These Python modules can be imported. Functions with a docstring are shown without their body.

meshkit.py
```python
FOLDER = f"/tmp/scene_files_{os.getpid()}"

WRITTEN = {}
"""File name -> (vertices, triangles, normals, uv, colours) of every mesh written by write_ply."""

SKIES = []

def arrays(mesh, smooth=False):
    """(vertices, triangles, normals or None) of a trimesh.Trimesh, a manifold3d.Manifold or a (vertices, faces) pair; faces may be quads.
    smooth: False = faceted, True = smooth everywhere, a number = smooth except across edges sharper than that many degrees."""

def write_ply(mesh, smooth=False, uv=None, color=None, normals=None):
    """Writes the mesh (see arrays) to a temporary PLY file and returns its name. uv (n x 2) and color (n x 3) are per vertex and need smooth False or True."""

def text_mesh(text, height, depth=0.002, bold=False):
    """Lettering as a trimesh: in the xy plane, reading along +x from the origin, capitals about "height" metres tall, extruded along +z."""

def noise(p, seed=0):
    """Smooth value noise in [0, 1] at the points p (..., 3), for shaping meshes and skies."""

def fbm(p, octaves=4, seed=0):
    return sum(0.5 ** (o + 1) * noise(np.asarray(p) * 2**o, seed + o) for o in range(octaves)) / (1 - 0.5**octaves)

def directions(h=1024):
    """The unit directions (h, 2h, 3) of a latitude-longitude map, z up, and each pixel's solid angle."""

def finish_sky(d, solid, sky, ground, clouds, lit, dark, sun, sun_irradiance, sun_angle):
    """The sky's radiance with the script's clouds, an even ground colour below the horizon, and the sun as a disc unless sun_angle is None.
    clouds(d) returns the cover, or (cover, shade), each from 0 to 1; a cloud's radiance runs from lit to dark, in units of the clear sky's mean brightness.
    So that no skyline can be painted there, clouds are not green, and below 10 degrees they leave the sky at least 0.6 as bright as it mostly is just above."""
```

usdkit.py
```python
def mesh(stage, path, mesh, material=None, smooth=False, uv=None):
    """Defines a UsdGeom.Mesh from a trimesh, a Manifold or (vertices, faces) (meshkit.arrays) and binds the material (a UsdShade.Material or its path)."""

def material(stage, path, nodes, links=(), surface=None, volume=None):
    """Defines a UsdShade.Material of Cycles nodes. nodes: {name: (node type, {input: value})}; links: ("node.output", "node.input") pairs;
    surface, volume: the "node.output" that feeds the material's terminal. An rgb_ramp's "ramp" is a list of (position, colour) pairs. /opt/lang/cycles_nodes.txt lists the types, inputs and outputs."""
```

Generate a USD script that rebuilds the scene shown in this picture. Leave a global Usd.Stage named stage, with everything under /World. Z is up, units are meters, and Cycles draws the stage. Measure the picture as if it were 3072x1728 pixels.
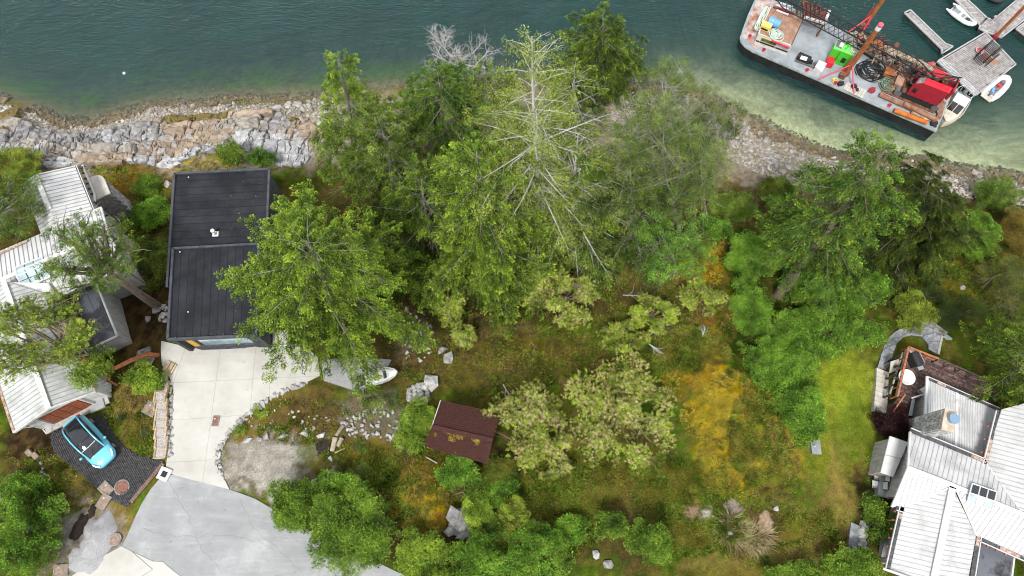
import math, random
import numpy as np, trimesh, usdkit
from meshkit import noise, fbm, text_mesh
from pxr import Usd, UsdGeom, UsdLux, UsdShade, Gf, Sdf, Vt
from scipy.interpolate import RBFInterpolator, RectBivariateSpline
from scipy.spatial import Delaunay, Voronoi, cKDTree
from shapely.geometry import Polygon, Point, LineString
import shapely

random.seed(7)
RNG = np.random.default_rng(7)
stage = Usd.Stage.CreateInMemory()
UsdGeom.SetStageUpAxis(stage, 'Z'); UsdGeom.SetStageMetersPerUnit(stage, 1.0)
WORLD = UsdGeom.Xform.Define(stage, '/World'); stage.SetDefaultPrim(WORLD.GetPrim())
UsdGeom.Scope.Define(stage, '/World/Looks')

# ------------------------------------------------------------------ camera: a drone 58 m above the sea, looking 20 degrees off straight down
CAM_H, TILT, FOC = 58.0, math.radians(20.0), 2048.0      # focal length in photo pixels (3072 wide)
cam = UsdGeom.Camera.Define(stage, '/World/camera')
cam.CreateHorizontalApertureAttr(36.0); cam.CreateVerticalApertureAttr(36.0 * 9 / 16)
cam.CreateFocalLengthAttr(36.0 * FOC / 3072)
cam.AddTranslateOp().Set(Gf.Vec3d(0, 0, CAM_H)); cam.AddRotateXOp().Set(math.degrees(TILT))
cam.CreateExposureAttr(1.55)
cam.CreateClippingRangeAttr(Gf.Vec2f(0.5, 5000))
# ------------------------------------------------------------------ overcast sky and a veiled sun
SUN_AZ, SUN_EL = math.radians(200.0), math.radians(58.0)     # azimuth from +y clockwise
sd = np.array([math.sin(SUN_AZ) * math.cos(SUN_EL), math.cos(SUN_AZ) * math.cos(SUN_EL), math.sin(SUN_EL)])
SKY_STRENGTH = 0.052
dome = UsdLux.DomeLight.Define(stage, '/World/sky')
dome.GetPrim().SetCustomDataByKey('kind', 'structure')
sky_m = usdkit.material(stage, '/World/Looks/overcast_sky', {
    'tc': ('texture_coordinate', {}),
    'sky': ('sky_texture', {'sky_type': 'single_scattering', 'sun_disc': False, 'sun_elevation': SUN_EL, 'sun_rotation': math.atan2(sd[0], sd[1])}),
    'n': ('noise_texture', {'scale': 2.6, 'detail': 5.0, 'roughness': 0.55}),
    'r': ('rgb_ramp', {'ramp': [(0.30, (5.6, 5.9, 6.4)), (0.72, (10.6, 10.7, 10.8))]}),
    'mx': ('mix_color', {'fac': 0.9, 'use_clamp': False}),
    'b': ('background_shader', {'strength': SKY_STRENGTH})},
    [('tc.generated', 'n.vector'), ('n.fac', 'r.fac'), ('sky.color', 'mx.a'), ('r.color', 'mx.b'), ('mx.result', 'b.color')], surface='b.background')
UsdShade.MaterialBindingAPI.Apply(dome.GetPrim()).Bind(sky_m)
sun = UsdLux.DistantLight.Define(stage, '/World/sun')
sun.CreateNormalizeAttr(True); sun.CreateIntensityAttr(0.4); sun.CreateAngleAttr(14.0); sun.CreateColorAttr(Gf.Vec3f(1.0, 0.96, 0.9))
zax = sd
xax = np.cross([0, 0, 1.0], zax); xax /= np.linalg.norm(xax); yax = np.cross(zax, xax)
sun.AddTransformOp().Set(Gf.Matrix4d(*xax, 0, *yax, 0, *zax, 0, 0, 0, 60, 1))

# ------------------------------------------------------------------ helpers
D = 3072 / 2576.0
CT, ST = math.cos(TILT), math.sin(TILT)
def unp(dx, dy, z):
    """the point at height z seen at (dx, dy), in pixels of a 2576 wide view of the photo"""
    u = (np.asarray(dx, float) * D - 1536) / FOC; v = (np.asarray(dy, float) * D - 864) / FOC
    s = (CAM_H - z) / (CT + v * ST)
    return np.stack([u * s, (ST - v * CT) * s, z + 0 * s], -1)
def unn(nx, ny, z): return unp(np.asarray(nx, float) / D, np.asarray(ny, float) / D, z)
def project(p):
    p = np.asarray(p, float) - [0, 0, CAM_H]
    f = p[..., 1] * ST - p[..., 2] * CT; up = p[..., 1] * CT + p[..., 2] * ST
    return (1536 + FOC * p[..., 0] / f) / D, (864 - FOC * up / f) / D

used = {}
def path_of(parent, name):
    base = str(parent.GetPath()) if parent is not None else '/World'
    k = used.get((base, name), 0); used[(base, name)] = k + 1
    return f'{base}/{name}' + (f'_{k:03d}' if k else '')
def tag(prim, label=None, cat=None, group=None, kind=None):
    p = prim.GetPrim() if hasattr(prim, 'GetPrim') else prim
    for k, v in (('label', label), ('category', cat), ('group', group), ('kind', kind)):
        if v: p.SetCustomDataByKey(k, v)
    return p
ORIG = {}
def thing(name, label, cat, loc=(0, 0, 0), group=None, kind=None):
    x = UsdGeom.Xform.Define(stage, path_of(None, name)); x.AddTranslateOp().Set(Gf.Vec3d(*map(float, loc)))
    ORIG[str(x.GetPath())] = np.asarray(loc, float)
    return tag(x, label, cat, group, kind)
def origin(parent):
    if parent is None: return np.zeros(3)
    return ORIG.get('/'.join(str(parent.GetPath()).split('/')[:3]), np.zeros(3))
def mesh(name, m, mat, parent=None, smooth=False, label=None, cat=None, group=None, kind=None, local=False):
    """one Mesh prim; m = trimesh / manifold / (v, f) in world coordinates"""
    if isinstance(m, list):
        vs, fs, k = [], [], 0
        for q in m: vs.append(np.asarray(q.vertices)); fs.append(np.asarray(q.faces) + k); k += len(vs[-1])
        m = trimesh.Trimesh(np.vstack(vs), np.vstack(fs), process=False)
    if hasattr(m, 'to_mesh'): q = m.to_mesh(); m = trimesh.Trimesh(q.vert_properties[:, :3], q.tri_verts, process=False)
    if isinstance(m, tuple): m = trimesh.Trimesh(np.asarray(m[0], float), quads(m[1]), process=False)
    if not local:
        m = m.copy(); m.vertices = np.asarray(m.vertices) - origin(parent)
    p = put(path_of(parent, name), m, MAT[mat] if isinstance(mat, str) else mat, smooth)
    return tag(p, label, cat, group, kind)
def put(path, m, mat, smooth):
    if smooth is not True: return usdkit.mesh(stage, path, m, mat, smooth)
    v, f = np.asarray(m.vertices), np.asarray(m.faces)
    p = usdkit.mesh(stage, path, m, mat, False)
    fn = np.cross(v[f[:, 1]] - v[f[:, 0]], v[f[:, 2]] - v[f[:, 0]]); n = np.stack([np.bincount(f.ravel(), np.repeat(fn[:, k], 3), len(v)) for k in range(3)], 1)
    n /= np.maximum(np.linalg.norm(n, axis=1, keepdims=True), 1e-12)
    p.CreateNormalsAttr(Vt.Vec3fArray.FromNumpy(n.astype(np.float32))); p.SetNormalsInterpolation('vertex'); return p
class Raw:
    """bare vertices and triangles, lighter than a trimesh"""
    __slots__ = ('vertices', 'faces')
    def __init__(self, v, f): self.vertices, self.faces = v, f
def quads(f):
    f = np.asarray(f)
    return np.vstack([f[:, [0, 1, 2]], f[:, [0, 2, 3]]]) if f.shape[1] == 4 else f
def primvar(prim, name, a):
    api = UsdGeom.PrimvarsAPI(prim)
    a = np.asarray(a, np.float32)
    if a.ndim == 1: api.CreatePrimvar(name, Sdf.ValueTypeNames.FloatArray, 'vertex').Set(Vt.FloatArray.FromNumpy(a))
    else: api.CreatePrimvar(name, Sdf.ValueTypeNames.Color3fArray, 'vertex').Set(Vt.Vec3fArray.FromNumpy(a))
def lin(r, g, b):
    """an sRGB colour as seen in daylight, in linear units"""
    c = np.array([r, g, b], float) / 255
    return tuple(np.where(c < 0.04045, c / 12.92, ((c + 0.055) / 1.055) ** 2.4))
# ---- shapes
def box(cx, cy, cz, sx, sy, sz, rz=0.0, bev=0.0):
    m = trimesh.creation.box([sx, sy, sz]) if not bev else bevbox(sx, sy, sz, bev)
    if rz: m.apply_transform(trimesh.transformations.rotation_matrix(rz, [0, 0, 1]))
    m.apply_translation([cx, cy, cz]); return m
def bevbox(sx, sy, sz, b):
    x, y, z = sx / 2, sy / 2, sz / 2; pts = []
    for a in (-1, 1):
        for c in (-1, 1):
            for d in (-1, 1):
                pts += [(a * (x - b), c * (y - b), d * z), (a * (x - b), c * y, d * (z - b)), (a * x, c * (y - b), d * (z - b))]
    return trimesh.convex.convex_hull(np.array(pts))
def hull(pts): return trimesh.convex.convex_hull(np.asarray(pts, float))
def tube(pts, r, n=6, caps=True):
    p = np.asarray(pts, float); r = np.broadcast_to(np.asarray(r, float), (len(p),))
    t = np.gradient(p, axis=0); t /= np.linalg.norm(t, axis=1, keepdims=True) + 1e-12
    ref = np.where(np.abs(t[:, 2:3]) < 0.9, [[0, 0, 1.0]], [[1.0, 0, 0]])
    a = np.cross(t, ref); a /= np.linalg.norm(a, axis=1, keepdims=True) + 1e-12
    b = np.cross(t, a); an = np.arange(n) * 2 * np.pi / n
    v = (p[:, None] + r[:, None, None] * (np.cos(an)[None, :, None] * a[:, None] + np.sin(an)[None, :, None] * b[:, None])).reshape(-1, 3)
    i, j = np.meshgrid(np.arange(len(p) - 1), np.arange(n), indexing='ij')
    q = np.stack([i * n + j, (i + 1) * n + j, (i + 1) * n + (j + 1) % n, i * n + (j + 1) % n], -1).reshape(-1, 4)
    f = quads(q)
    if caps:
        v = np.vstack([v, p[:1], p[-1:]]); k = len(v)
        jj = np.arange(n); jn = (jj + 1) % n; e = (len(p) - 1) * n
        f = np.vstack([f, np.stack([jj, jn, np.full(n, k - 2)], 1), np.stack([e + jn, e + jj, np.full(n, k - 1)], 1)])
    return trimesh.Trimesh(v, f, process=False)
def limb(pts, r, n=4):
    p = np.asarray(pts, float); r = np.broadcast_to(np.asarray(r, float), (len(p),)); t = np.empty_like(p); t[1:-1] = p[2:] - p[:-2]; t[0] = p[1] - p[0]; t[-1] = p[-1] - p[-2]
    a = np.stack([t[:, 1], -t[:, 0], 0 * t[:, 0]], 1); a[:, 0] += 1e-6; a /= np.sqrt((a * a).sum(1))[:, None]
    b = np.stack([-a[:, 1] * t[:, 2], a[:, 0] * t[:, 2], a[:, 1] * t[:, 0] - a[:, 0] * t[:, 1]], 1); b /= np.sqrt((b * b).sum(1))[:, None] + 1e-9
    an = np.arange(n) * 2 * np.pi / n
    v = (p[:, None] + r[:, None, None] * (np.cos(an)[None, :, None] * a[:, None] + np.sin(an)[None, :, None] * b[:, None])).reshape(-1, 3)
    key = (len(p), n)
    if key not in LIMB_F:
        i, j = np.meshgrid(np.arange(len(p) - 1), np.arange(n), indexing='ij'); LIMB_F[key] = quads(np.stack([i * n + j, (i + 1) * n + j, (i + 1) * n + (j + 1) % n, i * n + (j + 1) % n], -1).reshape(-1, 4))
    return Raw(v, LIMB_F[key])
LIMB_F = {}
def bar(a, b, w, h=None):
    """a square bar from a to b"""
    a, b = np.asarray(a, float), np.asarray(b, float); h = h or w
    t = b - a; L = np.linalg.norm(t); t = t / L
    up = np.array([0, 0, 1.0]) if abs(t[2]) < 0.95 else np.array([1.0, 0, 0])
    s = np.cross(t, up); s /= np.linalg.norm(s); u = np.cross(s, t)
    m = trimesh.creation.box([L, w, h]); R = np.eye(4); R[:3, 0], R[:3, 1], R[:3, 2], R[:3, 3] = t, s, u, (a + b) / 2
    m.apply_transform(R); return m
def prism(pts, z0, z1):
    """an upright prism on a plan outline"""
    g = Polygon([tuple(p[:2]) for p in pts])
    m = trimesh.creation.extrude_polygon(g, z1 - z0, engine='earcut'); m.apply_translation([0, 0, z0]); return m
def slab(pts, th):
    """a plate: a planar (sloping) outline given by its top points, th thick downwards"""
    p = np.asarray(pts, float); n = len(p)
    tri = trimesh.creation.triangulate_polygon(Polygon(p[:, :2]), engine='earcut')
    v2, f = tri
    idx = cKDTree(p[:, :2]).query(np.asarray(v2)[:, :2])[1]
    f = idx[np.asarray(f)]
    nn = np.cross(p[f[:, 1]] - p[f[:, 0]], p[f[:, 2]] - p[f[:, 0]])
    f = np.where((nn[:, 2] < 0)[:, None], f[:, ::-1], f)
    v = np.vstack([p, p - [0, 0, th]])
    area = np.sum(p[:, 0] * np.roll(p[:, 1], -1) - np.roll(p[:, 0], -1) * p[:, 1])
    i = np.arange(n); j = (i + 1) % n
    q = np.stack([i, i + n, j + n, j], 1) if area > 0 else np.stack([i, j, j + n, i + n], 1)
    return trimesh.Trimesh(v, np.vstack([f, f[:, ::-1] + n, quads(q)]), process=False)
def cyl(p, r, h, n=16):
    m = trimesh.creation.cylinder(r, h, sections=n); m.apply_translation([p[0], p[1], p[2] + h / 2]); return m
def rot2(x, y, a): return x * math.cos(a) - y * math.sin(a), x * math.sin(a) + y * math.cos(a)
def rock(c, size, rng, flat=0.7, sub=1, rough=0.28):
    """an angular stone: hull of jittered points with facets"""
    n = 16
    p = rng.normal(size=(n, 3)); p /= np.linalg.norm(p, axis=1, keepdims=True)
    p *= 1 + rng.uniform(-rough, rough, (n, 1))
    p *= np.array([1.0, rng.uniform(.6, .95), flat * rng.uniform(.75, 1.1)])
    m = hull(p)
    a = rng.uniform(0, 2 * math.pi)
    m.apply_transform(trimesh.transformations.rotation_matrix(a, [0, 0, 1]) @ trimesh.transformations.rotation_matrix(rng.uniform(-.25, .25), [1, 0, 0]))
    m.apply_scale(size); m.apply_translation(c); return m

# ------------------------------------------------------------------ materials
MAT = {}
def M(name, nodes, links, surface='p.BSDF', volume=None):
    MAT[name] = usdkit.material(stage, '/World/Looks/' + name, nodes, links, surface, volume); return MAT[name]
def grainy(name, c1, c2, scale=3.0, rough=0.8, bump=0.0, bscale=None, detail=6.0, lo=0.35, hi=0.65, metallic=0.0, stretch=None, vary=0.0, spec=0.3, island=0.0):
    """two tones mixed by noise in object space, with fine relief"""
    n = {'g': ('geometry', {}), 'n': ('noise_texture', {'scale': scale, 'detail': detail, 'roughness': 0.62}),
         'r': ('rgb_ramp', {'ramp': [(lo, c1), (hi, c2)]}), 'p': ('principled_bsdf', {'roughness': rough, 'metallic': metallic, 'specular_ior_level': spec})}
    L = [('n.fac', 'r.fac')]
    if stretch:
        n['mp'] = ('mapping', {'scale': stretch[:3], 'rotation': (0, 0, stretch[3] if len(stretch) > 3 else 0)}); L += [('g.position', 'mp.vector'), ('mp.vector', 'n.vector')]
    else: L += [('g.position', 'n.vector')]
    src = 'r.color'
    if vary:
        n['oi'] = ('object_info', {}); n['mr'] = ('map_range', {'to_min': 1 - vary, 'to_max': 1 + vary * .6}); n['hv'] = ('hsv', {})
        L += [('oi.random', 'mr.value'), ('mr.result', 'hv.value'), ('r.color', 'hv.color')]; src = 'hv.color'
    if island:
        n['mi'] = ('map_range', {'to_min': 1 - island, 'to_max': 1 + island}); n['hi'] = ('hsv', {}); L += [('g.random_per_island', 'mi.value'), ('mi.result', 'hi.value'), (src, 'hi.color')]; src = 'hi.color'
    L.append((src, 'p.base_color'))
    if bump:
        n['n2'] = ('noise_texture', {'scale': bscale or scale * 4, 'detail': 5.0}); n['b'] = ('bump', {'strength': bump, 'distance': 0.05})
        L += [('g.position', 'n2.vector'), ('n2.fac', 'b.height'), ('b.normal', 'p.normal')]
    return M(name, n, L)
def plain(name, c, rough=0.6, metallic=0.0, spec=0.4, dirt=0.12, scale=2.5):
    d = tuple(x * (1 - dirt * 1.8) for x in c); u = tuple(min(1, x * (1 + dirt * .6)) for x in c)
    return grainy(name, d, u, scale=scale, rough=rough, metallic=metallic, lo=.3, hi=.6, spec=spec)
# ================================================================== the land and the sea floor
CP = []
def cps(z, *xy):
    for a, b in xy: CP.append((*unp(a, b, z)[:2], z))
def cpz(*xyz):
    for a, b, z in xyz: CP.append((*unp(a, b, z)[:2], z))
SHORE = [(-60, 225), (0, 246), (43, 253), (67, 267), (133, 293), (173, 308), (233, 305), (283, 290), (350, 270), (400, 263), (500, 262), (567, 250), (644, 248), (720, 246), (800, 243), (870, 235), (930, 230), (1060, 222), (1180, 218), (1300, 216), (1400, 216), (1500, 214), (1560, 212), (1640, 222), (1720, 224), (1770, 236), (1830, 270), (1900, 303), (1980, 335), (2060, 372), (2110, 392), (2180, 398), (2250, 396), (2320, 402), (2400, 420), (2450, 430), (2520, 436), (2576, 448), (2640, 460)]
cps(0, *SHORE)
cpz((0, 0, -9), (600, 0, -10), (1288, 0, -10), (1800, 0, -7), (2576, 0, -7), (0, 140, -4), (300, 160, -4.5), (700, 130, -5), (1100, 110, -4.5), (1500, 90, -4.5), (1900, 130, -4), (2050, 210, -3), (2300, 270, -2.6), (2576, 290, -2.4), (2450, 360, -1.0), (2250, 345, -1.0), (1930, 262, -.9), (1780, 195, -1.2), (2130, 350, -.8), (2576, 400, -.6),
    (90, 240, -1.2), (200, 270, -1.0), (320, 255, -1.0), (500, 225, -1.1), (700, 205, -1.3), (1000, 185, -1.3), (1300, 170, -1.5), (1560, 170, -1.3))
cpz((0, 330, 1.6), (60, 300, 1.0), (200, 345, 1.2), (400, 310, 1.4), (600, 300, 1.6), (740, 290, 1.3), (0, 420, 3.4), (110, 420, 3.6), (250, 425, 3.8), (400, 425, 3.9), (560, 395, 3.6), (680, 400, 3.2), (300, 370, 2.4), (500, 350, 2.4), (680, 340, 2.2), (800, 340, 2.2), (950, 310, 2.2), (1100, 310, 2.3), (1300, 310, 2.6), (1500, 310, 2.6), (1650, 310, 2.0), (1750, 320, 1.6), (1850, 400, 2.0), (1960, 430, 2.1), (2060, 440, 1.7), (2250, 460, 1.7), (2420, 480, 1.6), (2576, 515, 1.8),
    (400, 520, 5.0), (380, 620, 5.6), (560, 600, 5.6), (750, 560, 4.6), (900, 520, 4.2), (1100, 480, 4.2), (1300, 480, 4.6), (1500, 450, 4.6), (1700, 470, 4.4), (1860, 560, 4.6), (1990, 540, 4.2), (2150, 580, 4.4), (2350, 600, 4.2), (2500, 620, 4.2),
    (100, 600, 5.5), (200, 500, 4.6), (100, 800, 7.2), (0, 950, 7.6), (370, 760, 6.8), (350, 850, 7.8), (600, 780, 7.6), (760, 780, 7.6), (1000, 640, 5.8), (1250, 640, 6.0), (1480, 640, 6.4), (1620, 620, 6.6), (1740, 600, 7.6), (1790, 680, 8.6), (1840, 640, 6.2), (1930, 660, 5.6), (2060, 680, 5.6), (2250, 700, 5.8), (2450, 720, 6.0),
    (1000, 800, 7.4), (1200, 800, 7.3), (1420, 780, 7.4), (1600, 780, 8.2), (1740, 780, 9.4), (1810, 800, 9.6), (1860, 840, 7.6), (1960, 800, 6.6), (2120, 800, 6.8), (2300, 810, 7.2), (2500, 850, 7.2),
    (420, 880, 9), (520, 900, 9), (640, 880, 9), (760, 930, 9), (600, 1000, 9), (480, 1050, 9), (540, 1120, 9.1), (440, 1170, 9.2), (570, 1220, 9.2), (380, 1230, 9.3), (500, 1300, 9.4), (700, 1380, 9.5), (900, 1440, 9.6), (400, 1440, 9.5), (330, 1040, 8.9), (330, 940, 8.6), (220, 1110, 9.0), (300, 1180, 9.1), (50, 1130, 8.8), (60, 1290, 9.1), (0, 1440, 9.3), (200, 1360, 9.3),
    (900, 900, 8.6), (960, 960, 8.9), (1050, 900, 8.3), (1080, 990, 8.8), (1040, 1080, 9.1), (800, 1040, 9.25), (700, 1120, 9.25), (650, 1060, 9.2), (900, 1120, 9.3), (700, 1230, 9.4), (900, 1200, 9.5), (1200, 950, 8.4), (1350, 900, 8.2), (1180, 1090, 9.1), (1450, 1000, 8.7), (1600, 930, 9.4), (1640, 1000, 9.6), (1700, 920, 10.2), (1750, 1010, 10.9), (1820, 970, 11.3), (1850, 1080, 11.3), (1780, 1140, 10.9), (1900, 1060, 11.0), (1960, 1120, 10.6), (1900, 1180, 10.8), (2000, 1180, 9.6), (2030, 1130, 9.1), (2060, 1060, 8.8), (1960, 1000, 8.8), (1880, 900, 8.2), (2080, 1200, 9.0),
    (1500, 1160, 9.2), (1500, 1300, 9.5), (1000, 1240, 10.2), (1080, 1260, 10.8), (1090, 1330, 10.4), (1200, 1250, 9.6), (1300, 1400, 9.6), (1700, 1400, 9.6), (1760, 1260, 9.9), (1900, 1300, 9.7), (2100, 1300, 9.2), (2000, 1440, 9.6), (2130, 1200, 8.9), (2100, 1000, 8.2), (2200, 920, 7.9), (2190, 1100, 8.6), (2160, 1400, 9.2), (2400, 1000, 8.0), (2400, 1200, 8.7), (2576, 1200, 8.7), (2576, 1440, 9.2), (1600, 1440, 9.7))
for x, y, z in [(-200, -200, 14), (0, -200, 14), (200, -200, 14), (-200, -60, 12), (200, -60, 12), (-90, -15, 10), (90, -15, 9.5), (0, -40, 11), (-200, 300, -20), (0, 300, -20), (200, 300, -20), (-200, 110, -14), (200, 110, -12), (0, 120, -14), (-100, 60, -10), (100, 60, -7), (-200, 20, 2), (200, 12, 2)]: CP.append((x, y, z))
CP = np.array(CP)
rbf = RBFInterpolator(CP[:, :2], CP[:, 2], kernel='thin_plate_spline', smoothing=0.6, neighbors=None)
gx = np.concatenate([np.arange(-200, -60, 10), np.arange(-60, 60.1, 1.0), np.arange(70, 201, 10)])
gy = np.concatenate([np.arange(-200, -20, 10), np.arange(-20, 70.1, 1.0), np.arange(80, 301, 10)])
GX, GY = np.meshgrid(gx, gy, indexing='ij')
SPL = RectBivariateSpline(gx, gy, rbf(np.stack([GX.ravel(), GY.ravel()], 1)).reshape(GX.shape), kx=2, ky=2)
def zfun(x, y): return SPL.ev(np.clip(x, -200, 200), np.clip(y, -200, 300))
def hit(dx, dy):
    z = np.zeros(np.shape(dx)) + 6.0
    for _ in range(30):
        p = unp(dx, dy, z); z = 0.5 * z + 0.5 * zfun(p[..., 0], p[..., 1])
    return unp(dx, dy, z)
def hitn(nx, ny): return hit(np.asarray(nx, float) / D, np.asarray(ny, float) / D)

# paved outlines, on the ground as the photo shows them
def plan(pts): return [tuple(p[:2]) for p in hit(*np.array(pts, float).T)]
ROAD = plan([(414, 1192), (440, 1196), (577, 1231), (640, 1254), (690, 1283), (760, 1325), (830, 1362), (900, 1392), (960, 1420), (1040, 1458), (1080, 1500), (900, 1760), (500, 1760), (300, 1500), (180, 1449), (306, 1374), (318, 1352), (335, 1312), (356, 1267), (378, 1232), (398, 1208)])
DRIVE = plan([(406, 858), (450, 868), (770, 872), (800, 900), (805, 945), (760, 968), (720, 981), (690, 996), (650, 1022), (615, 1050), (590, 1076), (566, 1104), (553, 1128), (546, 1150), (545, 1168), (552, 1190), (568, 1212), (577, 1231), (440, 1196), (416, 1186), (421, 1150), (428, 1090), (434, 1020), (436, 975), (424, 940), (408, 918)])
APRON = plan([(306, 1374), (330, 1386), (385, 1412), (412, 1414), (424, 1426), (470, 1462), (420, 1520), (120, 1520), (180, 1449), (270, 1394)])
PAVER = plan([(128, 1092), (170, 1070), (205, 1062), (262, 1042), (272, 1068), (290, 1100), (318, 1128), (355, 1148), (386, 1154), (412, 1158), (414, 1164), (330, 1262), (318, 1276), (268, 1250), (246, 1232), (215, 1202), (178, 1172), (146, 1146), (130, 1118)])
PATIO = plan([(806, 905), (900, 898), (985, 905), (955, 960), (900, 985), (815, 958)])
PAVED = [Polygon(p).buffer(0) for p in (ROAD, DRIVE, APRON, PAVER, PATIO)]
PAVED_ALL = shapely.union_all(PAVED)
LEFT_PAD = Polygon(plan([(20, 470), (300, 420), (330, 620), (300, 900), (240, 1040), (110, 1080), (-60, 1060), (-80, 640)]))

# ---- base colours of the ground: patches of what grows or lies there
def C(r, g, b, k=1.0): return np.array(lin(r, g, b)) * k
GRASS, OLIVE, DRY, BROWN, MOSS, GRAVEL, SOIL, SAND, STONE = C(58, 82, 22), C(88, 86, 28), C(116, 100, 56), C(74, 60, 40), C(150, 124, 14), C(122, 116, 110), C(48, 38, 28), C(168, 166, 140), C(124, 116, 106)
ORANGE = C(118, 84, 26); PALE = C(140, 136, 132); DEEP = C(92, 92, 64); DARKG = C(36, 54, 14)
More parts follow.
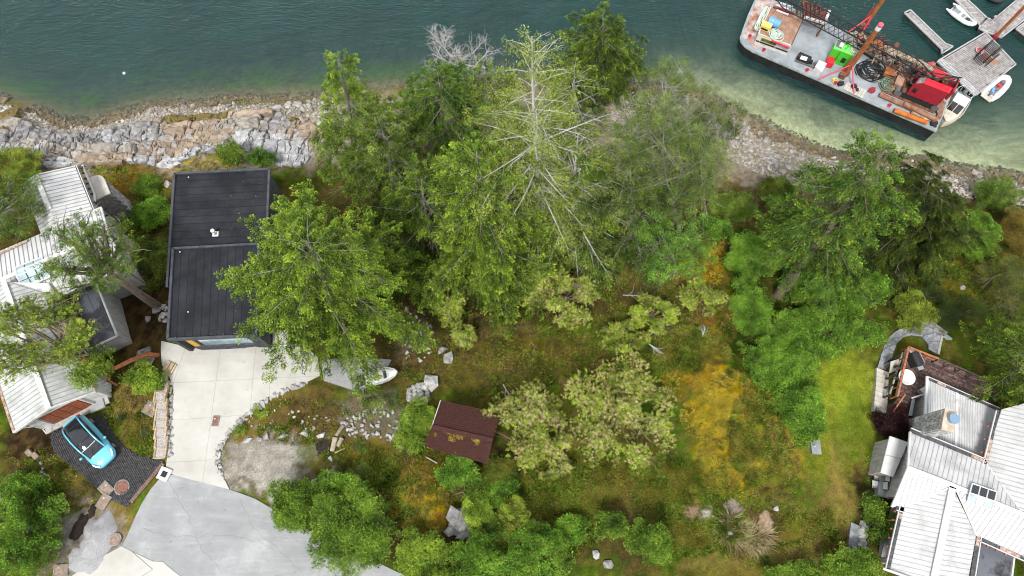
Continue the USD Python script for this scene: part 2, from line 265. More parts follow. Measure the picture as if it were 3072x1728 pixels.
# (x, y, rx, ry, angle in degrees, colour, weight)
PATCH = [
 (1300, 330, 900, 130, 0, STONE, 1.0), (350, 350, 480, 110, 0, STONE, 1.0), (1900, 400, 300, 90, 20, STONE, 1.0), (2400, 455, 260, 55, 8, STONE, 1.0),
 (1300, 560, 600, 150, 0, BROWN, .9), (1300, 720, 330, 90, 0, SOIL, .8), (1560, 690, 160, 60, 0, BROWN, .7), (1150, 420, 120, 60, 20, ORANGE, .5),
 (330, 460, 130, 70, 0, ORANGE, .7), (380, 520, 90, 40, 0, BROWN, .8), (300, 440, 60, 22, 0, MOSS, .7), (510, 412, 90, 22, 0, MOSS, .55), (560, 405, 70, 18, 0, GRASS, .6), (385, 590, 60, 60, 0, BROWN, .8), (390, 500, 60, 60, 0, GRASS, .5),
 (350, 830, 90, 90, 0, SOIL, 1.0), (390, 880, 60, 30, 0, BROWN, .7), (360, 740, 80, 70, 0, SOIL, 1.0), (330, 1010, 70, 70, 0, DRY, .85), (350, 1090, 55, 50, 20, OLIVE, .9), (340, 940, 60, 50, 0, BROWN, .7), (370, 1130, 40, 24, 20, GRASS, .5),
 (90, 1130, 80, 100, 30, SOIL, 1.0), (150, 1200, 110, 50, 40, DRY, .8), (230, 1270, 90, 40, 45, DRY, .75), (60, 1200, 60, 60, 0, BROWN, .8), (170, 1180, 60, 24, 40, OLIVE, .7),
 (240, 1360, 110, 80, 0, GRAVEL, .95), (210, 1400, 110, 90, 0, PALE, .8), (130, 1400, 120, 60, 0, BROWN, .5), (300, 1300, 40, 60, 20, DRY, .7), (265, 1330, 40, 60, 0, GRAVEL, .7), (210, 1260, 60, 20, 10, GRAVEL, .6),
 (700, 1060, 130, 70, -25, DRY, .8), (820, 1080, 160, 90, 0, BROWN, .8), (680, 1160, 150, 82, 0, PALE, 1.0), (630, 1200, 80, 60, 0, PALE, 1.0), (760, 1190, 50, 50, 0, PALE, .8), (720, 1100, 100, 24, 0, GRAVEL, .8), (600, 1150, 40, 60, 0, GRAVEL, .9), (780, 1130, 24, 60, 0, GRASS, .6), (640, 1245, 60, 16, 25, BROWN, .6), (960, 1050, 120, 60, 10, GRAVEL, .6), (1020, 830, 90, 140, 0, BROWN, .9), (1040, 860, 60, 80, 0, GRAVEL, .5), (1080, 930, 60, 60, 0, BROWN, .8), (1000, 940, 60, 40, 0, BROWN, .7),
 (900, 1120, 110, 40, 0, DRY, .5), (900, 1160, 130, 50, 0, OLIVE, .8), (860, 1200, 60, 40, 0, DRY, .6), (930, 1220, 50, 50, 0, GRASS, .6),
 (1200, 830, 140, 60, 0, SOIL, .9), (1350, 900, 150, 60, 0, DARKG, .8), (1230, 930, 100, 70, 0, BROWN, .7), (1180, 940, 80, 80, 0, OLIVE, .5), (1380, 860, 110, 30, 0, ORANGE, .25), (1270, 990, 80, 30, 0, DARKG, .7),
 (1070, 1240, 90, 110, 20, OLIVE, .8), (1050, 1270, 70, 40, 10, MOSS, .95), (1100, 1290, 30, 50, 0, MOSS, .7), (1080, 1330, 60, 36, 0, ORANGE, .8), (1030, 1180, 70, 40, 0, OLIVE, .8), (1080, 1170, 70, 30, 0, ORANGE, .5),
 (1420, 1180, 160, 60, 0, GRASS, .9), (1480, 1260, 120, 50, 0, OLIVE, .6), (1570, 1250, 120, 50, 0, DRY, .5), (1560, 1310, 150, 40, 0, BROWN, .6), (1420, 1300, 120, 90, 0, GRASS, .8), (1640, 1220, 120, 60, 0, OLIVE, .6), (1640, 1290, 90, 40, 0, GRASS, .6), (1560, 1400, 90, 60, 0, BROWN, .8), (1500, 1420, 60, 40, 0, GRASS, .7), (1700, 1250, 60, 30, 0, DRY, .5),
 (1730, 1380, 90, 70, 0, GRASS, .6), (1760, 1290, 70, 50, 0, GRASS, .8), (1800, 1420, 120, 40, 0, DRY, .6), (1960, 1400, 160, 60, 0, DRY, .5), (1880, 1345, 90, 50, 0, BROWN, .8), (1990, 1330, 60, 60, 0, OLIVE, .6),
 (1740, 640, 90, 90, 20, ORANGE, .8), (1790, 620, 22, 60, -15, MOSS, .9), (1740, 600, 60, 60, 0, OLIVE, .6), (1790, 690, 60, 50, 20, MOSS, .6), (1700, 760, 120, 70, 0, BROWN, .6), (1640, 700, 80, 40, 0, DRY, .6), (1810, 800, 50, 80, -10, ORANGE, .6), (1830, 760, 18, 70, -10, MOSS, .6), (1780, 870, 90, 50, 0, OLIVE, .7), (1730, 900, 80, 40, 0, GRASS, .6), (1700, 860, 60, 30, 0, OLIVE, .6),
 (1740, 950, 80, 45, 0, ORANGE, .75), (1810, 960, 60, 30, 0, MOSS, .7), (1690, 1000, 60, 60, 0, GRASS, .6), (1770, 1050, 44, 34, 30, MOSS, .9), (1815, 1020, 16, 44, -10, MOSS, .95), (1800, 1110, 26, 70, -14, MOSS, 1.0), (1840, 1180, 18, 60, -10, MOSS, 1.0), (1745, 1075, 20, 40, -10, MOSS, .95), (1855, 1090, 22, 34, -30, MOSS, .8), (1905, 1180, 10, 50, -18, MOSS, 1.0), (1880, 1130, 30, 14, 20, MOSS, .8), (1735, 640, 20, 34, 0, MOSS, .7), (1780, 880, 30, 10, 10, MOSS, .6), (1725, 935, 50, 8, 6, MOSS, .9), (1900, 1110, 70, 80, 0, OLIVE, .8), (1900, 1060, 40, 40, 0, GRASS, .6), (1880, 1020, 60, 40, 20, ORANGE, .6), (1960, 1120, 40, 90, -20, DRY, .6), (1985, 1150, 24, 70, -20, OLIVE, .5), (1830, 1000, 40, 60, 0, MOSS, .7), (1720, 1130, 40, 80, 0, GRASS, .7), (1880, 1230, 60, 30, 0, DARKG, .6), (1940, 1220, 40, 60, 0, OLIVE, .6), (1830, 1120, 90, 170, -14, C(124, 110, 28), .55), (1792, 600, 12, 50, -12, MOSS, .9), (1815, 690, 14, 60, -16, MOSS, .85), (1845, 800, 12, 70, -10, MOSS, .7), (1880, 910, 14, 60, -12, C(124, 110, 28), .8), (1945, 1040, 16, 70, -28, C(130, 112, 30), .8), (1995, 1140, 14, 60, -18, C(124, 106, 36), .8), (1770, 1120, 12, 70, -12, MOSS, 1.0), (1862, 1150, 12, 70, -16, MOSS, 1.0),
 (2095, 1010, 125, 180, 0, C(104, 116, 36), 1.0), (2110, 940, 90, 50, 0, C(102, 112, 30), .9), (2090, 1130, 95, 120, 0, C(92, 96, 30), .95), (2110, 1180, 40, 110, 10, DRY, .6), (2130, 1260, 50, 80, 0, DRY, .6), (2060, 1290, 40, 110, 0, DRY, .4), (2030, 1230, 40, 60, 0, GRASS, .5), (2140, 1080, 40, 100, 0, GRASS, .5), (2080, 1360, 90, 50, 0, DRY, .6), (2200, 1260, 40, 140, 0, SOIL, .8),
 (1900, 720, 120, 180, 0, DARKG, .8), (2050, 760, 150, 100, 0, DARKG, .7), (2250, 680, 140, 90, 0, SOIL, .7), (2420, 720, 120, 70, 0, C(92, 92, 26), .8), (2350, 700, 60, 30, 0, OLIVE, .8), (2290, 870, 50, 40, 0, C(70, 78, 20), .8), (1880, 870, 50, 90, 0, DARKG, .8), (2000, 1440, 300, 30, 0, OLIVE, .5),
 (900, 1310, 200, 120, 20, SOIL, .8), (1250, 1380, 250, 90, 0, SOIL, .9), (1260, 1180, 80, 80, 0, SOIL, .8), (60, 620, 200, 250, 0, SOIL, .7), (2400, 560, 200, 100, 0, SOIL, .7), (2100, 560, 200, 90, 0, BROWN, .6), (1600, 500, 300, 100, 0, BROWN, .5), (1900, 520, 120, 60, 0, BROWN, .6)]
def ground_colour(x, y, z):
    dx, dy = project(np.stack([x, y, z], -1))
    p3 = np.stack([x, y, 0 * x], -1)
    wx = (fbm(p3 * 0.55, 4, 11) - .5) * 90 + (fbm(p3 * 2.2, 3, 12) - .5) * 60
    wy = (fbm(p3 * 0.55, 4, 21) - .5) * 90 + (fbm(p3 * 2.2, 3, 22) - .5) * 60
    X, Y = dx + wx, dy + wy
    mixn = fbm(p3 * .9, 4, 32)[..., None]; mixm = fbm(p3 * 1.3 + 40, 4, 33)[..., None]
    col = C(82, 78, 34) + (C(76, 90, 26) - C(84, 74, 34)) * np.clip((mixn - .36) * 6, 0, 1); col = col + (C(50, 66, 20) - col) * np.clip((mixm - .47) * 6, 0, .9)
    rk = fbm(p3 * 1.7, 4, 31)
    for k, (cx, cy, rx, ry, a, c, w) in enumerate(PATCH):
        t = math.radians(a); ux, uy = (X - cx) * math.cos(t) + (Y - cy) * math.sin(t), -(X - cx) * math.sin(t) + (Y - cy) * math.cos(t)
        r = np.sqrt((ux / rx) ** 2 + (uy / ry) ** 2)
        m = np.clip((1.12 - r) / 0.4, 0, 1); m = m * m * (3 - 2 * m) * w
        if c is MOSS: m = m * np.clip((rk - .40) * 7, .05, 1)
        col += (np.asarray(c) - col) * m[..., None]
    # the sea floor: pale sand on the right, brown stones and weed on the left
    u = np.clip(-z / 0.25, 0, 1)
    side = np.clip((dx - 1500) / 400, 0, 1)
    weed = np.clip((fbm(p3 * 0.35, 3, 41) - .48) * 8, 0, 1)
    bed = DEEP + (SAND * 1.15 - DEEP) * (side * (1 - .4 * weed))[..., None]
    near = np.clip(1 + z / 1.3, 0, 1)[..., None] * (1 - .85 * side[..., None])
    bed = bed + (C(120, 104, 82) - bed) * near
    weedl = np.clip((fbm(p3 * 0.3, 3, 43) - .5) * 9, 0, 1) * (1 - side)
    bed = bed + (C(88, 112, 30) - bed) * (.8 * weedl * np.clip(-z - .4, 0, 1))[..., None]
    col = col + (bed - col) * u[..., None]
    # wet band above the water line
    wet = np.clip(1 - np.abs(z - .25) / .5, 0, 1)[..., None] * .55
    col = col * (1 - wet * .6) + C(90, 74, 40) * wet * .3
    sat = np.clip((fbm(p3 * 1.9, 4, 52) - .45) * 3.0, 0, .4)[..., None]; land = (1 - u)[..., None]
    col = col + (C(96, 78, 44) - col) * sat * land * (col[..., 2:3] < .15) * (1 - np.exp(-(((dx - 2095) / 110) ** 2 + ((dy - 1040) / 190) ** 2)))[..., None]
    tone = .55 + .8 * fbm(p3 * 3.1, 4, 51)
    return np.clip(col * (tone * (1.08 + .4 * np.exp(-(((dx - 2095) / 150) ** 2 + ((dy - 1050) / 260) ** 2)) + .35 * np.clip((450 - dy) / 60, 0, 1) + .25 * np.exp(-(((dx - 400) / 500) ** 2 + ((dy - 1250) / 260) ** 2))))[..., None], .004, .9)

def axis(lo, hi, step, far_lo, far_hi):
    a = np.arange(lo, hi + step, step); l, r, s = [lo], [a[-1]], step
    while l[-1] > far_lo: s *= 1.25; l.append(l[-1] - s)
    s = step
    while r[-1] < far_hi: s *= 1.25; r.append(r[-1] + s)
    return np.concatenate([l[:0:-1], a, r[1:]])
tx, ty = axis(-46, 46, 0.16, -500, 500), axis(-4, 46, 0.16, -400, 800)
TX, TY = np.meshgrid(tx, ty, indexing='ij')
TZ = zfun(TX, TY)
far = np.maximum(np.abs(TX) - 200, 0) + np.maximum(TY - 300, 0) + np.maximum(-200 - TY, 0)
flat_pts = np.stack([TX.ravel(), TY.ravel()], 1)
in_pav = shapely.contains_xy(PAVED_ALL.buffer(.35), flat_pts[:, 0], flat_pts[:, 1]).reshape(TX.shape)
pdx, pdy = project(np.stack([TX, TY, TZ], -1))
P3 = np.stack([TX, TY, 0 * TX], -1)
relief = (fbm(P3 * .45, 4, 61) - .5) * .5 + (fbm(P3 * 2.6, 3, 62) - .5) * .16
knoll = np.exp(-(((pdx - 1830) / 150) ** 2 + ((pdy - 1050) / 200) ** 2)) + np.exp(-(((pdx - 1760) / 80) ** 2 + ((pdy - 680) / 140) ** 2)) + .8 * np.exp(-(((pdx - 1080) / 90) ** 2 + ((pdy - 1280) / 80) ** 2))
ledge = np.abs(fbm(P3 * np.array([.5, .9, 1]), 4, 63) - .5)
relief += knoll * ((fbm(P3 * .8, 4, 64) - .45) * 1.1 - np.clip(.06 - ledge, 0, .06) * 5)
lawn = np.exp(-(((pdx - 2090) / 110) ** 2 + ((pdy - 1050) / 220) ** 2)); relief *= 1 - .75 * lawn
relief = np.where(TZ < 0, relief * .6, relief)
inner = (np.abs(TX) < 48) & (TY > -6) & (TY < 48)
smooth_edge = np.where(in_pav, 0, 1.0)
TZ2 = TZ + np.where(inner, relief * smooth_edge, 0) - np.where(in_pav, .06, 0)
TZ2 = np.where(TY > 300, -20 - (TY - 300) * .02, TZ2)
nx_, ny_ = TX.shape
idx = np.arange(nx_ * ny_).reshape(nx_, ny_)
q = np.stack([idx[:-1, :-1], idx[1:, :-1], idx[1:, 1:], idx[:-1, 1:]], -1).reshape(-1, 4)
tv = np.stack([TX.ravel(), TY.ravel(), TZ2.ravel()], 1)
GROUND_Z = TZ2
M('ground_cover', {
    'a': ('attribute', {'attribute': 'ground_col'}), 'g': ('geometry', {}),
    'n1': ('noise_texture', {'scale': 9.0, 'detail': 5.0, 'roughness': .75}), 'r1': ('rgb_ramp', {'ramp': [(.28, (.36, .40, .40)), (.42, (.75, .80, .72)), (.52, (1.0, .98, .95)), (.62, (1.25, 1.2, 1.0)), (.74, (1.6, 1.55, 1.45))]}),
    'm1': ('mix_color', {'blend_type': 'multiply', 'fac': 1.0, 'use_clamp': False}),
    'b': ('bump', {'strength': .8, 'distance': .12}), 'p': ('diffuse_bsdf', {'roughness': .5})},
  [('g.position', 'n1.vector'), ('n1.fac', 'r1.fac'), ('a.color', 'm1.a'), ('r1.color', 'm1.b'), ('m1.result', 'p.color'),
   ('n1.fac', 'b.height'), ('b.normal', 'p.normal')])
gcol = ground_colour(TX.ravel(), TY.ravel(), TZ.ravel())
g = mesh('ground', (tv, q), 'ground_cover', smooth=True, label='sloping mossy and grassy ground running down to the shore and sea floor', kind='structure')
primvar(g, 'ground_col', gcol)
from scipy.interpolate import RegularGridInterpolator
_gz = RegularGridInterpolator((tx, ty), TZ2, bounds_error=False, fill_value=None)
def gz(x, y):
    r = _gz(np.stack([np.asarray(x, float), np.asarray(y, float)], -1))
    return float(r[0]) if np.ndim(x) == 0 else r
def gp(dx, dy, dz=0.0):
    """the ground point seen at (dx, dy)"""
    p = hit(dx, dy); p[..., 2] = gz(p[..., 0], p[..., 1]) + dz; return p
def gn(nx, ny, dz=0.0): return gp(np.asarray(nx, float) / D, np.asarray(ny, float) / D, dz)

# ---- the sea: clear shallows, turbid green depths, small wind ripples
wx_, wy_ = axis(-54, 54, .24, -600, 600), axis(20, 62, .24, 5, 900)
WX, WY = np.meshgrid(wx_, wy_, indexing='ij')
dep = np.clip(-zfun(WX, WY), 0, 30)
ca_, sa_ = math.cos(.5), math.sin(.5); U_, V_ = WX * ca_ + WY * sa_, -WX * sa_ + WY * ca_
def wav(su, sv, k, o=0): return noise(np.stack([U_ * su + o, V_ * sv, 0 * U_ + k], -1), k) - .5
calm = np.clip(fbm(np.stack([WX * .05, WY * .09, 0 * WX], -1), 3, 77) * 2.2 - .35, .35, 1.2)
WZ = (wav(.42, 1.25, 71) * .20 + wav(.9, 2.6, 72, .3) * .10 + wav(.30, .62, 73) * .12) * calm * np.clip(dep / 1.2, .12, 1) * ((np.abs(WX) < 54) & (WY < 62))
iw = np.arange(WX.size).reshape(WX.shape)
wq = np.stack([iw[:-1, :-1], iw[1:, :-1], iw[1:, 1:], iw[:-1, 1:]], -1).reshape(-1, 4)
M('sea_water', {
    'a': ('attribute', {'attribute': 'depth'}), 'g': ('geometry', {}),
    'ex': ('math', {'math_type': 'multiply', 'value2': -0.55}), 'e': ('math', {'math_type': 'exponent'}), 'om': ('math', {'math_type': 'subtract', 'value1': 1.0}), 'sc': ('math', {'math_type': 'multiply', 'value2': .985}),
    'nb': ('noise_texture', {'scale': .16, 'detail': 4.0}), 'rb': ('rgb_ramp', {'ramp': [(.3, (.0015, .025, .025)), (.7, (.004, .037, .034))]}),
    'mp': ('mapping', {'rotation': (0, 0, .5), 'scale': (.45, 1.9, 1)}), 'w1': ('noise_texture', {'scale': .8, 'detail': 4.0, 'roughness': .6, 'distortion': .5}),
    'w2': ('noise_texture', {'scale': 3.2, 'detail': 3.0, 'roughness': .6}), 'w3': ('noise_texture', {'scale': .1, 'detail': 2.0}),
    'b1': ('bump', {'strength': .5, 'distance': .3}), 'b2': ('bump', {'strength': 1.0, 'distance': .2}),
    'df': ('diffuse_bsdf', {}), 'tr': ('transparent_bsdf', {'color': (.86, .93, .90)}), 'mx': ('mix_closure', {}),
    'fr': ('fresnel', {'IOR': 1.37}), 'gl': ('glossy_bsdf', {'roughness': .12, 'color': (1, 1, 1)}), 'mo': ('mix_closure', {})},
  [('a.fac', 'ex.value1'), ('ex.value', 'e.value1'), ('e.value', 'om.value2'), ('om.value', 'sc.value1'), ('g.position', 'nb.vector'), ('nb.fac', 'rb.fac'), ('rb.color', 'df.color'),
   ('g.position', 'mp.vector'), ('mp.vector', 'w1.vector'), ('mp.vector', 'w2.vector'), ('w1.fac', 'b1.height'), ('w2.fac', 'b2.height'), ('b1.normal', 'b2.normal'), ('b2.normal', 'df.normal'), ('b2.normal', 'gl.normal'),
   ('sc.value', 'mx.fac'), ('tr.BSDF', 'mx.closure1'), ('df.BSDF', 'mx.closure2'), ('fr.fac', 'mo.fac'), ('mx.closure', 'mo.closure1'), ('gl.BSDF', 'mo.closure2')], surface='mo.closure')
wv = np.stack([WX.ravel(), WY.ravel(), WZ.ravel()], 1)
sea = mesh('sea', (wv, wq), 'sea_water', smooth=True, label='dark teal sea with wind ripples, turning clear and pale over the shallows', kind='structure')
primvar(sea, 'depth', dep.ravel())

# ---- paved sheets
def sheet(poly, dz, step=.5, grow=0.0, thick=.1):
    P = Polygon(poly).buffer(0) if not isinstance(poly, (Polygon, shapely.MultiPolygon)) else poly
    if grow: P = P.buffer(grow)
    if P.geom_type != 'Polygon': P = max(P.geoms, key=lambda t: t.area)
    ring = P.exterior.segmentize(step); b = np.array(ring.coords)[:-1]
    x0, y0, x1, y1 = P.bounds
    xx, yy = np.meshgrid(np.arange(x0, x1, step), np.arange(y0, y1, step)); g_ = np.stack([xx.ravel(), yy.ravel()], 1)
    g_ = g_[shapely.contains_xy(P.buffer(-step * .4), g_[:, 0], g_[:, 1])] if len(g_) else g_
    pts = np.vstack([b, g_]); tri = Delaunay(pts).simplices
    c = pts[tri].mean(1); tri = tri[shapely.contains_xy(P, c[:, 0], c[:, 1])]
    ar = np.cross(pts[tri[:, 1]] - pts[tri[:, 0]], pts[tri[:, 2]] - pts[tri[:, 0]]); tri = np.where((ar < 0)[:, None], tri[:, ::-1], tri)
    tri = tri[np.abs(ar) > 1e-9]
    v = np.column_stack([pts, zfun(pts[:, 0], pts[:, 1]) + dz]); n = len(b); N = len(v)
    low = v[:n] - [0, 0, thick]; v = np.vstack([v, low])
    i = np.arange(n); j = (i + 1) % n
    ccw = P.exterior.is_ccw
    sq = np.stack([i, N + i, N + j, j], 1) if ccw else np.stack([i, j, N + j, N + i], 1)
    return trimesh.Trimesh(v, np.vstack([tri, quads(sq)]), process=False)
M('asphalt', {'g': ('geometry', {}), 'n': ('noise_texture', {'scale': .45, 'detail': 8.0, 'roughness': .6}), 'r': ('rgb_ramp', {'ramp': [(.3, (.225, .232, .238)), (.5, (.262, .268, .274)), (.68, (.34, .345, .35))]}),
   'mp': ('mapping', {'rotation': (0, 0, .6), 'scale': (.25, 2.0, 1)}), 'n2': ('noise_texture', {'scale': 1.0, 'detail': 6.0, 'roughness': .7}), 'r2': ('rgb_ramp', {'ramp': [(.5, (1, 1, 1)), (.72, (1.22, 1.21, 1.2))]}), 'n3': ('noise_texture', {'scale': 34.0, 'detail': 3.0}), 'r3': ('rgb_ramp', {'ramp': [(.24, (.5, .5, .5)), (.36, (.94, .94, .94)), (.7, (1.1, 1.1, 1.1))]}),
   'm': ('mix_color', {'blend_type': 'multiply', 'fac': 1.0, 'use_clamp': False}), 'm2': ('mix_color', {'blend_type': 'multiply', 'fac': 1.0, 'use_clamp': False}), 'd': ('diffuse_bsdf', {})},
  [('g.position', 'n.vector'), ('n.fac', 'r.fac'), ('g.position', 'mp.vector'), ('mp.vector', 'n2.vector'), ('n2.fac', 'r2.fac'), ('g.position', 'n3.vector'), ('n3.fac', 'r3.fac'), ('r.color', 'm.a'), ('r2.color', 'm.b'), ('m.result', 'm2.a'), ('r3.color', 'm2.b'), ('m2.result', 'd.color')], surface='d.BSDF')
grainy('pale_concrete', (.365, .352, .322), (.45, .44, .412), scale=.55, rough=.85, bump=.12, bscale=40, detail=9, lo=.3, hi=.62)
grainy('wet_joint', (.26, .25, .23), (.33, .32, .30), scale=3)
mesh('road', sheet(ROAD, .0, thick=.15), 'asphalt', label='pale grey worn asphalt road at the bottom left', kind='structure')
# ================================================================== plants
def leafmat(name, dark, light, tip=None, trans=.35, var=.3):
    """foliage: the tone runs along the spray (attribute), from clump to clump (noise) and from spray to spray"""
    tip = tip or light
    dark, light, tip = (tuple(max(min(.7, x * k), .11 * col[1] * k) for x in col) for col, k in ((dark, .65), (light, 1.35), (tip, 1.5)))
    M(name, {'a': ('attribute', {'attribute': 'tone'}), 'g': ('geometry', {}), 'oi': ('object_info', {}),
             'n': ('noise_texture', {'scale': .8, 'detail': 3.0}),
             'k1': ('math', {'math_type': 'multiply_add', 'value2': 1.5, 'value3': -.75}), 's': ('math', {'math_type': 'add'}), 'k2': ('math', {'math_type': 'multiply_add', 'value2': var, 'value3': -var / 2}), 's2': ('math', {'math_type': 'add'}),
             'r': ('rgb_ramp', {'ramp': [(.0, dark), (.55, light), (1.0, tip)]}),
             'd': ('diffuse_bsdf', {}), 't': ('translucent_bsdf', {}), 'gl': ('glossy_bsdf', {'roughness': .45, 'color': (1, 1, 1)}), 'm': ('mix_closure', {'fac': trans}), 'm2': ('mix_closure', {'fac': .01})},
      [('g.position', 'n.vector'), ('n.fac', 'k1.value1'), ('k1.value', 's.value1'), ('a.fac', 's.value2'), ('oi.random', 'k2.value1'), ('k2.value', 's2.value1'), ('s.value', 's2.value2'), ('s2.value', 'r.fac'),
       ('r.color', 'd.color'), ('r.color', 't.color'), ('d.BSDF', 'm.closure1'), ('t.BSDF', 'm.closure2'), ('m.closure', 'm2.closure1'), ('gl.BSDF', 'm2.closure2')], surface='m2.closure')
leafmat('fir_green', (.024, .046, .006), (.100, .170, .012), (.240, .330, .022))
leafmat('fir_bright', (.040, .070, .006), (.175, .265, .014), (.370, .460, .040))
leafmat('fir_dark', (.016, .030, .005), (.055, .090, .010), (.130, .180, .018))
leafmat('fir_blue', (.018, .044, .010), (.075, .155, .022), (.180, .290, .036))
leafmat('cedar', (.010, .020, .004), (.040, .062, .006), (.150, .180, .012))
leafmat('alder_leaf', (.034, .058, .014), (.125, .180, .034), (.270, .330, .080))
leafmat('alder_dull', (.022, .042, .012), (.075, .118, .028), (.170, .220, .070))
leafmat('larch_light', (.060, .084, .014), (.190, .245, .040), (.330, .390, .090))
leafmat('maple_leaf', (.024, .050, .006), (.105, .180, .018), (.230, .330, .040))
leafmat('bush_bright', (.028, .062, .008), (.130, .225, .022), (.260, .380, .050))
leafmat('lime_leaf', (.060, .100, .006), (.220, .310, .012), (.380, .460, .024))
leafmat('salal', (.022, .060, .006), (.100, .215, .010), (.220, .390, .024))
leafmat('olive_leaf', (.040, .045, .010), (.125, .125, .020), (.230, .220, .040))
leafmat('arbutus_leaf', (.050, .075, .006), (.200, .275, .014), (.380, .450, .035))
leafmat('arbutus_bloom', (.260, .225, .070), (.460, .415, .150), (.600, .550, .270), trans=.2)
leafmat('arbutus_tan', (.170, .110, .035), (.320, .235, .085), (.450, .360, .160), trans=.2)
leafmat('rust_leaf', (.090, .050, .012), (.200, .125, .025), (.300, .200, .050))
leafmat('plum_leaf', (.010, .004, .005), (.030, .010, .012), (.060, .022, .022))
leafmat('straw', (.200, .150, .080), (.360, .290, .165), (.500, .420, .260), trans=.2)
leafmat('blade_green', (0.0384, 0.0666, 0.0102), (0.1024, 0.1562, 0.0179), (0.2048, 0.2496, 0.0358))
leafmat('blade_olive', (0.0704, 0.0704, 0.0128), (0.151, 0.1472, 0.023), (0.2688, 0.2432, 0.0512))
leafmat('blade_brown', (0.0576, 0.041, 0.0179), (0.1344, 0.0973, 0.041), (0.256, 0.192, 0.0896))
leafmat('moss_tuft', (.160, .120, .004), (.330, .265, .008), (.480, .390, .018))
leafmat('dwarf_conifer', (.014, .030, .008), (.040, .075, .016), (.085, .125, .022))
grainy('bark_grey', (.15, .135, .115), (.30, .28, .25), scale=9, rough=.95, bump=.5, bscale=22)
grainy('bark_dead', (.30, .285, .27), (.50, .485, .47), scale=6, rough=.9, bump=.3)
grainy('bark_brown', (.10, .075, .058), (.24, .19, .155), scale=11, rough=.95, bump=.8, bscale=18, stretch=(1, 1, .35, 0))
grainy('bark_red', (.26, .085, .035), (.46, .17, .07), scale=5, rough=.6, bump=.3)
grainy('twig_brown', (.12, .085, .06), (.25, .19, .14), scale=12, rough=.9)

def leaf_quads(pos, direc, nrm, ln, wd, tone):
    """pointed leaves: two triangles each, slightly folded"""
    d = direc / (np.linalg.norm(direc, axis=1, keepdims=True) + 1e-9); s = np.cross(d, nrm); s /= np.linalg.norm(s, axis=1, keepdims=True) + 1e-9
    ln = np.broadcast_to(ln, (len(pos),))[:, None]; wd = np.broadcast_to(wd, (len(pos),))[:, None]
    mid = pos + d * ln * .5
    up = np.cross(s, d)
    v = np.stack([pos, mid + s * wd * .5 + up * wd * .15, pos + d * ln, mid - s * wd * .5 + up * wd * .15], 1).reshape(-1, 3)
    i = np.arange(len(pos)) * 4
    f = np.vstack([np.stack([i, i + 1, i + 2], 1), np.stack([i, i + 2, i + 3], 1)])
    return v, f, np.repeat(tone, 4)
KINDS = {}
class_root = stage.CreateClassPrim('/World/foliage_kinds')
def add_kind(name, v, f, tone, mat):
    p = usdkit.mesh(stage, f'/World/foliage_kinds/{name}', (v, f), MAT[mat])
    primvar(p, 'tone', tone); KINDS[name] = f'/World/foliage_kinds/{name}'
def spray_geo(rng, L=.8, W=.5, droop=.25, leaf=.085, nside=7, dens=1.0):
    """a flat conifer frond along +x: side twigs clothed with short needle tufts"""
    P, Dv, N, T = [], [], [], []
    for k in range(nside * 2 + 1):
        if k == nside * 2: t0, side, tl = .0, 0, L
        else:
            t0 = (k // 2 + .6) / (nside + .6); side = 1 if k % 2 else -1; tl = W * (1 - t0 * .65) * rng.uniform(.7, 1.15)
        a = side * rng.uniform(.75, 1.05); base = np.array([t0 * L, 0, -droop * L * t0 ** 2]) if side else np.zeros(3)
        dr = np.array([math.cos(a), math.sin(a), rng.uniform(-.25, .1)]) if side else np.array([1, 0, 0.])
        n = max(3, int(tl / .055 * dens))
        for j in range(n):
            s = (j + .5) / n
            p = base + dr * tl * s - np.array([0, 0, droop * tl * s * s]) if side else np.array([s * L, 0, -droop * L * s * s])
            for sgn in (-1, 1):
                b = rng.uniform(.5, 1.1) * sgn
                dd = np.array([dr[0] * math.cos(b) - dr[1] * math.sin(b), dr[0] * math.sin(b) + dr[1] * math.cos(b), rng.uniform(-.15, .45)])
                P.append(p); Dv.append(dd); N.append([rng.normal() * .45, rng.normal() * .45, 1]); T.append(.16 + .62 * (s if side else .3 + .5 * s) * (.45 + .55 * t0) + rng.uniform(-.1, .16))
    P, Dv, N, T = map(np.array, (P, Dv, N, T))
    return leaf_quads(P, Dv, N, leaf * rng.uniform(.8, 1.3, len(P)), leaf * .42, T)
def brush_geo(rng, L=.5, r=.14, leaf=.088, n=72):
    """a needle clad shoot along +x, bushy on every side"""
    x = rng.uniform(0, 1, n); a = rng.uniform(0, 6.28, n)
    p = np.stack([x * L, np.cos(a) * r * .25, np.sin(a) * r * .2 - .12 * x ** 2 * L], 1)
    d = np.stack([rng.uniform(.2, 1.1, n), np.cos(a), np.sin(a) * .8 + .15], 1)
    p += d * r * rng.uniform(0, .7, (n, 1)) * (1.1 - .6 * x[:, None])
    nn = np.stack([0 * a, -np.sin(a), np.cos(a)], 1) * .5 + [0, 0, .9] + rng.normal(size=(n, 3)) * .35
    return leaf_quads(p, d, nn, leaf * rng.uniform(.7, 1.3, n), leaf * .5, .10 + .46 * x + .14 * np.sin(a) + rng.uniform(-.14, .30, n))
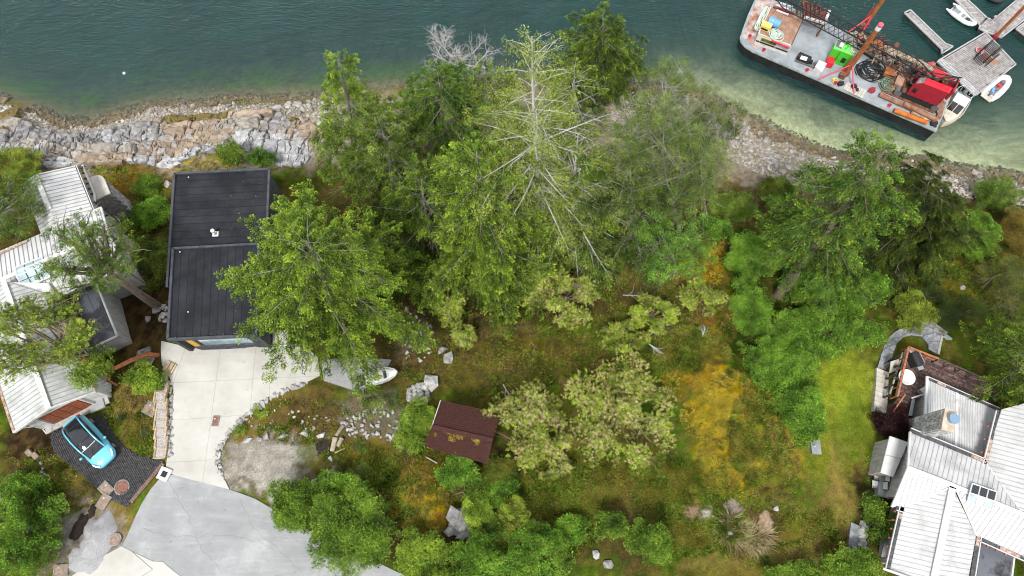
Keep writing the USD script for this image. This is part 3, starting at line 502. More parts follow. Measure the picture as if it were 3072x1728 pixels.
def clump_geo(rng, n=46, r=.32, leaf=.13, wd=.55, flat=.6, tone0=.25, upw=.7):
    p = rng.normal(size=(n, 3)); p /= np.linalg.norm(p, axis=1, keepdims=True); p *= (rng.uniform(.15, 1, (n, 1)) ** .5) * r; p[:, 2] *= flat
    d = p / (np.linalg.norm(p, axis=1, keepdims=True) + 1e-6) + rng.normal(size=(n, 3)) * .5; d[:, 2] -= .15
    nn = rng.normal(size=(n, 3)) * .5 + [0, 0, upw]
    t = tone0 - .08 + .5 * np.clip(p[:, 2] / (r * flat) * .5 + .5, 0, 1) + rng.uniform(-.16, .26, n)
    L = leaf * rng.uniform(.7, 1.25, n)
    return leaf_quads(p, d, nn, L, L * wd, t)
def rosette_geo(rng, n=26, leaf=.15):
    a = rng.uniform(0, 2 * math.pi, n); el = rng.uniform(-.2, 1.0, n)
    d = np.stack([np.cos(a) * np.cos(el), np.sin(a) * np.cos(el), np.sin(el)], 1); p = d * .03 + rng.normal(size=(n, 3)) * .05
    return leaf_quads(p, d, np.cross(d, np.cross([0, 0, 1.], d)) + rng.normal(size=(n, 3)) * .2, leaf * rng.uniform(.7, 1.2, n), leaf * .42, .3 + .3 * el + rng.uniform(-.1, .2, n))
def bloom_geo(rng, n=26, r=.11):
    p = rng.normal(size=(n, 3)) * [r * .6, r * .6, r * .5]; d = rng.normal(size=(n, 3)) + [0, 0, .6]
    return leaf_quads(p, d, rng.normal(size=(n, 3)) + [0, 0, 1], .065, .055, rng.uniform(.2, .9, n))
def tuft_geo(rng, n=26, h=.3, w=.02, spread=.6, tone=(.1, .9)):
    a = rng.uniform(0, 2 * math.pi, n); r = rng.uniform(0, .12, n)
    p = np.stack([np.cos(a) * r, np.sin(a) * r, 0 * a], 1); d = np.stack([np.cos(a) * spread * rng.uniform(.2, 1.2, n), np.sin(a) * spread * rng.uniform(.2, 1.2, n), np.ones(n)], 1)
    return leaf_quads(p, d, rng.normal(size=(n, 3)) + [0, 0, .3], h * rng.uniform(.5, 1.2, n), w, rng.uniform(*tone, n))
kr = np.random.default_rng(3)
def families():
    for m in ('fir_green', 'fir_bright', 'fir_dark', 'fir_blue'):
        for k in range(2): add_kind(f'{m}_frond_{"ab"[k]}', *brush_geo(kr), m)
    for k in range(2):
        add_kind(f'larch_light_frond_{"ab"[k]}', *brush_geo(kr, L=.6, r=.2, n=34), 'larch_light')
        add_kind(f'alder_dull_frond_{"ab"[k]}', *brush_geo(kr, L=.6, r=.2, n=36), 'alder_dull')
        add_kind(f'cedar_frond_{"ab"[k]}', *spray_geo(kr, L=.8, W=.34, droop=.6, leaf=.11, nside=6), 'cedar')
        for m, lf, wd in (('alder_leaf', .085, .6), ('alder_dull', .085, .6), ('maple_leaf', .13, .5), ('bush_bright', .12, .6), ('lime_leaf', .12, .55), ('salal', .12, .6), ('olive_leaf', .10, .5), ('rust_leaf', .10, .55), ('plum_leaf', .10, .6), ('larch_light', .09, .5), ('dwarf_conifer', .07, .35), ('fir_dark', .10, .4), ('fir_green', .095, .4)):
            add_kind(f'{m}_clump_{"ab"[k]}', *clump_geo(kr, leaf=lf * 1.02, wd=wd, n=56 if m == 'dwarf_conifer' else 50), m)
        add_kind(f'arbutus_leaf_rosette_{"ab"[k]}', *rosette_geo(kr), 'arbutus_leaf')
        add_kind(f'arbutus_bloom_{"ab"[k]}', *bloom_geo(kr), 'arbutus_bloom')
        add_kind(f'arbutus_tan_{"ab"[k]}', *bloom_geo(kr), 'arbutus_tan')
        add_kind(f'blade_green_tuft_{"ab"[k]}', *tuft_geo(kr, n=14, h=.28, w=.055, spread=1.7), 'blade_green')
        add_kind(f'blade_olive_tuft_{"ab"[k]}', *tuft_geo(kr, n=14, h=.24, w=.05, spread=1.7), 'blade_olive')
        add_kind(f'blade_brown_tuft_{"ab"[k]}', *tuft_geo(kr, n=14, h=.2, w=.045, spread=1.8), 'blade_brown')
        add_kind(f'moss_cushion_{"ab"[k]}', *clump_geo(kr, n=30, r=.12, leaf=.05, flat=.4), 'moss_tuft')
        add_kind(f'straw_tuft_{"ab"[k]}', *tuft_geo(kr, n=40, h=.9, w=.018, spread=1.1), 'straw')
        add_kind(f'reed_tuft_{"ab"[k]}', *tuft_geo(kr, n=40, h=.8, w=.02, spread=1.2), 'blade_green')
families()
add_kind('dry_leaf_a', *leaf_quads(kr.normal(size=(3, 3)) * [.05, .05, .004], kr.normal(size=(3, 3)) * [1, 1, .15], np.tile([0, 0, 1.], (3, 1)), .075, .04, np.array([.2, .5, .8])), 'arbutus_tan')
add_kind('dry_leaf_b', *leaf_quads(kr.normal(size=(3, 3)) * [.05, .05, .004], kr.normal(size=(3, 3)) * [1, 1, .15], np.tile([0, 0, 1.], (3, 1)), .07, .035, np.array([.1, .3, .6])), 'blade_brown')
def ab(*names): return [f'{n}_{s}' for n in names for s in 'ab']
def quat_from(x, up):
    """quaternions (w,x,y,z) that turn +x to x and +z towards up"""
    x = x / (np.linalg.norm(x, axis=1, keepdims=True) + 1e-9); y = np.cross(up, x); y /= np.linalg.norm(y, axis=1, keepdims=True) + 1e-9; z = np.cross(x, y)
    R = np.stack([x, y, z], 2)
    from scipy.spatial.transform import Rotation
    qv = Rotation.from_matrix(R).as_quat(); return qv[:, [3, 0, 1, 2]]
def scatter(parent, name, kinds, which, pos, quat, scale, label=None, kind='stuff'):
    """many leaves or sprays of a few kinds: one PointInstancer that is a part of parent (or a ground cover of its own)"""
    path = path_of(parent, name)
    pi = UsdGeom.PointInstancer.Define(stage, path)
    for j, k in enumerate(kinds):
        pr = stage.DefinePrim(f'{path}/kinds/{k}', 'Mesh'); pr.GetReferences().AddInternalReference(KINDS[k])
        pi.GetPrototypesRel().AddTarget(pr.GetPath())
    pos = np.asarray(pos) - origin(parent)
    pi.CreateProtoIndicesAttr(Vt.IntArray.FromNumpy(np.asarray(which, np.int32)))
    pi.CreatePositionsAttr(Vt.Vec3fArray.FromNumpy(pos.astype(np.float32)))
    pi.CreateOrientationsAttr(Vt.QuathArray.FromNumpy(np.ascontiguousarray(np.asarray(quat)[:, [1, 2, 3, 0]].astype(np.float16))))
    sc = np.asarray(scale, np.float32); sc = np.repeat(sc[:, None], 3, 1) if sc.ndim == 1 else sc
    pi.CreateScalesAttr(Vt.Vec3fArray.FromNumpy(np.ascontiguousarray(sc)))
    return tag(pi, label, kind=kind)
def conifer(name, label, base, h, R, kinds, bark='bark_grey', lean=(0, 0), seed=0, start=.2, profile=.8, dens=1.0, droop=.25, bare=.0, group=None, cat='tree', size=1.0, bend=.15, ragged=.35, trunk_r=None, inner=.14, spacing=.5):
    """a needle tree: uneven limbs round a tapering trunk, each forked into shoots clad with needles, gaps between"""
    rng = np.random.default_rng(seed); base = np.asarray(base, float)
    t = thing(name, label, cat, base, group)
    tr = trunk_r or .016 * h + .06
    axis_at = lambda s: base + np.array([lean[0] * s ** 1.2 + bend * math.sin(s * 4 + seed), lean[1] * s ** 1.2 + bend * math.cos(s * 3 + seed), h * s])
    ss = np.linspace(0, 1, 14); tp = np.array([axis_at(s) for s in ss]); tp[0, 2] -= .3
    mesh('trunk', tube(tp, tr * (1 - ss * .93) + .012, 9), bark, t, smooth=True)
    limbs, PP, XX, SS = [], [], [], []
    s = start; az = rng.uniform(0, 6.28)
    while s < .985:
        q = (s - start) / (1 - start)
        r = R * (1 - q ** 1.3) ** profile * min(1, .6 + q * 3)
        for _ in range(rng.integers(2, 4)):
            az += 2.399 + rng.uniform(-.6, .6)
            lump = .5 + .32 * math.sin(az * 2 + s * h * .9 + seed) + .18 * math.sin(az * 5 - s * h * 1.7 + seed * 3)
            L = max(.5, r * (1.12 - ragged * 1.5 * (1 - lump)) * rng.uniform(.8, 1.1)) + .2
            p0 = axis_at(s); rise = .45 * q + .08 - droop * .9 * (1 - q) + rng.uniform(-.12, .12)
            n = max(4, int(L / .5) + 2); u = np.linspace(0, 1, n); swing = rng.uniform(-.5, .5)
            d = np.array([math.cos(az), math.sin(az), rise])
            pts = p0 + d * L * u[:, None] + np.stack([-math.sin(az) * swing * L * u ** 2 * .5, math.cos(az) * swing * L * u ** 2 * .5, -droop * L * (u ** 2) * rng.uniform(.3, 1.0) + .05 * L * np.sin(u * 3.1)], 1)
            limbs.append(limb(pts, ((.010 + .009 * L) * (1 - u * .85) + .004) * (1 if bare > .2 else .7), 4))
            at = lambda v: np.array([np.interp(v, u, pts[:, c]) for c in range(3)])
            dead = rng.uniform() < bare
            ns = max(3, int(L / .36 * dens))
            for k in range(ns + 1):
                v = min(1, inner + (1 - inner) * (k + rng.uniform(0, .9)) / ns); q0 = at(v); sd_ = (1 if k % 2 else -1)
                a2 = az + swing * v + (sd_ * rng.uniform(.55, 1.15) * (1 - v * .5) if k < ns else 0)
                sl = (.14 + .30 * (1 - v)) * L * rng.uniform(.5, 1.15) + .25; sl = min(sl, 1.7)
                dz = rng.uniform(-.5, .08)
                e = q0 + np.array([math.cos(a2), math.sin(a2), dz]) * sl
                if dead or sl > .9 or rng.uniform() < .15: limbs.append(limb([q0, (q0 + e) / 2 + rng.normal(size=3) * .05, e], [.010, .007, .003], 3))
                if dead:
                    if rng.uniform() < .5: limbs.append(limb([(q0 + e) / 2, e + rng.normal(size=3) * .3 * sl], [.006, .003], 3))
                    continue
                m = max(1, int(round(sl / (.27 * size) * rng.uniform(.8, 1.25))))
                for c in range(m):
                    w = (c + .2) / m
                    PP.append(q0 + (e - q0) * w + rng.normal(size=3) * .07); aa = a2 + rng.uniform(-.7, .7)
                    XX.append([math.cos(aa), math.sin(aa), dz * .7 + rng.uniform(-.35, .25)]); SS.append(rng.uniform(.85, 1.4) * size)
        s += spacing / h * rng.uniform(.7, 1.3)
    for w in (.9, .94, .97): PP.append(axis_at(w)); XX.append([rng.normal() * .4, rng.normal() * .4, 1]); SS.append(.8 * size)
    mesh('limbs', limbs, bark, t, kind='stuff')
    PP, XX, SS = np.array(PP), np.array(XX, float), np.array(SS)
    up = np.tile([0, 0, 1.0], (len(PP), 1)) + rng.normal(size=(len(PP), 3)) * .35
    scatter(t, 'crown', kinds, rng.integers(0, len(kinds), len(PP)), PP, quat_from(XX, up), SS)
    return t
def broadleaf(name, label, base, crown, rad, kinds, bark='bark_brown', n=700, seed=0, lobes=14, size=1.0, group=None, cat='tree', weights=None, trunk_r=.1, stems=1, hollow=.45, bare_twigs=0, tall=None, lobe_r=.42, trunk_path=None, topkinds=None, visible_limbs=1.0):
    """a leafy tree or bush: limbs from the trunk to a number of leaf masses inside an ellipsoid, each with a ragged skin of leaves"""
    rng = np.random.default_rng(seed); base, crown, rad = (np.asarray(x, float) for x in (base, crown, rad))
    t = thing(name, label, cat, base, group)
    cen = []
    tries = 0
    while len(cen) < lobes and tries < 6000:
        tries += 1
        p = rng.normal(size=3); p /= np.linalg.norm(p); p *= rng.uniform(.25, .86) ** .6; p[2] = p[2] * .9 + .05
        if p[2] < -.55: continue
        if all(np.linalg.norm((p - c)) > .38 * (14 / lobes) ** .33 for c in cen) or tries > 3000: cen.append(p)
    C_ = crown + np.array(cen) * rad
    limbs, tw = [], []
    joint = base + (crown - base) * .45 if trunk_path is None else np.asarray(trunk_path[-1], float)
    if trunk_path is not None:
        tp = np.array(trunk_path, float); ss = np.linspace(0, 1, len(tp)); mesh('trunk', tube(tp, trunk_r * (1 - .5 * ss), 9), bark, t, smooth=True)
    elif stems == 1:
        tp = np.array([base - [0, 0, .2], base + (joint - base) * .5 + rng.normal(size=3) * .06, joint]); mesh('trunk', tube(tp, [trunk_r * 1.15, trunk_r, trunk_r * .8], 8), bark, t, smooth=True)
    else:
        ms = [tube([base + [rng.normal() * .15, rng.normal() * .15, -.15], (base + joint) / 2 + rng.normal(size=3) * .2, joint + rng.normal(size=3) * .3], [trunk_r, trunk_r * .8, trunk_r * .5], 5) for _ in range(stems)]
        mesh('trunk', ms, bark, t, smooth=True)
    for c in C_:
        m1 = (joint + c) / 2 + rng.normal(size=3) * rad * .10 + [0, 0, -.1 * rad[2]]
        limbs.append(limb([joint, m1, c], [trunk_r * .55, trunk_r * .36, trunk_r * .14], 5))
        for _ in range(5):
            e = c + rng.normal(size=3) * rad * lobe_r * .55
            limbs.append(limb([m1 * .3 + c * .7, (c + e) / 2 + rng.normal(size=3) * .08, e], [trunk_r * .16, trunk_r * .10, .006], 4))
    for _ in range(bare_twigs):
        p = rng.normal(size=3); p /= np.linalg.norm(p); p[2] = abs(p[2]); e = crown + p * rad * rng.uniform(.9, 1.15); c = C_[rng.integers(len(C_))]
        limbs.append(limb([c, (c + e) / 2 + rng.normal(size=3) * .15, e], [.03, .02, .006], 4))
        for _k in range(3): limbs.append(limb([(c + e) / 2, e + rng.normal(size=3) * rad * .18], [.012, .004], 3))
    mesh('limbs', limbs, 'twig_brown' if bark == 'bark_red' else bark, t, kind='stuff')
    lr = lobe_r * rad * (14 / lobes) ** .33
    which_l = rng.integers(0, len(C_), n); p = rng.normal(size=(n, 3)); p /= np.linalg.norm(p, axis=1, keepdims=True); p[:, 2] = np.where(p[:, 2] < -.3, -p[:, 2], p[:, 2])
    rr = (hollow + (1 - hollow) * rng.uniform(size=(n, 1)) ** .5)
    wob = .75 + .5 * noise(p * 2.2 + which_l[:, None] * 7.0 + seed, 3)[:, None]
    P = C_[which_l] + p * rr * wob * lr * rng.uniform(.85, 1.1, (n, 1))
    a = rng.uniform(0, 6.28, n); X = p + np.stack([np.cos(a), np.sin(a), -.3 + 0 * a], 1) * .8
    up = p * .6 + [0, 0, 1.0] + rng.normal(size=(n, 3)) * .3
    w = rng.choice(len(kinds), n, p=None if weights is None else np.array(weights) / np.sum(weights))
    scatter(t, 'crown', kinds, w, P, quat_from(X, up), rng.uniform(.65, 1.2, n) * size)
    return t
def shrub(name, label, dx, dy, rpx, kinds, hgt=1.2, seed=0, n=None, size=.8, squash=1.0, **kw):
    """a low bush whose middle is seen at (dx, dy), rpx wide to each side"""
    b = gp(dx, dy); c = unp(dx, dy, b[2] + hgt * .5); s = (CAM_H - b[2] - hgt * .5) / 1717 * 1.06
    rx = rpx * s; ry = rx * squash; b = np.array([c[0], c[1], float(gz(c[0], c[1]))])
    area = rx * ry
    lob = kw.pop('lobes', int(np.clip(6 + area * 4, 6, 40)))
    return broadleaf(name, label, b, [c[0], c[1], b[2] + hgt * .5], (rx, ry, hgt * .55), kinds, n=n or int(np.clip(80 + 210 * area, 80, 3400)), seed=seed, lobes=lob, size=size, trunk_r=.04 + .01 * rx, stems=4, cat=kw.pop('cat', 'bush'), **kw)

# ================================================================== drives, left house, black roofed house, car
def z5(ox, oy, s, x, y, z): return unn(ox + x / s, oy + y / s, z)
def L1(x, y, z): return z5(0, 470, 4.026, x, y, z)
def L2(x, y, z): return z5(0, 800, 2.7875, x, y, z)
def L6(x, y, z): return z5(480, 960, 4.2625, x, y, z)
grainy('white_roof', (.37, .368, .36), (.52, .52, .52), scale=.9, rough=.5, detail=9, lo=.27, hi=.52, vary=.04)
grainy('weathered_roof', (.27, .285, .27), (.48, .49, .48), scale=.9, rough=.6, detail=9, lo=.32, hi=.62, vary=.05)
grainy('roof_seam', (.20, .205, .205), (.34, .345, .345), scale=1.5, rough=.5)
grainy('seam_light', (.32, .325, .33), (.46, .465, .47), scale=1.5, rough=.5)
grainy('rusty_trim', (.20, .10, .06), (.50, .40, .34), scale=5, rough=.8)
grainy('white_trim', (.36, .355, .335), (.58, .575, .56), scale=2.0, rough=.6, lo=.3, hi=.5)
grainy('grey_siding', (.26, .25, .235), (.42, .41, .39), scale=6, rough=.9, stretch=(1, 1, .2, 0))
grainy('weathered_plank', (.22, .20, .18), (.46, .43, .40), scale=7, rough=.95, bump=.4, vary=.25)
grainy('red_door', (.16, .045, .02), (.30, .09, .04), scale=6, rough=.6, vary=.15)
grainy('grey_stone', (.14, .135, .13), (.36, .35, .34), scale=4, rough=.95, bump=.6, bscale=14, vary=.25)
grainy('cream_cap', (.36, .335, .29), (.50, .475, .42), scale=1.4, rough=.8)
grainy('wet_membrane', (.016, .017, .022), (.115, .12, .14), scale=.55, rough=.30, detail=4, lo=.44, hi=.56, spec=.5)
grainy('dark_gutter', (.03, .03, .032), (.09, .09, .095), scale=4, rough=.6)
grainy('dark_wood', (.035, .026, .022), (.10, .075, .062), scale=6, rough=.8)
grainy('black_roofing', (.008, .009, .013), (.030, .032, .040), scale=.7, rough=.7, bump=.15, bscale=90, detail=9, lo=.4, hi=.8, vary=.16, spec=.25)
grainy('lap_black', (.003, .003, .004), (.008, .008, .010), scale=3, rough=.8)
grainy('roof_curb', (.035, .039, .047), (.065, .07, .085), scale=2, rough=.6)
grainy('charcoal_wall', (.03, .032, .036), (.06, .062, .068), scale=3, rough=.7)
grainy('yellow_wood', (.42, .24, .05), (.60, .38, .10), scale=6, rough=.6)
grainy('fresh_timber', (.28, .21, .125), (.47, .38, .26), scale=5, rough=.85, vary=.2)
grainy('step_gravel', (.20, .185, .18), (.46, .43, .43), scale=18, rough=1, detail=3, lo=.4, hi=.6)
grainy('dark_paver', (.035, .035, .038), (.11, .11, .115), scale=5, rough=.85, island=.35)
grainy('red_paver', (.12, .07, .055), (.22, .15, .125), scale=7, rough=.9)
grainy('rust_plate', (.13, .055, .04), (.24, .12, .09), scale=7, rough=.8)
grainy('brown_plate', (.17, .12, .09), (.30, .23, .18), scale=6, rough=.85)
grainy('fine_gravel', (.17, .17, .178), (.42, .42, .43), scale=22, rough=1, detail=3, lo=.38, hi=.62, bump=.6, bscale=30)
grainy('black_soil', (.008, .006, .005), (.05, .035, .03), scale=16, rough=1, bump=.9, bscale=22)
grainy('pale_stone', (.22, .215, .205), (.46, .455, .445), scale=3.5, rough=.95, bump=.4, bscale=14, vary=.2)
grainy('shore_stone', (.20, .185, .16), (.46, .43, .39), scale=2.6, rough=.95, bump=.5, bscale=9, vary=.32)
grainy('wet_stone', (.07, .055, .035), (.22, .175, .11), scale=3, rough=.7, bump=.5, bscale=9, vary=.3)
M('dark_glass', {'p': ('principled_bsdf', {'base_color': (.012, .014, .018), 'roughness': .05, 'specular_ior_level': .8})}, [])
M('sky_glass', {'g': ('geometry', {}), 'n': ('noise_texture', {'scale': .9}), 'r': ('rgb_ramp', {'ramp': [(.35, (.16, .24, .26)), (.65, (.42, .52, .55))]}), 'p': ('principled_bsdf', {'roughness': .08, 'specular_ior_level': .8})}, [('g.position', 'n.vector'), ('n.fac', 'r.fac'), ('r.color', 'p.base_color')])
M('clear_pane', {'t': ('transparent_bsdf', {'color': (.75, .86, .84)}), 'gl': ('glossy_bsdf', {'roughness': .03}), 'f': ('fresnel', {'IOR': 1.5}), 'm': ('mix_closure', {})}, [('f.fac', 'm.fac'), ('t.BSDF', 'm.closure1'), ('gl.BSDF', 'm.closure2')], surface='m.closure')

# ---- the pale concrete drive, cast in panels with open joints
def jline(*pts): return LineString([tuple(L6(x, y, 9)[:2]) for x, y in pts])
joints = [jline((800, 250), (765, 420), (725, 780), (690, 1010), (630, 1500), (560, 2100)), jline((1235, 250), (1195, 770), (1150, 1300), (1100, 2100)), jline((1445, 420), (1415, 740), (1412, 1400)), jline((330, 350), (240, 640), (190, 800), (150, 1449)),
          jline((-200, 830), (200, 808), (750, 780), (1500, 745), (2100, 720)), jline((-200, 1310), (180, 1280), (760, 1240), (1500, 1190)), jline((-300, 1850), (700, 1790), (1400, 1740)), jline((60, 2300), (900, 2260)), jline((-20, 540), (190, 290))]
panels = Polygon(DRIVE).buffer(0).difference(shapely.union_all([j.buffer(.006) for j in joints]))
drive = thing('driveway', 'pale new concrete driveway cast in panels, leading to the black roofed house', 'driveway', kind='structure')
for g_ in sorted(panels.geoms, key=lambda t: -t.area):
    if g_.area > .15: mesh('concrete_panel', sheet(g_, .03, step=.7, thick=.14), 'pale_concrete', drive)
mesh('joint_bed', sheet(Polygon(DRIVE), .0, step=.8, thick=.1), 'wet_joint', drive)
ap = Polygon(APRON).buffer(0).difference(LineString([tuple(p[:2]) for p in hit(np.array([330, 385, 250.]), np.array([1385, 1432, 1520.]))]).buffer(.02))
apron = thing('concrete_apron', 'pale concrete apron at the bottom edge, left of the road', 'pavement', kind='structure')
for g_ in getattr(ap, 'geoms', [ap]): mesh('concrete_panel', sheet(g_, .035, step=.8, thick=.2), 'pale_concrete', apron)
mesh('patio', sheet(PATIO, .02, step=.4), 'fine_gravel', label='grey gravel pad under the roof fir beside the drive', kind='structure')
# ---- paved drive of small dark blocks
pav = thing('paver_drive', 'dark block paved drive in front of the left garage', 'driveway', kind='structure')
mesh('bed', sheet(PAVER, -.01, step=.5), 'dark_paver', pav)
def block_field(poly, ang, bl, bw, gap, dz, th, rng, herring=False):
    P = Polygon(poly).buffer(-.02); x0, y0, x1, y1 = P.bounds; c = np.array(P.centroid.coords[0]); R_ = math.hypot(x1 - x0, y1 - y0) / 2
    out, k = [], 0
    for r, vv in enumerate(np.arange(-R_, R_, bw)):
        for uu in np.arange(-R_ + (r % 2) * bl / 2, R_, bl):
            x, y = rot2(uu, vv, ang); x += c[0]; y += c[1]
            out.append((x, y))
    out = np.array(out); out = out[shapely.contains_xy(P, out[:, 0], out[:, 1])]
    zz = zfun(out[:, 0], out[:, 1]) + dz + rng.uniform(-.004, .004, len(out))
    b = bevbox(bl - gap, bw - gap, th, .008); bv, bf = np.array(b.vertices), np.array(b.faces); ca, sa = math.cos(ang), math.sin(ang)
    bv = np.stack([bv[:, 0] * ca - bv[:, 1] * sa, bv[:, 0] * sa + bv[:, 1] * ca, bv[:, 2]], 1)
    V = (bv[None] + np.stack([out[:, 0], out[:, 1], zz], 1)[:, None]).reshape(-1, 3)
    F = (bf[None] + (np.arange(len(out)) * len(bv))[:, None, None]).reshape(-1, 3)
    return trimesh.Trimesh(V, F, process=False), out
rng = np.random.default_rng(81)
blk, _ = block_field(PAVER, math.radians(-52), .24, .125, .022, .035, .05, rng)
mesh('pavers', blk, 'dark_paver', pav, kind='stuff')
e0, e1 = hit(np.array([412, 330.]), np.array([1166, 1264.]))
for k in range(18):
    a = e0 + (e1 - e0) * (k + .04) / 18; b_ = e0 + (e1 - e0) * (k + .94) / 18
    mesh('edging_stone', bar([*a[:2], zfun(*a[:2]) + .05], [*b_[:2], zfun(*b_[:2]) + .05], .26, .1), 'red_paver', pav)
def cover_plate(label, dx, dy, w, l, ang, mat='rust_plate', round_=False, name='utility_cover'):
    p = gp(dx, dy); z = float(zfun(*p[:2])) + .05; t = thing(name, label, 'cover', (p[0], p[1], z))
    if round_:
        fr = trimesh.creation.annulus(w * .5, w * .58, .05, sections=24); fr.apply_translation([p[0], p[1], z + .015]); mesh('frame', fr, 'grey_stone', t)
        mesh('lid', cyl([p[0], p[1], z - .01], w * .48, .045, 24), mat, t)
    else:
        for sx, sy, ax, ay in ((0, 1, w + .12, .05), (0, -1, w + .12, .05), (1, 0, .05, l), (-1, 0, .05, l)):
            x, y = rot2(sx * (w / 2 + .03), sy * (l / 2 + .03), ang); mesh('frame_bar', box(p[0] + x, p[1] + y, z + .02, ax, ay, .06, ang), 'grey_stone', t)
        mesh('lid', box(p[0], p[1], z + .015, w, l, .05, ang, .01), mat, t)
        x, y = rot2(-w * .2, l * .25, ang); mesh('lifting_eye', cyl([p[0] + x, p[1] + y, z + .035], .045, .02, 10), 'white_trim', t)
    return t
cover_plate('red brown rectangular cover in the pale concrete drive', 543.5, 1059.5, .38, .62, math.radians(-2))
cover_plate('brown rectangular cover at the edge of the block paving, upper one', 268, 1230, .85, .6, math.radians(-38), 'brown_plate')
cover_plate('brown rectangular cover below the block paving', 262, 1262, .6, .85, math.radians(-25), 'brown_plate')
cover_plate('brown rectangular cover at the bottom edge beside the concrete apron', 155, 1434, .85, .6, math.radians(5), 'brown_plate')
cover_plate('round brown cover in the block paving', 308, 1226, .9, 0, 0, 'rust_plate', True)
cover_plate('round brown cover on the gravel beside the road', 291, 1357, .72, 0, 0, 'brown_plate', True)
cover_plate('grey rectangular cover in the dry bed beside the timber steps', 380, 1029, .85, .8, math.radians(-25), 'brown_plate')
p = gp(415, 1193); t = thing('drain_grate', 'black square drain grate in a white concrete surround where drive and road meet', 'drain', p)
zz = float(zfun(*p[:2])) + .06
for sx, sy, ax, ay in ((0, .31, .8, .22), (0, -.31, .8, .22), (.3, 0, .2, .4), (-.3, 0, .2, .4)):
    x, y = rot2(sx, sy, -.35); mesh('surround', box(p[0] + x, p[1] + y, zz + .03, ax, ay, .12, -.35), 'white_trim', t)
mesh('pit', box(p[0], p[1], zz - .02, .38, .38, .02, -.35), 'black_soil', t)
for k in range(6):
    x, y = rot2(-.16 + k * .064, 0, -.35); mesh('grate_bar', box(p[0] + x, p[1] + y, zz + .05, .02, .38, .04, -.35), 'dark_gutter', t)

# ---- metal roofs
def plane_of(pts):
    p = np.asarray(pts); A_ = np.column_stack([p[:, 0], p[:, 1], np.ones(len(p))]); return np.linalg.lstsq(A_, p[:, 2], rcond=None)[0]
def roof_plane(parent, pts, d0, d1, spacing, mat, th=.08, w=.035, h=.045, seam='roof_seam', exact=False, joined=False):
    """one slope of a metal roof and its standing seams, which run from d0 towards d1"""
    p = np.asarray(pts, float); co = plane_of(p)
    if not exact: p = np.column_stack([p[:, :2], p[:, :2] @ co[:2] + co[2]])
    r = mesh('roof', slab(p, th), mat, parent)
    P = Polygon(p[:, :2]).buffer(-.015); d = np.asarray(d1)[:2] - np.asarray(d0)[:2]; d /= np.linalg.norm(d); nrm = np.array([-d[1], d[0]])
    s = p[:, :2] @ nrm; c0 = p[:, :2].mean(0); out = []
    for v in np.arange(s.min() + spacing * .5, s.max(), spacing):
        q = c0 + nrm * (v - c0 @ nrm); ln = LineString([q - d * 60, q + d * 60]).intersection(P)
        for g_ in getattr(ln, 'geoms', [ln]):
            if g_.length < .25: continue
            a, b = np.array(g_.coords[0]), np.array(g_.coords[-1])
            za, zb = a @ co[:2] + co[2], b @ co[:2] + co[2]
            m = bar([*a, za + h * .4], [*b, zb + h * .4], w, h)
            if joined: out.append(m)
            else: mesh('seam', m, seam, r)
    if joined: mesh('ribs', out, seam, r, kind='stuff')
    return r
def body(pts_top, pts_base): return hull(np.vstack([pts_top, pts_base]))
def shrink(poly, d): return np.array(Polygon([tuple(p[:2]) for p in poly]).buffer(-d, join_style=2).exterior.coords)[:-1]
def lerp(a, b, t): return np.asarray(a) + (np.asarray(b) - np.asarray(a)) * t

lh = thing('white_roof_house', 'house with white standing seam metal roofs and a skylight at the left edge', 'house', (*L2(200, 500, 8)[:2], 6.5))
# north wing
rN, rNs = L1(435, 225, 11.6), L1(600, 640, 11.6)
NEc, SEc = L1(915, 118, 10.6), L1(1130, 655, 10.6)
NWc, SWc = L1(270, 350, 10.6), L1(330, 780, 10.6)
dN = NEc - rN
rx_ = rNs + (rNs - rN) * 1.1; sx2 = SEc + (SEc - NEc) * .45
roof_plane(lh, [rN, NEc, SEc, sx2, rx_], rN, NEc, .33, 'white_roof')
roof_plane(lh, [NWc, rN, rx_, rx_ + (NWc - rN)], rN, NWc, .33, 'white_roof')
mesh('ridge_cap', bar(rN + [0, 0, .05], rNs + [0, 0, .05], .34, .06), 'white_trim', lh)
mesh('gutter', bar(NEc + (NEc - rN) * .012, SEc + (NEc - rN) * .012, .12, .12), 'dark_gutter', lh)
mesh('gutter_rim', bar(NEc + (NEc - rN) * .03 + [0, 0, .07], SEc + (NEc - rN) * .03 + [0, 0, .07], .05, .05), 'white_trim', lh)
mesh('verge_board', bar(rN + [0, 0, .02], NEc + [0, 0, .02], .07, .14), 'white_trim', lh); mesh('verge_board', bar(rN + [0, 0, .02], NWc + [0, 0, .02], .07, .14), 'white_trim', lh)
pl = np.array([lerp(rN, NEc, .88), lerp(rNs, SEc, .88), lerp(rNs, rNs + (NWc - rN), .88), lerp(rN, NWc, .88)]); cen = pl.mean(0)
pl = cen + (pl - cen) * [.97, .97, 1]
mesh('wall', hull(np.vstack([np.column_stack([pl[:, :2], np.full(4, 10.5)]), np.column_stack([pl[:, :2], np.full(4, 3.5)]), lerp(rN, rNs, .04) - [0, 0, .2], lerp(rN, rNs, .96) - [0, 0, .2]])), 'grey_siding', lh)
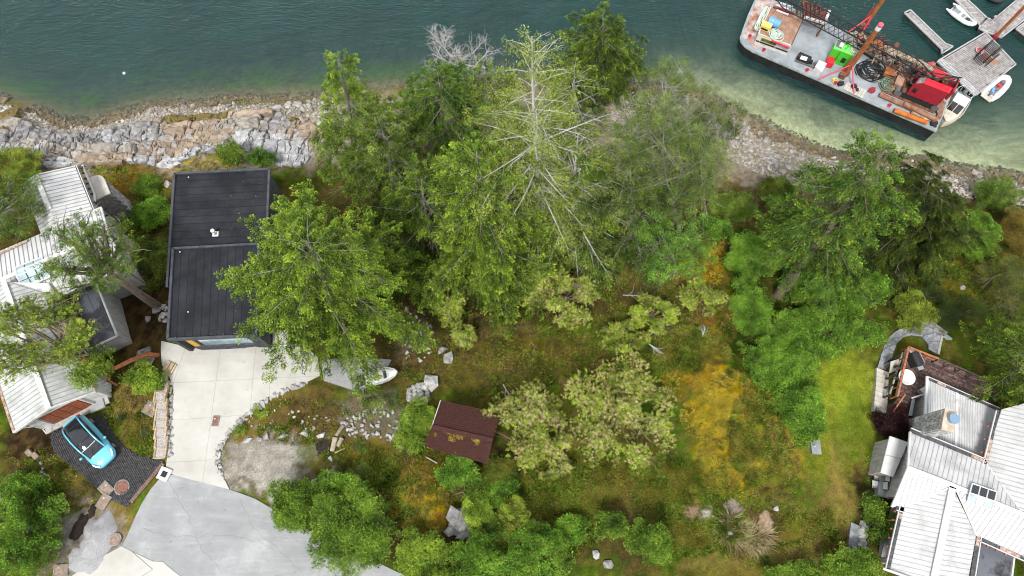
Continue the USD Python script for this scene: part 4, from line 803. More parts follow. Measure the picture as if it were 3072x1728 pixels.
# cross wing with its ridge running to a gable on the right
cR0, cR1 = L2(-330, 260, 12.0), L1(1312, 928, 12.0)
cN1, cS1 = L1(1225, 615, 10.9), L1(1525, 1335, 10.9)
cN0, cS0 = cR0 + (cN1 - cR1), cR0 + (cS1 - cR1)
step = L1(1130, 655, 10.9)
nb = lerp(cN0, cN1, .55)
roof_plane(lh, [cR0, cR1, cN1, cN0], cR1, cN1, .33, 'white_roof')
vS0, vS1 = L2(70, 122, 12.0), L2(485, 258, 10.9)
roof_plane(lh, [cR0, vS0, vS1, cS1, cR1], cR1, cS1, .33, 'weathered_roof')
mesh('ridge_cap', bar(cR0 + [0, 0, .06], cR1 + [0, 0, .06], .3, .06), 'white_trim', lh)
for a, b in ((cR1, cN1), (cR1, cS1)): mesh('verge_board', bar(a + [0, 0, .02], b + [0, 0, .02], .09, .16), 'white_trim', lh)
mesh('gutter_rim', bar(step + [0, 0, .03], cN1 + [0, 0, .03], .09, .1), 'white_trim', lh)
mesh('gutter_rim', bar(vS1 + [0, 0, .03], cS1 + [0, 0, .03], .09, .1), 'white_trim', lh)
mesh('flashing', bar(L1(-200, 1265, 11.2) + [0, 0, .03], L1(330, 1020, 11.15) + [0, 0, .03], .14, .04), 'rusty_trim', lh)
inw = (cR0 - cR1) / np.linalg.norm(cR0 - cR1) * .45
w4 = np.array([lerp(cR1, cN1, .9) + inw, lerp(cR1, cS1, .9) + inw, lerp(cR0, cS0, .9), lerp(cR0, cN0, .9)])
mesh('wall', hull(np.vstack([np.column_stack([w4[:, :2], np.full(4, 10.8)]), np.column_stack([w4[:, :2], np.full(4, 4.5)]), cR1 + inw - [0, 0, .2], cR0 - [0, 0, .2]])), 'grey_siding', lh)
g0, g1 = lerp(cR1, cN1, .86) + inw, lerp(cR1, cS1, .86) + inw; outw = -inw / .45
for k in range(14):
    a = lerp(g0, g1, (k + .5) / 14) + outw * .03; top = 11.6 - 1.0 * abs((k + .5) / 14 - .5) * 2
    mesh('wall_board', box(a[0], a[1], (top + 5.2) / 2, np.linalg.norm(g1[:2] - g0[:2]) / 14 - .02, .05, top - 5.2, math.atan2(*(g1 - g0)[[1, 0]])), 'weathered_plank', lh)
for a, b in ((cN1, .12), (cR1, .5), (cS1, .9)): pass
for k in range(5):
    q = lerp(cN1, cS1, .1 + .2 * k) - [0, 0, .35]; mesh('rafter_tail', bar(q + inw * .9, q + outw * .12, .1, .14), 'dark_wood', lh)
# round stone bay with its pale cap, and the gallery along the north wing
bc = L1(1185, 410, 9.0); bd = (SEc - NEc)[:2] / np.linalg.norm((SEc - NEc)[:2]); bn = np.array([dN[0], dN[1]]) / np.linalg.norm(dN[:2])
def bay(r, L_): 
    o = []
    for a in np.linspace(0, math.pi, 9): o.append(bc[:2] - bd * L_ / 2 - bd * math.sin(a) * r * .9 + bn * math.cos(a) * r)
    return o + [bc[:2] + bd * L_ / 2 - bn * r, bc[:2] + bd * L_ / 2 + bn * r]
mesh('bay_cap', prism(bay(.78, 1.5), 8.9, 9.05), 'cream_cap', lh)
for lv in range(9):
    for k in range(8):
        o = bay(.70, 1.4); o = np.array(o); per = np.vstack([o[10], o[0], o[1], o[2], o[3], o[4], o[5]]); 
        ls = LineString(per); s0 = ls.length * (k + (lv % 2) * .5) / 8.5; a = np.array(ls.interpolate(s0).coords[0]); b_ = np.array(ls.interpolate(min(ls.length, s0 + ls.length / 8.5 - .04)).coords[0])
        if np.linalg.norm(a - b_) > .15: mesh('stone', bar([*a, 5.2 + lv * .4], [*b_, 5.2 + lv * .4], .2, .37), 'grey_stone', lh)
mesh('bay_wall', prism(bay(.64, 1.3), 4.5, 8.9), 'grey_stone', lh)
q0, q1 = L1(995, 105, 9.3), L1(1140, 450, 9.3)
mesh('gallery_rail', bar(q0, q1, .1, .14), 'white_trim', lh); mesh('gallery_rail', bar(q0, NEc - [0, 0, .9], .06, .06), 'dark_gutter', lh)
mesh('gallery_end', bar(q1, lerp(NEc, SEc, .66) - [0, 0, 1.0], .1, .14), 'white_trim', lh)
for k in range(6):
    q = lerp(q0, q1, .05 + .18 * k); mesh('bracket', bar(q - [0, 0, .12], q - (NEc - rN) * .12 - [0, 0, .12], .09, .12), 'dark_wood', lh)
mesh('gallery_floor', slab([q0 - [0, 0, 1], q1 - [0, 0, 1], q1 - (NEc - rN) * .14 - [0, 0, 1], q0 - (NEc - rN) * .14 - [0, 0, 1]], .12), 'weathered_plank', lh)
# skylight astride the cross ridge
ux = (cR1 - cR0) / np.linalg.norm(cR1 - cR0); sn = (cN1 - cR1); ss_ = (cS1 - cR1)
k0, k1 = L2(140, 78, 12.2), L2(365, -12, 12.2)
base_n = sn / np.linalg.norm(sn) * .95; base_s = ss_ / np.linalg.norm(ss_) * .95
sky = mesh('skylight', [bar(k0, k1, .08, .08), bar(k0 + base_n, k1 + base_n, .08, .1), bar(k0 + base_s, k1 + base_s, .08, .1), bar(k0 + base_n, k0, .08, .1), bar(k1 + base_n, k1, .08, .1), bar(k0 + base_s, k0, .08, .1), bar(k1 + base_s, k1, .08, .1)], 'white_trim', lh)
for side, bs in ((0, base_n), (1, base_s)):
    for c in range(3):
        for r_ in range(2 if side else 1):
            rr0, rr1 = (r_ / 2 + .03, r_ / 2 + .47) if side else (.04, .96)
            a0, a1 = lerp(k0, k1, (c + .06) / 3), lerp(k0, k1, (c + .94) / 3)
            mesh('pane', slab([a0 + bs * rr0 + [0, 0, .04], a1 + bs * rr0 + [0, 0, .04], a1 + bs * rr1 + [0, 0, .04], a0 + bs * rr1 + [0, 0, .04]], .02), 'sky_glass', sky)
# south wing over the garage
sR0, sR1 = L2(33, 120, 12.6), L2(412, 1188, 12.6)
sE0, sE1 = L2(490, 262, 11.6), L2(803, 1050, 11.6)
sW1 = L2(122, 1388, 11.6); sW0 = sW1 + (sR0 - sR1)
roof_plane(lh, [sR0, sR1, sE1, sE0], sR1, sE1, .33, 'weathered_roof')
roof_plane(lh, [sW0, sW1, sR1, sR0], sR1, sW1, .33, 'weathered_roof')
mesh('ridge_cap', bar(sR0 + [0, 0, .06], sR1 + [0, 0, .06], .34, .06), 'white_trim', lh)
for a, b in ((sR1, sE1), (sR1, sW1)): mesh('verge_board', bar(a + [0, 0, .02], b + [0, 0, .02], .08, .2), 'white_trim', lh)
mesh('gutter_rim', bar(sE0 + [0, 0, .03], sE1 + [0, 0, .03], .1, .1), 'rusty_trim', lh); mesh('gutter_rim', bar(sW0 + [0, 0, .03], sW1 + [0, 0, .03], .16, .1), 'rusty_trim', lh)
fwd = (sR1 - sR0) / np.linalg.norm(sR1 - sR0); acr = (sE1 - sR1)[:2]; acr = acr / np.linalg.norm(acr); acr3 = np.array([*acr, 0])
f0, f1 = lerp(sR1, sW1, .86) - fwd * .5, lerp(sR1, sE1, .86) - fwd * .5
b4 = np.array([f0, f1, f1 - fwd * 9.0, f0 - fwd * 9.0])
mesh('wall', hull(np.vstack([np.column_stack([b4[:, :2], np.full(4, 11.55)]), np.column_stack([b4[:, :2], np.full(4, 7.5)]), sR1 - fwd * .5 - [0, 0, .2], sR0 - [0, 0, .2]])), 'white_trim', lh)
dw = f1 - f0; dl = np.linalg.norm(dw[:2]); da = math.atan2(dw[1], dw[0]); of = np.array([*fwd[:2], 0]) * .04
door = mesh('garage_door', box(*(lerp(f0, f1, .47)[:2] + of[:2]), 10.1, dl * .56, .05, 2.2, da), 'red_door', lh)
for r_ in range(5):
    for c in range(4):
        q = lerp(f0, f1, .47 + (c - 1.5) * .138) + of * 1.8; mesh('panel', box(q[0], q[1], 9.22 + r_ * .43, dl * .125, .04, .38, da), 'red_door', door)
for s_ in (.16, .78): q = lerp(f0, f1, s_) + of * 2; mesh('door_post', box(q[0], q[1], 10.1, .1, .12, 2.3, da), 'white_trim', lh)
q = lerp(f0, f1, .47) + of * 2.2; mesh('door_head', box(q[0], q[1], 11.28, dl * .62, .12, .12, da), 'white_trim', lh)
q = lerp(f0, f1, .5) + of * 6; mesh('threshold', box(q[0], q[1], 9.02, dl * .95, .5, .14, da), 'grey_siding', lh)
q = L2(352, 1352, 9.8); mesh('downpipe', tube([sW1 - fwd * .3 - [0, 0, .1], q + [0, 0, .9], q, q + fwd * .4 - [0, 0, .3]], .045, 6), 'white_trim', lh)
# lower flat roof in the corner of the wings
fl = [L2(495, 262, 10.2), L2(800, 118, 10.2), L2(985, 582, 10.2), L2(735, 700, 10.2)]
mesh('flat_roof', slab(fl, .2), 'wet_membrane', lh)
for a, b in ((fl[1], fl[2]), (fl[2], fl[3])): mesh('roof_rim', bar(a + [0, 0, .06], b + [0, 0, .06], .1, .2), 'white_trim', lh)
for k in (1, 2): a, b = lerp(fl[0], fl[1], k / 3), lerp(fl[3], fl[2], k / 3); mesh('membrane_lap', bar(a + [0, 0, .004], b + [0, 0, .004], .03, .012), 'dark_gutter', lh)
for k in range(7): q = lerp(sE0, sE1, .08 + .1 * k) - [0, 0, .3]; mesh('rafter_tail', bar(q - acr3 * .3, q + acr3 * .15, .09, .12), 'dark_wood', lh)
fb = np.array(fl); fc = fb.mean(0); fb = fc + (fb - fc) * [.9, .9, 1]
mesh('wall', prism(fb, 6.5, 10.05), 'grey_siding', lh)
lw = [L2(925, 350, 8.6), L2(1050, 590, 8.6), L2(1045, 620, 8.6), L2(880, 690, 8.6), L2(870, 660, 8.6), L2(1010, 585, 8.6), L2(905, 375, 8.6)]
mesh('low_wall', prism(lw, 6.8, 8.6), 'cream_cap', lh)
for k in range(4):
    q = L2(790 + 4 * k, 985 + 18 * k, 9.6); mesh('side_step', box(q[0] + .35, q[1], 9.0 + .0 * k, .8, .16, .5 - .1 * k, da), 'white_trim', lh)
p4 = [L2(725, 1110, 9.2), L2(850, 1072, 9.2), L2(876, 1170, 9.2), L2(755, 1225, 9.2)]
mesh('entrance_pad', slab(p4, .2), 'asphalt', None, label='small grey concrete pad beside the garage of the left house', kind='structure')

# ---- black flat roofed house
bh = thing('black_roof_house', 'house with two black flat roofs at different heights and a dark frame front', 'house', (*L6(650, 200, 9)[:2], 8.0))
zS, zN = 12.3, 11.75
S = [unn(521, 747, zS), unn(505, 1019, zS), unn(770, 1007, zS), unn(778, 733, zS)]       # NW SW SE NE
N_ = [unn(525, 523, zN), unn(503, 862, zN), unn(796, 850, zN), unn(809, 509, zN)]
def flat(parent, q, n, along, curb_h, mat='black_roofing'):
    """a flat roof of lapped membrane strips inside a raised curb"""
    for k in range(n):
        t0, t1 = k / n, (k + 1.12) / n if k < n - 1 else 1.0; dz = .004 * (k % 2) + .004
        if along: s4 = [lerp(q[0], q[3], t0), lerp(q[1], q[2], t0), lerp(q[1], q[2], t1), lerp(q[0], q[3], t1)]
        else: s4 = [lerp(q[0], q[1], t0), lerp(q[0], q[1], t1), lerp(q[3], q[2], t1), lerp(q[3], q[2], t0)]
        s4 = [x + [0, 0, dz + .003 * k / n] for x in s4]
        mesh('membrane_strip', slab(s4, .05), mat, parent)
        if k: mesh('lap_edge', bar(s4[0] + [0, 0, .006], s4[1] + [0, 0, .006], .035, .012) if along else bar(s4[0] + [0, 0, .006], s4[3] + [0, 0, .006], .035, .012), 'lap_black', parent)
def curb(parent, a, b, w, h, mat='roof_curb'): mesh('roof_curb', bar(np.asarray(a) + [0, 0, h / 2 - .02], np.asarray(b) + [0, 0, h / 2 - .02], w, h + .04), mat, parent)
flat(bh, S, 11, True, .12)
Nin = [N_[0], lerp(N_[0], N_[1], .92), lerp(N_[3], N_[2], .92), N_[3]]
flat(bh, Nin, 14, False, .12)
for a, b in ((S[0], S[1]), (S[1], S[2]), (S[2], S[3]), (S[3], S[0])): curb(bh, a, b, .16, .16)
for a, b in ((N_[0], N_[1]), (N_[3], N_[0]), (N_[2], N_[3])): curb(bh, a, b, .16, .16)
cS = np.mean(S, 0); Sb = [cS + (x - cS) * [.985, .97, 1] for x in S]
mesh('wall', prism(Sb, 6.0, 8.95), 'charcoal_wall', bh)
front_in = .75
SbN = [Sb[0], lerp(Sb[0], Sb[1], .94), lerp(Sb[3], Sb[2], .94), Sb[3]]
mesh('wall', prism(SbN, 8.95, 12.2), 'charcoal_wall', bh)
cN = np.mean(N_, 0); Nb = [cN + (x - cN) * [.97, .97, 1] for x in N_]
mesh('wall', prism(Nb, 3.0, 11.65), 'charcoal_wall', bh)
fx = (S[2] - S[1]) / np.linalg.norm(S[2] - S[1]); fa = math.atan2(fx[1], fx[0]); fy = np.array([-fx[1], fx[0], 0])
W_ = np.linalg.norm(S[2] - S[1])
def fpt(u, v, z): q = S[1] + fx * u + fy * v; return np.array([q[0], q[1], z])
mesh('fascia', bar(fpt(-.02, .05, 12.1), fpt(W_ + .02, .05, 12.1), .14, .36), 'roof_curb', bh)
for u in (.14, W_ - .14): mesh('front_pier', box(*fpt(u, .42, 10.35), .26, .78, 2.72, fa), 'charcoal_wall', bh)
mesh('front_pier', box(*fpt(W_ - .75, .55, 10.35), .9, .3, 2.72, fa), 'charcoal_wall', bh)
mesh('wood_reveal', box(*fpt(.6, .42, 10.35), .5, .12, 2.6, fa), 'yellow_wood', bh)
gd = mesh('garage_door', box(*fpt(W_ * .5 - .1, .50, 10.25), W_ - 2.3, .08, 2.5, fa), 'roof_curb', bh)
for r_ in range(4): mesh('glass_panel', box(*fpt(W_ * .5 - .1, .45, 9.35 + r_ * .6), W_ - 2.5, .03, .52, fa), 'sky_glass', gd)
mesh('sill', box(*fpt(W_ * .5, .40, 9.06), W_ - .3, .25, .1, fa), 'roof_curb', bh)
mesh('soffit_light', cyl(fpt(W_ - .4, .35, 11.7), .07, .05, 10), 'white_trim', bh)
for nx, ny, z in ((566, 532, zN), (540, 756, zS), (600, 1012, zS), (507, 1014, zS), (526, 1014, zS), (565, 936, zS)):
    q = unn(nx, ny, z + .02); mesh('roof_drain', cyl(q, .05, .04, 8), 'white_trim', bh)
vp = unn(647, 702, zN)
ven = thing('roof_vent', 'white vent pipe with a round cap on a square plate on the black roof', 'vent', vp)
mesh('base_plate', box(vp[0], vp[1], vp[2] + .03, .44, .42, .03, fa), 'white_trim', ven); mesh('flashing_cone', trimesh.creation.cone(.13, .22, sections=16).apply_translation(vp + [0, 0, .04]), 'roof_seam', ven)
mesh('pipe', cyl(vp + [0, 0, .05], .055, .5, 12), 'white_trim', ven); mesh('cap', cyl(vp + [0, 0, .5], .15, .12, 18), 'white_trim', ven)
# outside stair down along the house
st = thing('concrete_stair', 'grey concrete stair with a black handrail beside the black roofed house', 'stairs', L6(1340, 290, 9.0))
s0, s1 = L6(1255, 292, 9.0), L6(1432, 285, 9.0); bk = np.array([*(S[0] - S[1])[:2], 0]); bk /= np.linalg.norm(bk)
for k in range(16):
    c_ = (s0 + s1) / 2 + bk * (.15 + .3 * k); z = 9.0 - .17 * k; mesh('tread', box(c_[0], c_[1], z - .1, np.linalg.norm(s1 - s0) - .02 * (k % 2), .295, .24, fa, .01), 'pale_concrete', st)
h0 = L6(1395, 272, 9.0); pts = [h0 + [0, 0, .0], h0 + [0, 0, .95], h0 + bk * 4.6 + [0, 0, .95 - 2.6], h0 + bk * 4.6 + [0, 0, -2.6]]
mesh('handrail', tube(pts, .022, 6), 'dark_gutter', st)
for k in (1, 2, 3): q = h0 + bk * 1.15 * k + [0, 0, -.65 * k]; mesh('rail_post', tube([q, q + [0, 0, .95]], .018, 5), 'dark_gutter', st)
for pts, z, lb in (([(1440, 140), (1640, 130), (1640, 300), (1440, 310)], 9.25, 'upper'), ([(1440, 318), (1800, 310), (1790, 428), (1445, 440)], 9.15, 'lower')):
    mesh('landing_slab', prism([L6(x, y, z) for x, y in pts], 8.7, z), 'pale_concrete', label=f'{lb} raised concrete slab beside the outside stair, under the roof fir', kind='structure')

# ---- timber crib steps beside the drive and stones along its edges
ts = thing('timber_steps', 'flight of timber edged gravel steps along the left side of the pale drive', 'steps', gp(412, 1060))
pa = [(407, 925, 20), (409, 952, 18), (410, 975, 17), (408, 998, 17), (408, 1020, 17), (408, 1043, 17), (408, 1066, 17), (407, 1090, 17), (407, 1114, 17), (407, 1138, 17)]
for k, (x, y, w) in enumerate(pa[1:]):
    c_ = gp(x, y); z = float(zfun(c_[0], c_[1])) + .30 - .02 * k; c_[0] += .04 * math.sin(k * 2.1)
    mesh('gravel_tread', box(c_[0], c_[1], z - .15, .62, .72, .3, .03), 'step_gravel', ts)
    for s_ in (-1, 1): mesh('side_timber', box(c_[0] + s_ * (.37 + .03 * (k % 2)), c_[1] + .03 * s_, z - .12, .11, .86, .38, .03 + .02 * math.sin(k * 3)), 'fresh_timber', ts)
    mesh('riser_timber', box(c_[0], c_[1] - .41, z - .13, .64, .1, .36, .03), 'fresh_timber', ts)
for dx, dy, a, n in ((428, 925, .5, 3),):
    c_ = gp(dx, dy, .0); pal = thing('timber_stack', 'small stack of fresh sawn timber at the upper end of the steps', 'timber', c_)
    for k in range(5):
        x, y = rot2(-.3 + .16 * k, 0, a - .9); mesh('plank', box(c_[0] + x, c_[1] + y, c_[2] + .16 + .05 * (k % 2), .13, .75, .12, a - .9, .01), 'fresh_timber', pal)
    for k in (-1, 1): x, y = rot2(0, .28 * k, a - .9); mesh('bearer', box(c_[0] + x, c_[1] + y, c_[2] + .05, .9, .1, .1, a - .9), 'fresh_timber', pal)
def stone_row(label, name, pts, n, smin, smax, mat, seed, group, jitter=.06):
    r_ = np.random.default_rng(seed); ln = LineString([tuple(p[:2]) for p in gp(*np.array(pts, float).T)])
    for k in range(n):
        q = np.array(ln.interpolate((k + .5) / n, normalized=True).coords[0]) + r_.normal(size=2) * jitter; s = r_.uniform(smin, smax)
        mesh(name, rock([q[0], q[1], gz(*q) + s * .3], s, r_, .75), mat, label=label, cat='stone', group=group)
stone_row('pale broken stone edging the curved side of the concrete drive', 'edging_stone', [(545, 1170), (547, 1148), (556, 1124), (574, 1092), (594, 1068), (620, 1044), (655, 1018), (694, 992), (726, 978), (775, 966)], 52, .14, .30, 'pale_stone', 91, 'stones edging the curve of the drive')
stone_row('grey stone in the row between the timber steps and the drive', 'edging_stone', [(430, 1150), (427, 1100), (430, 1050), (432, 1000), (428, 955)], 34, .13, .26, 'grey_stone', 92, 'stones between steps and drive', .07)
stone_row('pale stone of the low row below the curve of the drive', 'edging_stone', [(560, 1205), (550, 1185), (548, 1160)], 10, .1, .2, 'pale_stone', 93, 'small stones by the drive mouth')

# ---- the car
car_c = np.array([-29.4, 6.2]); ca = math.atan2(-2.77, 3.07); cz = float(zfun(*car_c)) + .06
car = thing('parked_car', 'light blue hatchback with a black glass roof parked before the garage', 'car', (*car_c, cz))
M('car_blue', {'p': ('principled_bsdf', {'base_color': (.12, .45, .60), 'roughness': .25, 'coat_weight': 1.0, 'coat_roughness': .04})}, [])
M('tyre_rubber', {'p': ('principled_bsdf', {'base_color': (.015, .015, .016), 'roughness': .9})}, [])
M('alloy', {'p': ('principled_bsdf', {'base_color': (.5, .5, .52), 'roughness': .35, 'metallic': .8})}, [])
M('lamp_glass', {'p': ('principled_bsdf', {'base_color': (.75, .8, .82), 'roughness': .08})}, [])
M('tail_lamp', {'p': ('principled_bsdf', {'base_color': (.35, .01, .015), 'roughness': .15})}, [])
def cw(m):
    m = m.copy() if isinstance(m, trimesh.Trimesh) else m
    m.apply_transform(trimesh.transformations.rotation_matrix(ca, [0, 0, 1])); m.apply_translation([*car_c, cz]); return m
def loft(secs, cap=True):
    """closed rings of equal length joined in order"""
    S_ = np.array(secs, float); n, k = S_.shape[:2]; i, j = np.meshgrid(np.arange(n - 1), np.arange(k), indexing='ij')
    q = np.stack([i * k + j, i * k + (j + 1) % k, (i + 1) * k + (j + 1) % k, (i + 1) * k + j], -1).reshape(-1, 4); f = quads(q); v = S_.reshape(-1, 3)
    if cap:
        v = np.vstack([v, S_[0].mean(0), S_[-1].mean(0)]); jj = np.arange(k); e = (n - 1) * k
        f = np.vstack([f, np.stack([(jj + 1) % k, jj, np.full(k, len(v) - 2)], 1), np.stack([e + jj, e + (jj + 1) % k, np.full(k, len(v) - 1)], 1)])
    m = trimesh.Trimesh(v, f, process=False); trimesh.repair.fix_normals(m); return m
def section(x, hw, zlo, zhi, hw_top, p=3.0, n=28):
    o = []
    for a in np.linspace(0, 2 * np.pi, n, endpoint=False):
        c, s = math.cos(a), math.sin(a); y = math.copysign(abs(c) ** (2 / p), c); zt = math.copysign(abs(s) ** (2 / p), s)
        zc = (zlo + zhi) / 2 + (zhi - zlo) / 2 * zt; w = hw + (hw_top - hw) * max(0, zt) ** 2
        o.append((x, y * w, zc))
    return o
bodysec = [section(-2.06, .52, .34, .80, .50), section(-2.0, .70, .26, .94, .62), section(-1.8, .83, .22, 1.0, .74), section(-1.3, .88, .18, .99, .80), section(-.6, .88, .17, .96, .80), section(.3, .88, .17, .94, .80), section(.9, .88, .18, .93, .78), section(1.35, .87, .20, .88, .74), section(1.75, .80, .22, .80, .66), section(1.98, .66, .28, .70, .55), section(2.08, .46, .34, .60, .40)]
mesh('body', cw(loft(bodysec)), 'car_blue', car, smooth=50)
cabin = [section(-1.92, .56, .85, 1.0, .50, 2.6), section(-1.6, .70, .85, 1.36, .54, 2.6), section(-1.1, .75, .85, 1.53, .56, 2.6), section(-.4, .76, .85, 1.57, .57, 2.6), (section(.2, .76, .85, 1.52, .56, 2.6)), section(.7, .74, .85, 1.32, .56, 2.6), section(1.15, .66, .85, .99, .56, 2.6)]
mesh('side_glass', cw(loft(cabin)), 'dark_glass', car, smooth=50)
def topline(y, lift):
    xs = np.array([-1.9, -1.6, -1.1, -.4, .2, .7, 1.15]); zs = np.array([1.0, 1.36, 1.53, 1.57, 1.52, 1.32, .99]); ws = np.array([.50, .54, .56, .57, .56, .56, .56])
    x = np.linspace(-1.92, 1.18, 22); return np.stack([x, y * np.interp(x, xs, ws) + 0 * x, np.interp(x, xs, zs) + lift], 1)
for s_ in (-1, 1):
    mesh('roof_rail', cw(tube(topline(s_ * 1.12, -.05), .055, 8)), 'car_blue', car, smooth=True)
    mesh('mirror', cw(trimesh.creation.icosphere(2, .1).apply_scale([.9, 1.1, .75]).apply_translation([.72, s_ * .99, .98])), 'car_blue', car, smooth=True)
    mesh('headlight', cw(tube([[1.98, s_ * .50, .72], [1.84, s_ * .66, .78], [1.58, s_ * .76, .84]], [.05, .07, .04], 8)), 'lamp_glass', car, smooth=True)
    mesh('tail_light', cw(tube([[-2.02, s_ * .55, .86], [-1.9, s_ * .72, .93]], [.05, .06], 8)), 'tail_lamp', car, smooth=True)
    for x in (-1.28, 1.28):
        w_ = trimesh.creation.cylinder(.31, .2, sections=24); w_.apply_transform(trimesh.transformations.rotation_matrix(math.pi / 2, [1, 0, 0])); w_.apply_translation([x, s_ * .79, .31])
        wh = mesh('wheel', cw(w_), 'tyre_rubber', car, smooth=40)
        r_ = trimesh.creation.cylinder(.2, .03, sections=20); r_.apply_transform(trimesh.transformations.rotation_matrix(math.pi / 2, [1, 0, 0])); r_.apply_translation([x, s_ * .90, .31]); mesh('rim', cw(r_), 'alloy', wh)
mesh('roof_glass', cw(slab([[-.55, -.50, 1.60], [.12, -.50, 1.565], [.12, .50, 1.565], [-.55, .50, 1.60]], .03)), 'dark_glass', car)
mesh('roof_bar', cw(tube([[.62, -.54, 1.385], [.66, 0, 1.40], [.62, .54, 1.385]], .018, 6)), 'lamp_glass', car)
mesh('rear_deck', cw(tube([[-1.98, -.52, .98], [-2.04, 0, .98], [-1.98, .52, .98]], .06, 8)), 'car_blue', car, smooth=True)
for y in (-.25, .25): mesh('wiper', cw(tube([[1.12, y, 1.05], [.85, y + .3, 1.24]], .012, 4)), 'tyre_rubber', car)

# ---- brown shingled shed
sh = thing('garden_shed', 'small shed with a dark red brown shingle roof and moss along its ridge', 'shed', (*unn(1390, 1300, 9.2)[:2], 9.0))
def SZ(x, y, z): return z5(1240, 1190, 6.3, x, y, z)
grainy('shingle', (.046, .018, .014), (.135, .050, .038), scale=9, rough=.95, bump=.4, detail=6, lo=.3, hi=.7, island=.45)
grainy('shed_wall', (.06, .045, .035), (.14, .10, .08), scale=6, rough=.95)
rW, rE = SZ(352, 570, 12.2), SZ(1500, 830, 12.2); nW, nE = SZ(515, 75, 11.2), SZ(1660, 330, 11.2); sW, sE = SZ(205, 935, 11.2), SZ(1390, 1270, 11.2)
for q in ([nW, rW, rE, nE], [rW, sW, sE, rE]): mesh('roof', slab(q, .08), 'shingle', sh)
r_ = np.random.default_rng(95); shs, big = [], []
for (a, b, c, d) in ((rW, rE, nW, nE), (rW, rE, sW, sE)):
    rows = 13
    for k in range(rows):
        t_ = (k + .5) / rows; x0, x1 = lerp(a, c, t_), lerp(b, d, t_); nsh = 34; u0 = 0
        for i in range(nsh):
            u1 = u0 + r_.uniform(.7, 1.3) / nsh; 
            if u1 > 1: break
            p0, p1 = lerp(x0, x1, u0 + .002), lerp(x0, x1, min(1, u1)); m = bar(p0 + [0, 0, .03], p1 + [0, 0, .03], 1.0, 1.0)
            m = bar(p0, p1, np.linalg.norm(lerp(a, c, 1 / rows) - a) * 1.05, .022); m.apply_translation([0, 0, .02 + .012 * r_.uniform(0, 1)]); shs.append(m); u0 = u1
mesh('shingles', shs, 'shingle', sh, kind='stuff')
mesh('ridge_cap', bar(rW + [0, 0, .05], rE + [0, 0, .05], .3, .06), 'shingle', sh)
r_ = np.random.default_rng(96); n = 420; P_ = np.array([lerp(lerp(rW, rE, .08 + .72 * u), lerp(sW, sE, .08 + .72 * u), .01 + .42 * v ** 1.6) for u, v in zip(r_.uniform(0, 1, n), r_.uniform(0, 1, n))]); P_ = P_[noise(P_ * 1.7, 97) > .5]; n = len(P_)
scatter(sh, 'moss', ab('moss_cushion'), r_.integers(0, 2, n), P_ + [0, 0, .05], quat_from(np.tile([1., 0, 0], (n, 1)), np.tile([0, 0, 1.], (n, 1))), r_.uniform(.25, .8, n))
qb = np.array([nW, nE, sE, sW]); qc = qb.mean(0); qb = qc + (qb - qc) * [.88, .88, 1]
mesh('wall', hull(np.vstack([np.column_stack([qb[:, :2], np.full(4, 11.1)]), np.column_stack([qb[:, :2], np.full(4, 8.3)]), lerp(rW, rE, .06) - [0, 0, .15], lerp(rW, rE, .94) - [0, 0, .15]])), 'shed_wall', sh)
mesh('verge_board', bar(nW + [0, 0, .02], rW + [0, 0, .02], .05, .12), 'white_trim', sh)

# ---- small covered boat beside the drive
tb = gp(955, 950); bt = thing('covered_boat', 'small white boat with a black covered outboard ashore beside the roof fir', 'boat', tb); ba = math.radians(14)
M('white_gel', {'g': ('geometry', {}), 'n': ('noise_texture', {'scale': 3.0, 'detail': 5.0}), 'r': ('rgb_ramp', {'ramp': [(.3, (.55, .56, .57)), (.6, (.78, .79, .80))]}), 'p': ('principled_bsdf', {'roughness': .35})}, [('g.position', 'n.vector'), ('n.fac', 'r.fac'), ('r.color', 'p.base_color')])
M('black_cover', {'p': ('principled_bsdf', {'base_color': (.012, .012, .015), 'roughness': .7})}, [])
def at2(c, a, z0):
    def f(m): m.apply_transform(trimesh.transformations.rotation_matrix(a, [0, 0, 1])); m.apply_translation([c[0], c[1], z0]); return m
    return f
bw = at2(tb, ba, tb[2] + .05)
hs = [section(x, w, .02 + .1 * max(0, x) ** 2, h_, w * .94, 2.6) for x, w, h_ in ((-1.0, .46, .42), (-.6, .52, .45), (.1, .54, .48), (.7, .46, .52), (1.15, .28, .56), (1.38, .07, .58))]
mesh('hull', bw(loft(hs)), 'white_gel', bt, smooth=50)
mesh('gunwale', bw(tube([[-1.0, -.5, .46], [.1, -.56, .5], [.75, -.46, .55], [1.2, -.24, .6], [1.4, 0, .61], [1.2, .24, .6], [.75, .46, .55], [.1, .56, .5], [-1.0, .5, .46]], .045, 6)), 'white_trim', bt, smooth=True)
mesh('cover_seam', bw(bar([-.95, 0, .49], [.2, 0, .54], .03, .03)), 'dark_gutter', bt)
mesh('windscreen', bw(hull([[.35, -.3, .5], [.35, .3, .5], [.6, -.24, .5], [.6, .24, .5], [.45, -.26, .68], [.45, .26, .68]])), 'dark_glass', bt)
mesh('outboard_cover', bw(loft([section(x, w, .2, h_, w * .85, 3) for x, w, h_ in ((-1.62, .25, .62), (-1.5, .36, .74), (-1.25, .40, .78), (-1.02, .34, .62))])), 'black_cover', bt, smooth=50)

grainy('machine_grey_road', (.10, .10, .10), (.16, .16, .16), scale=5)
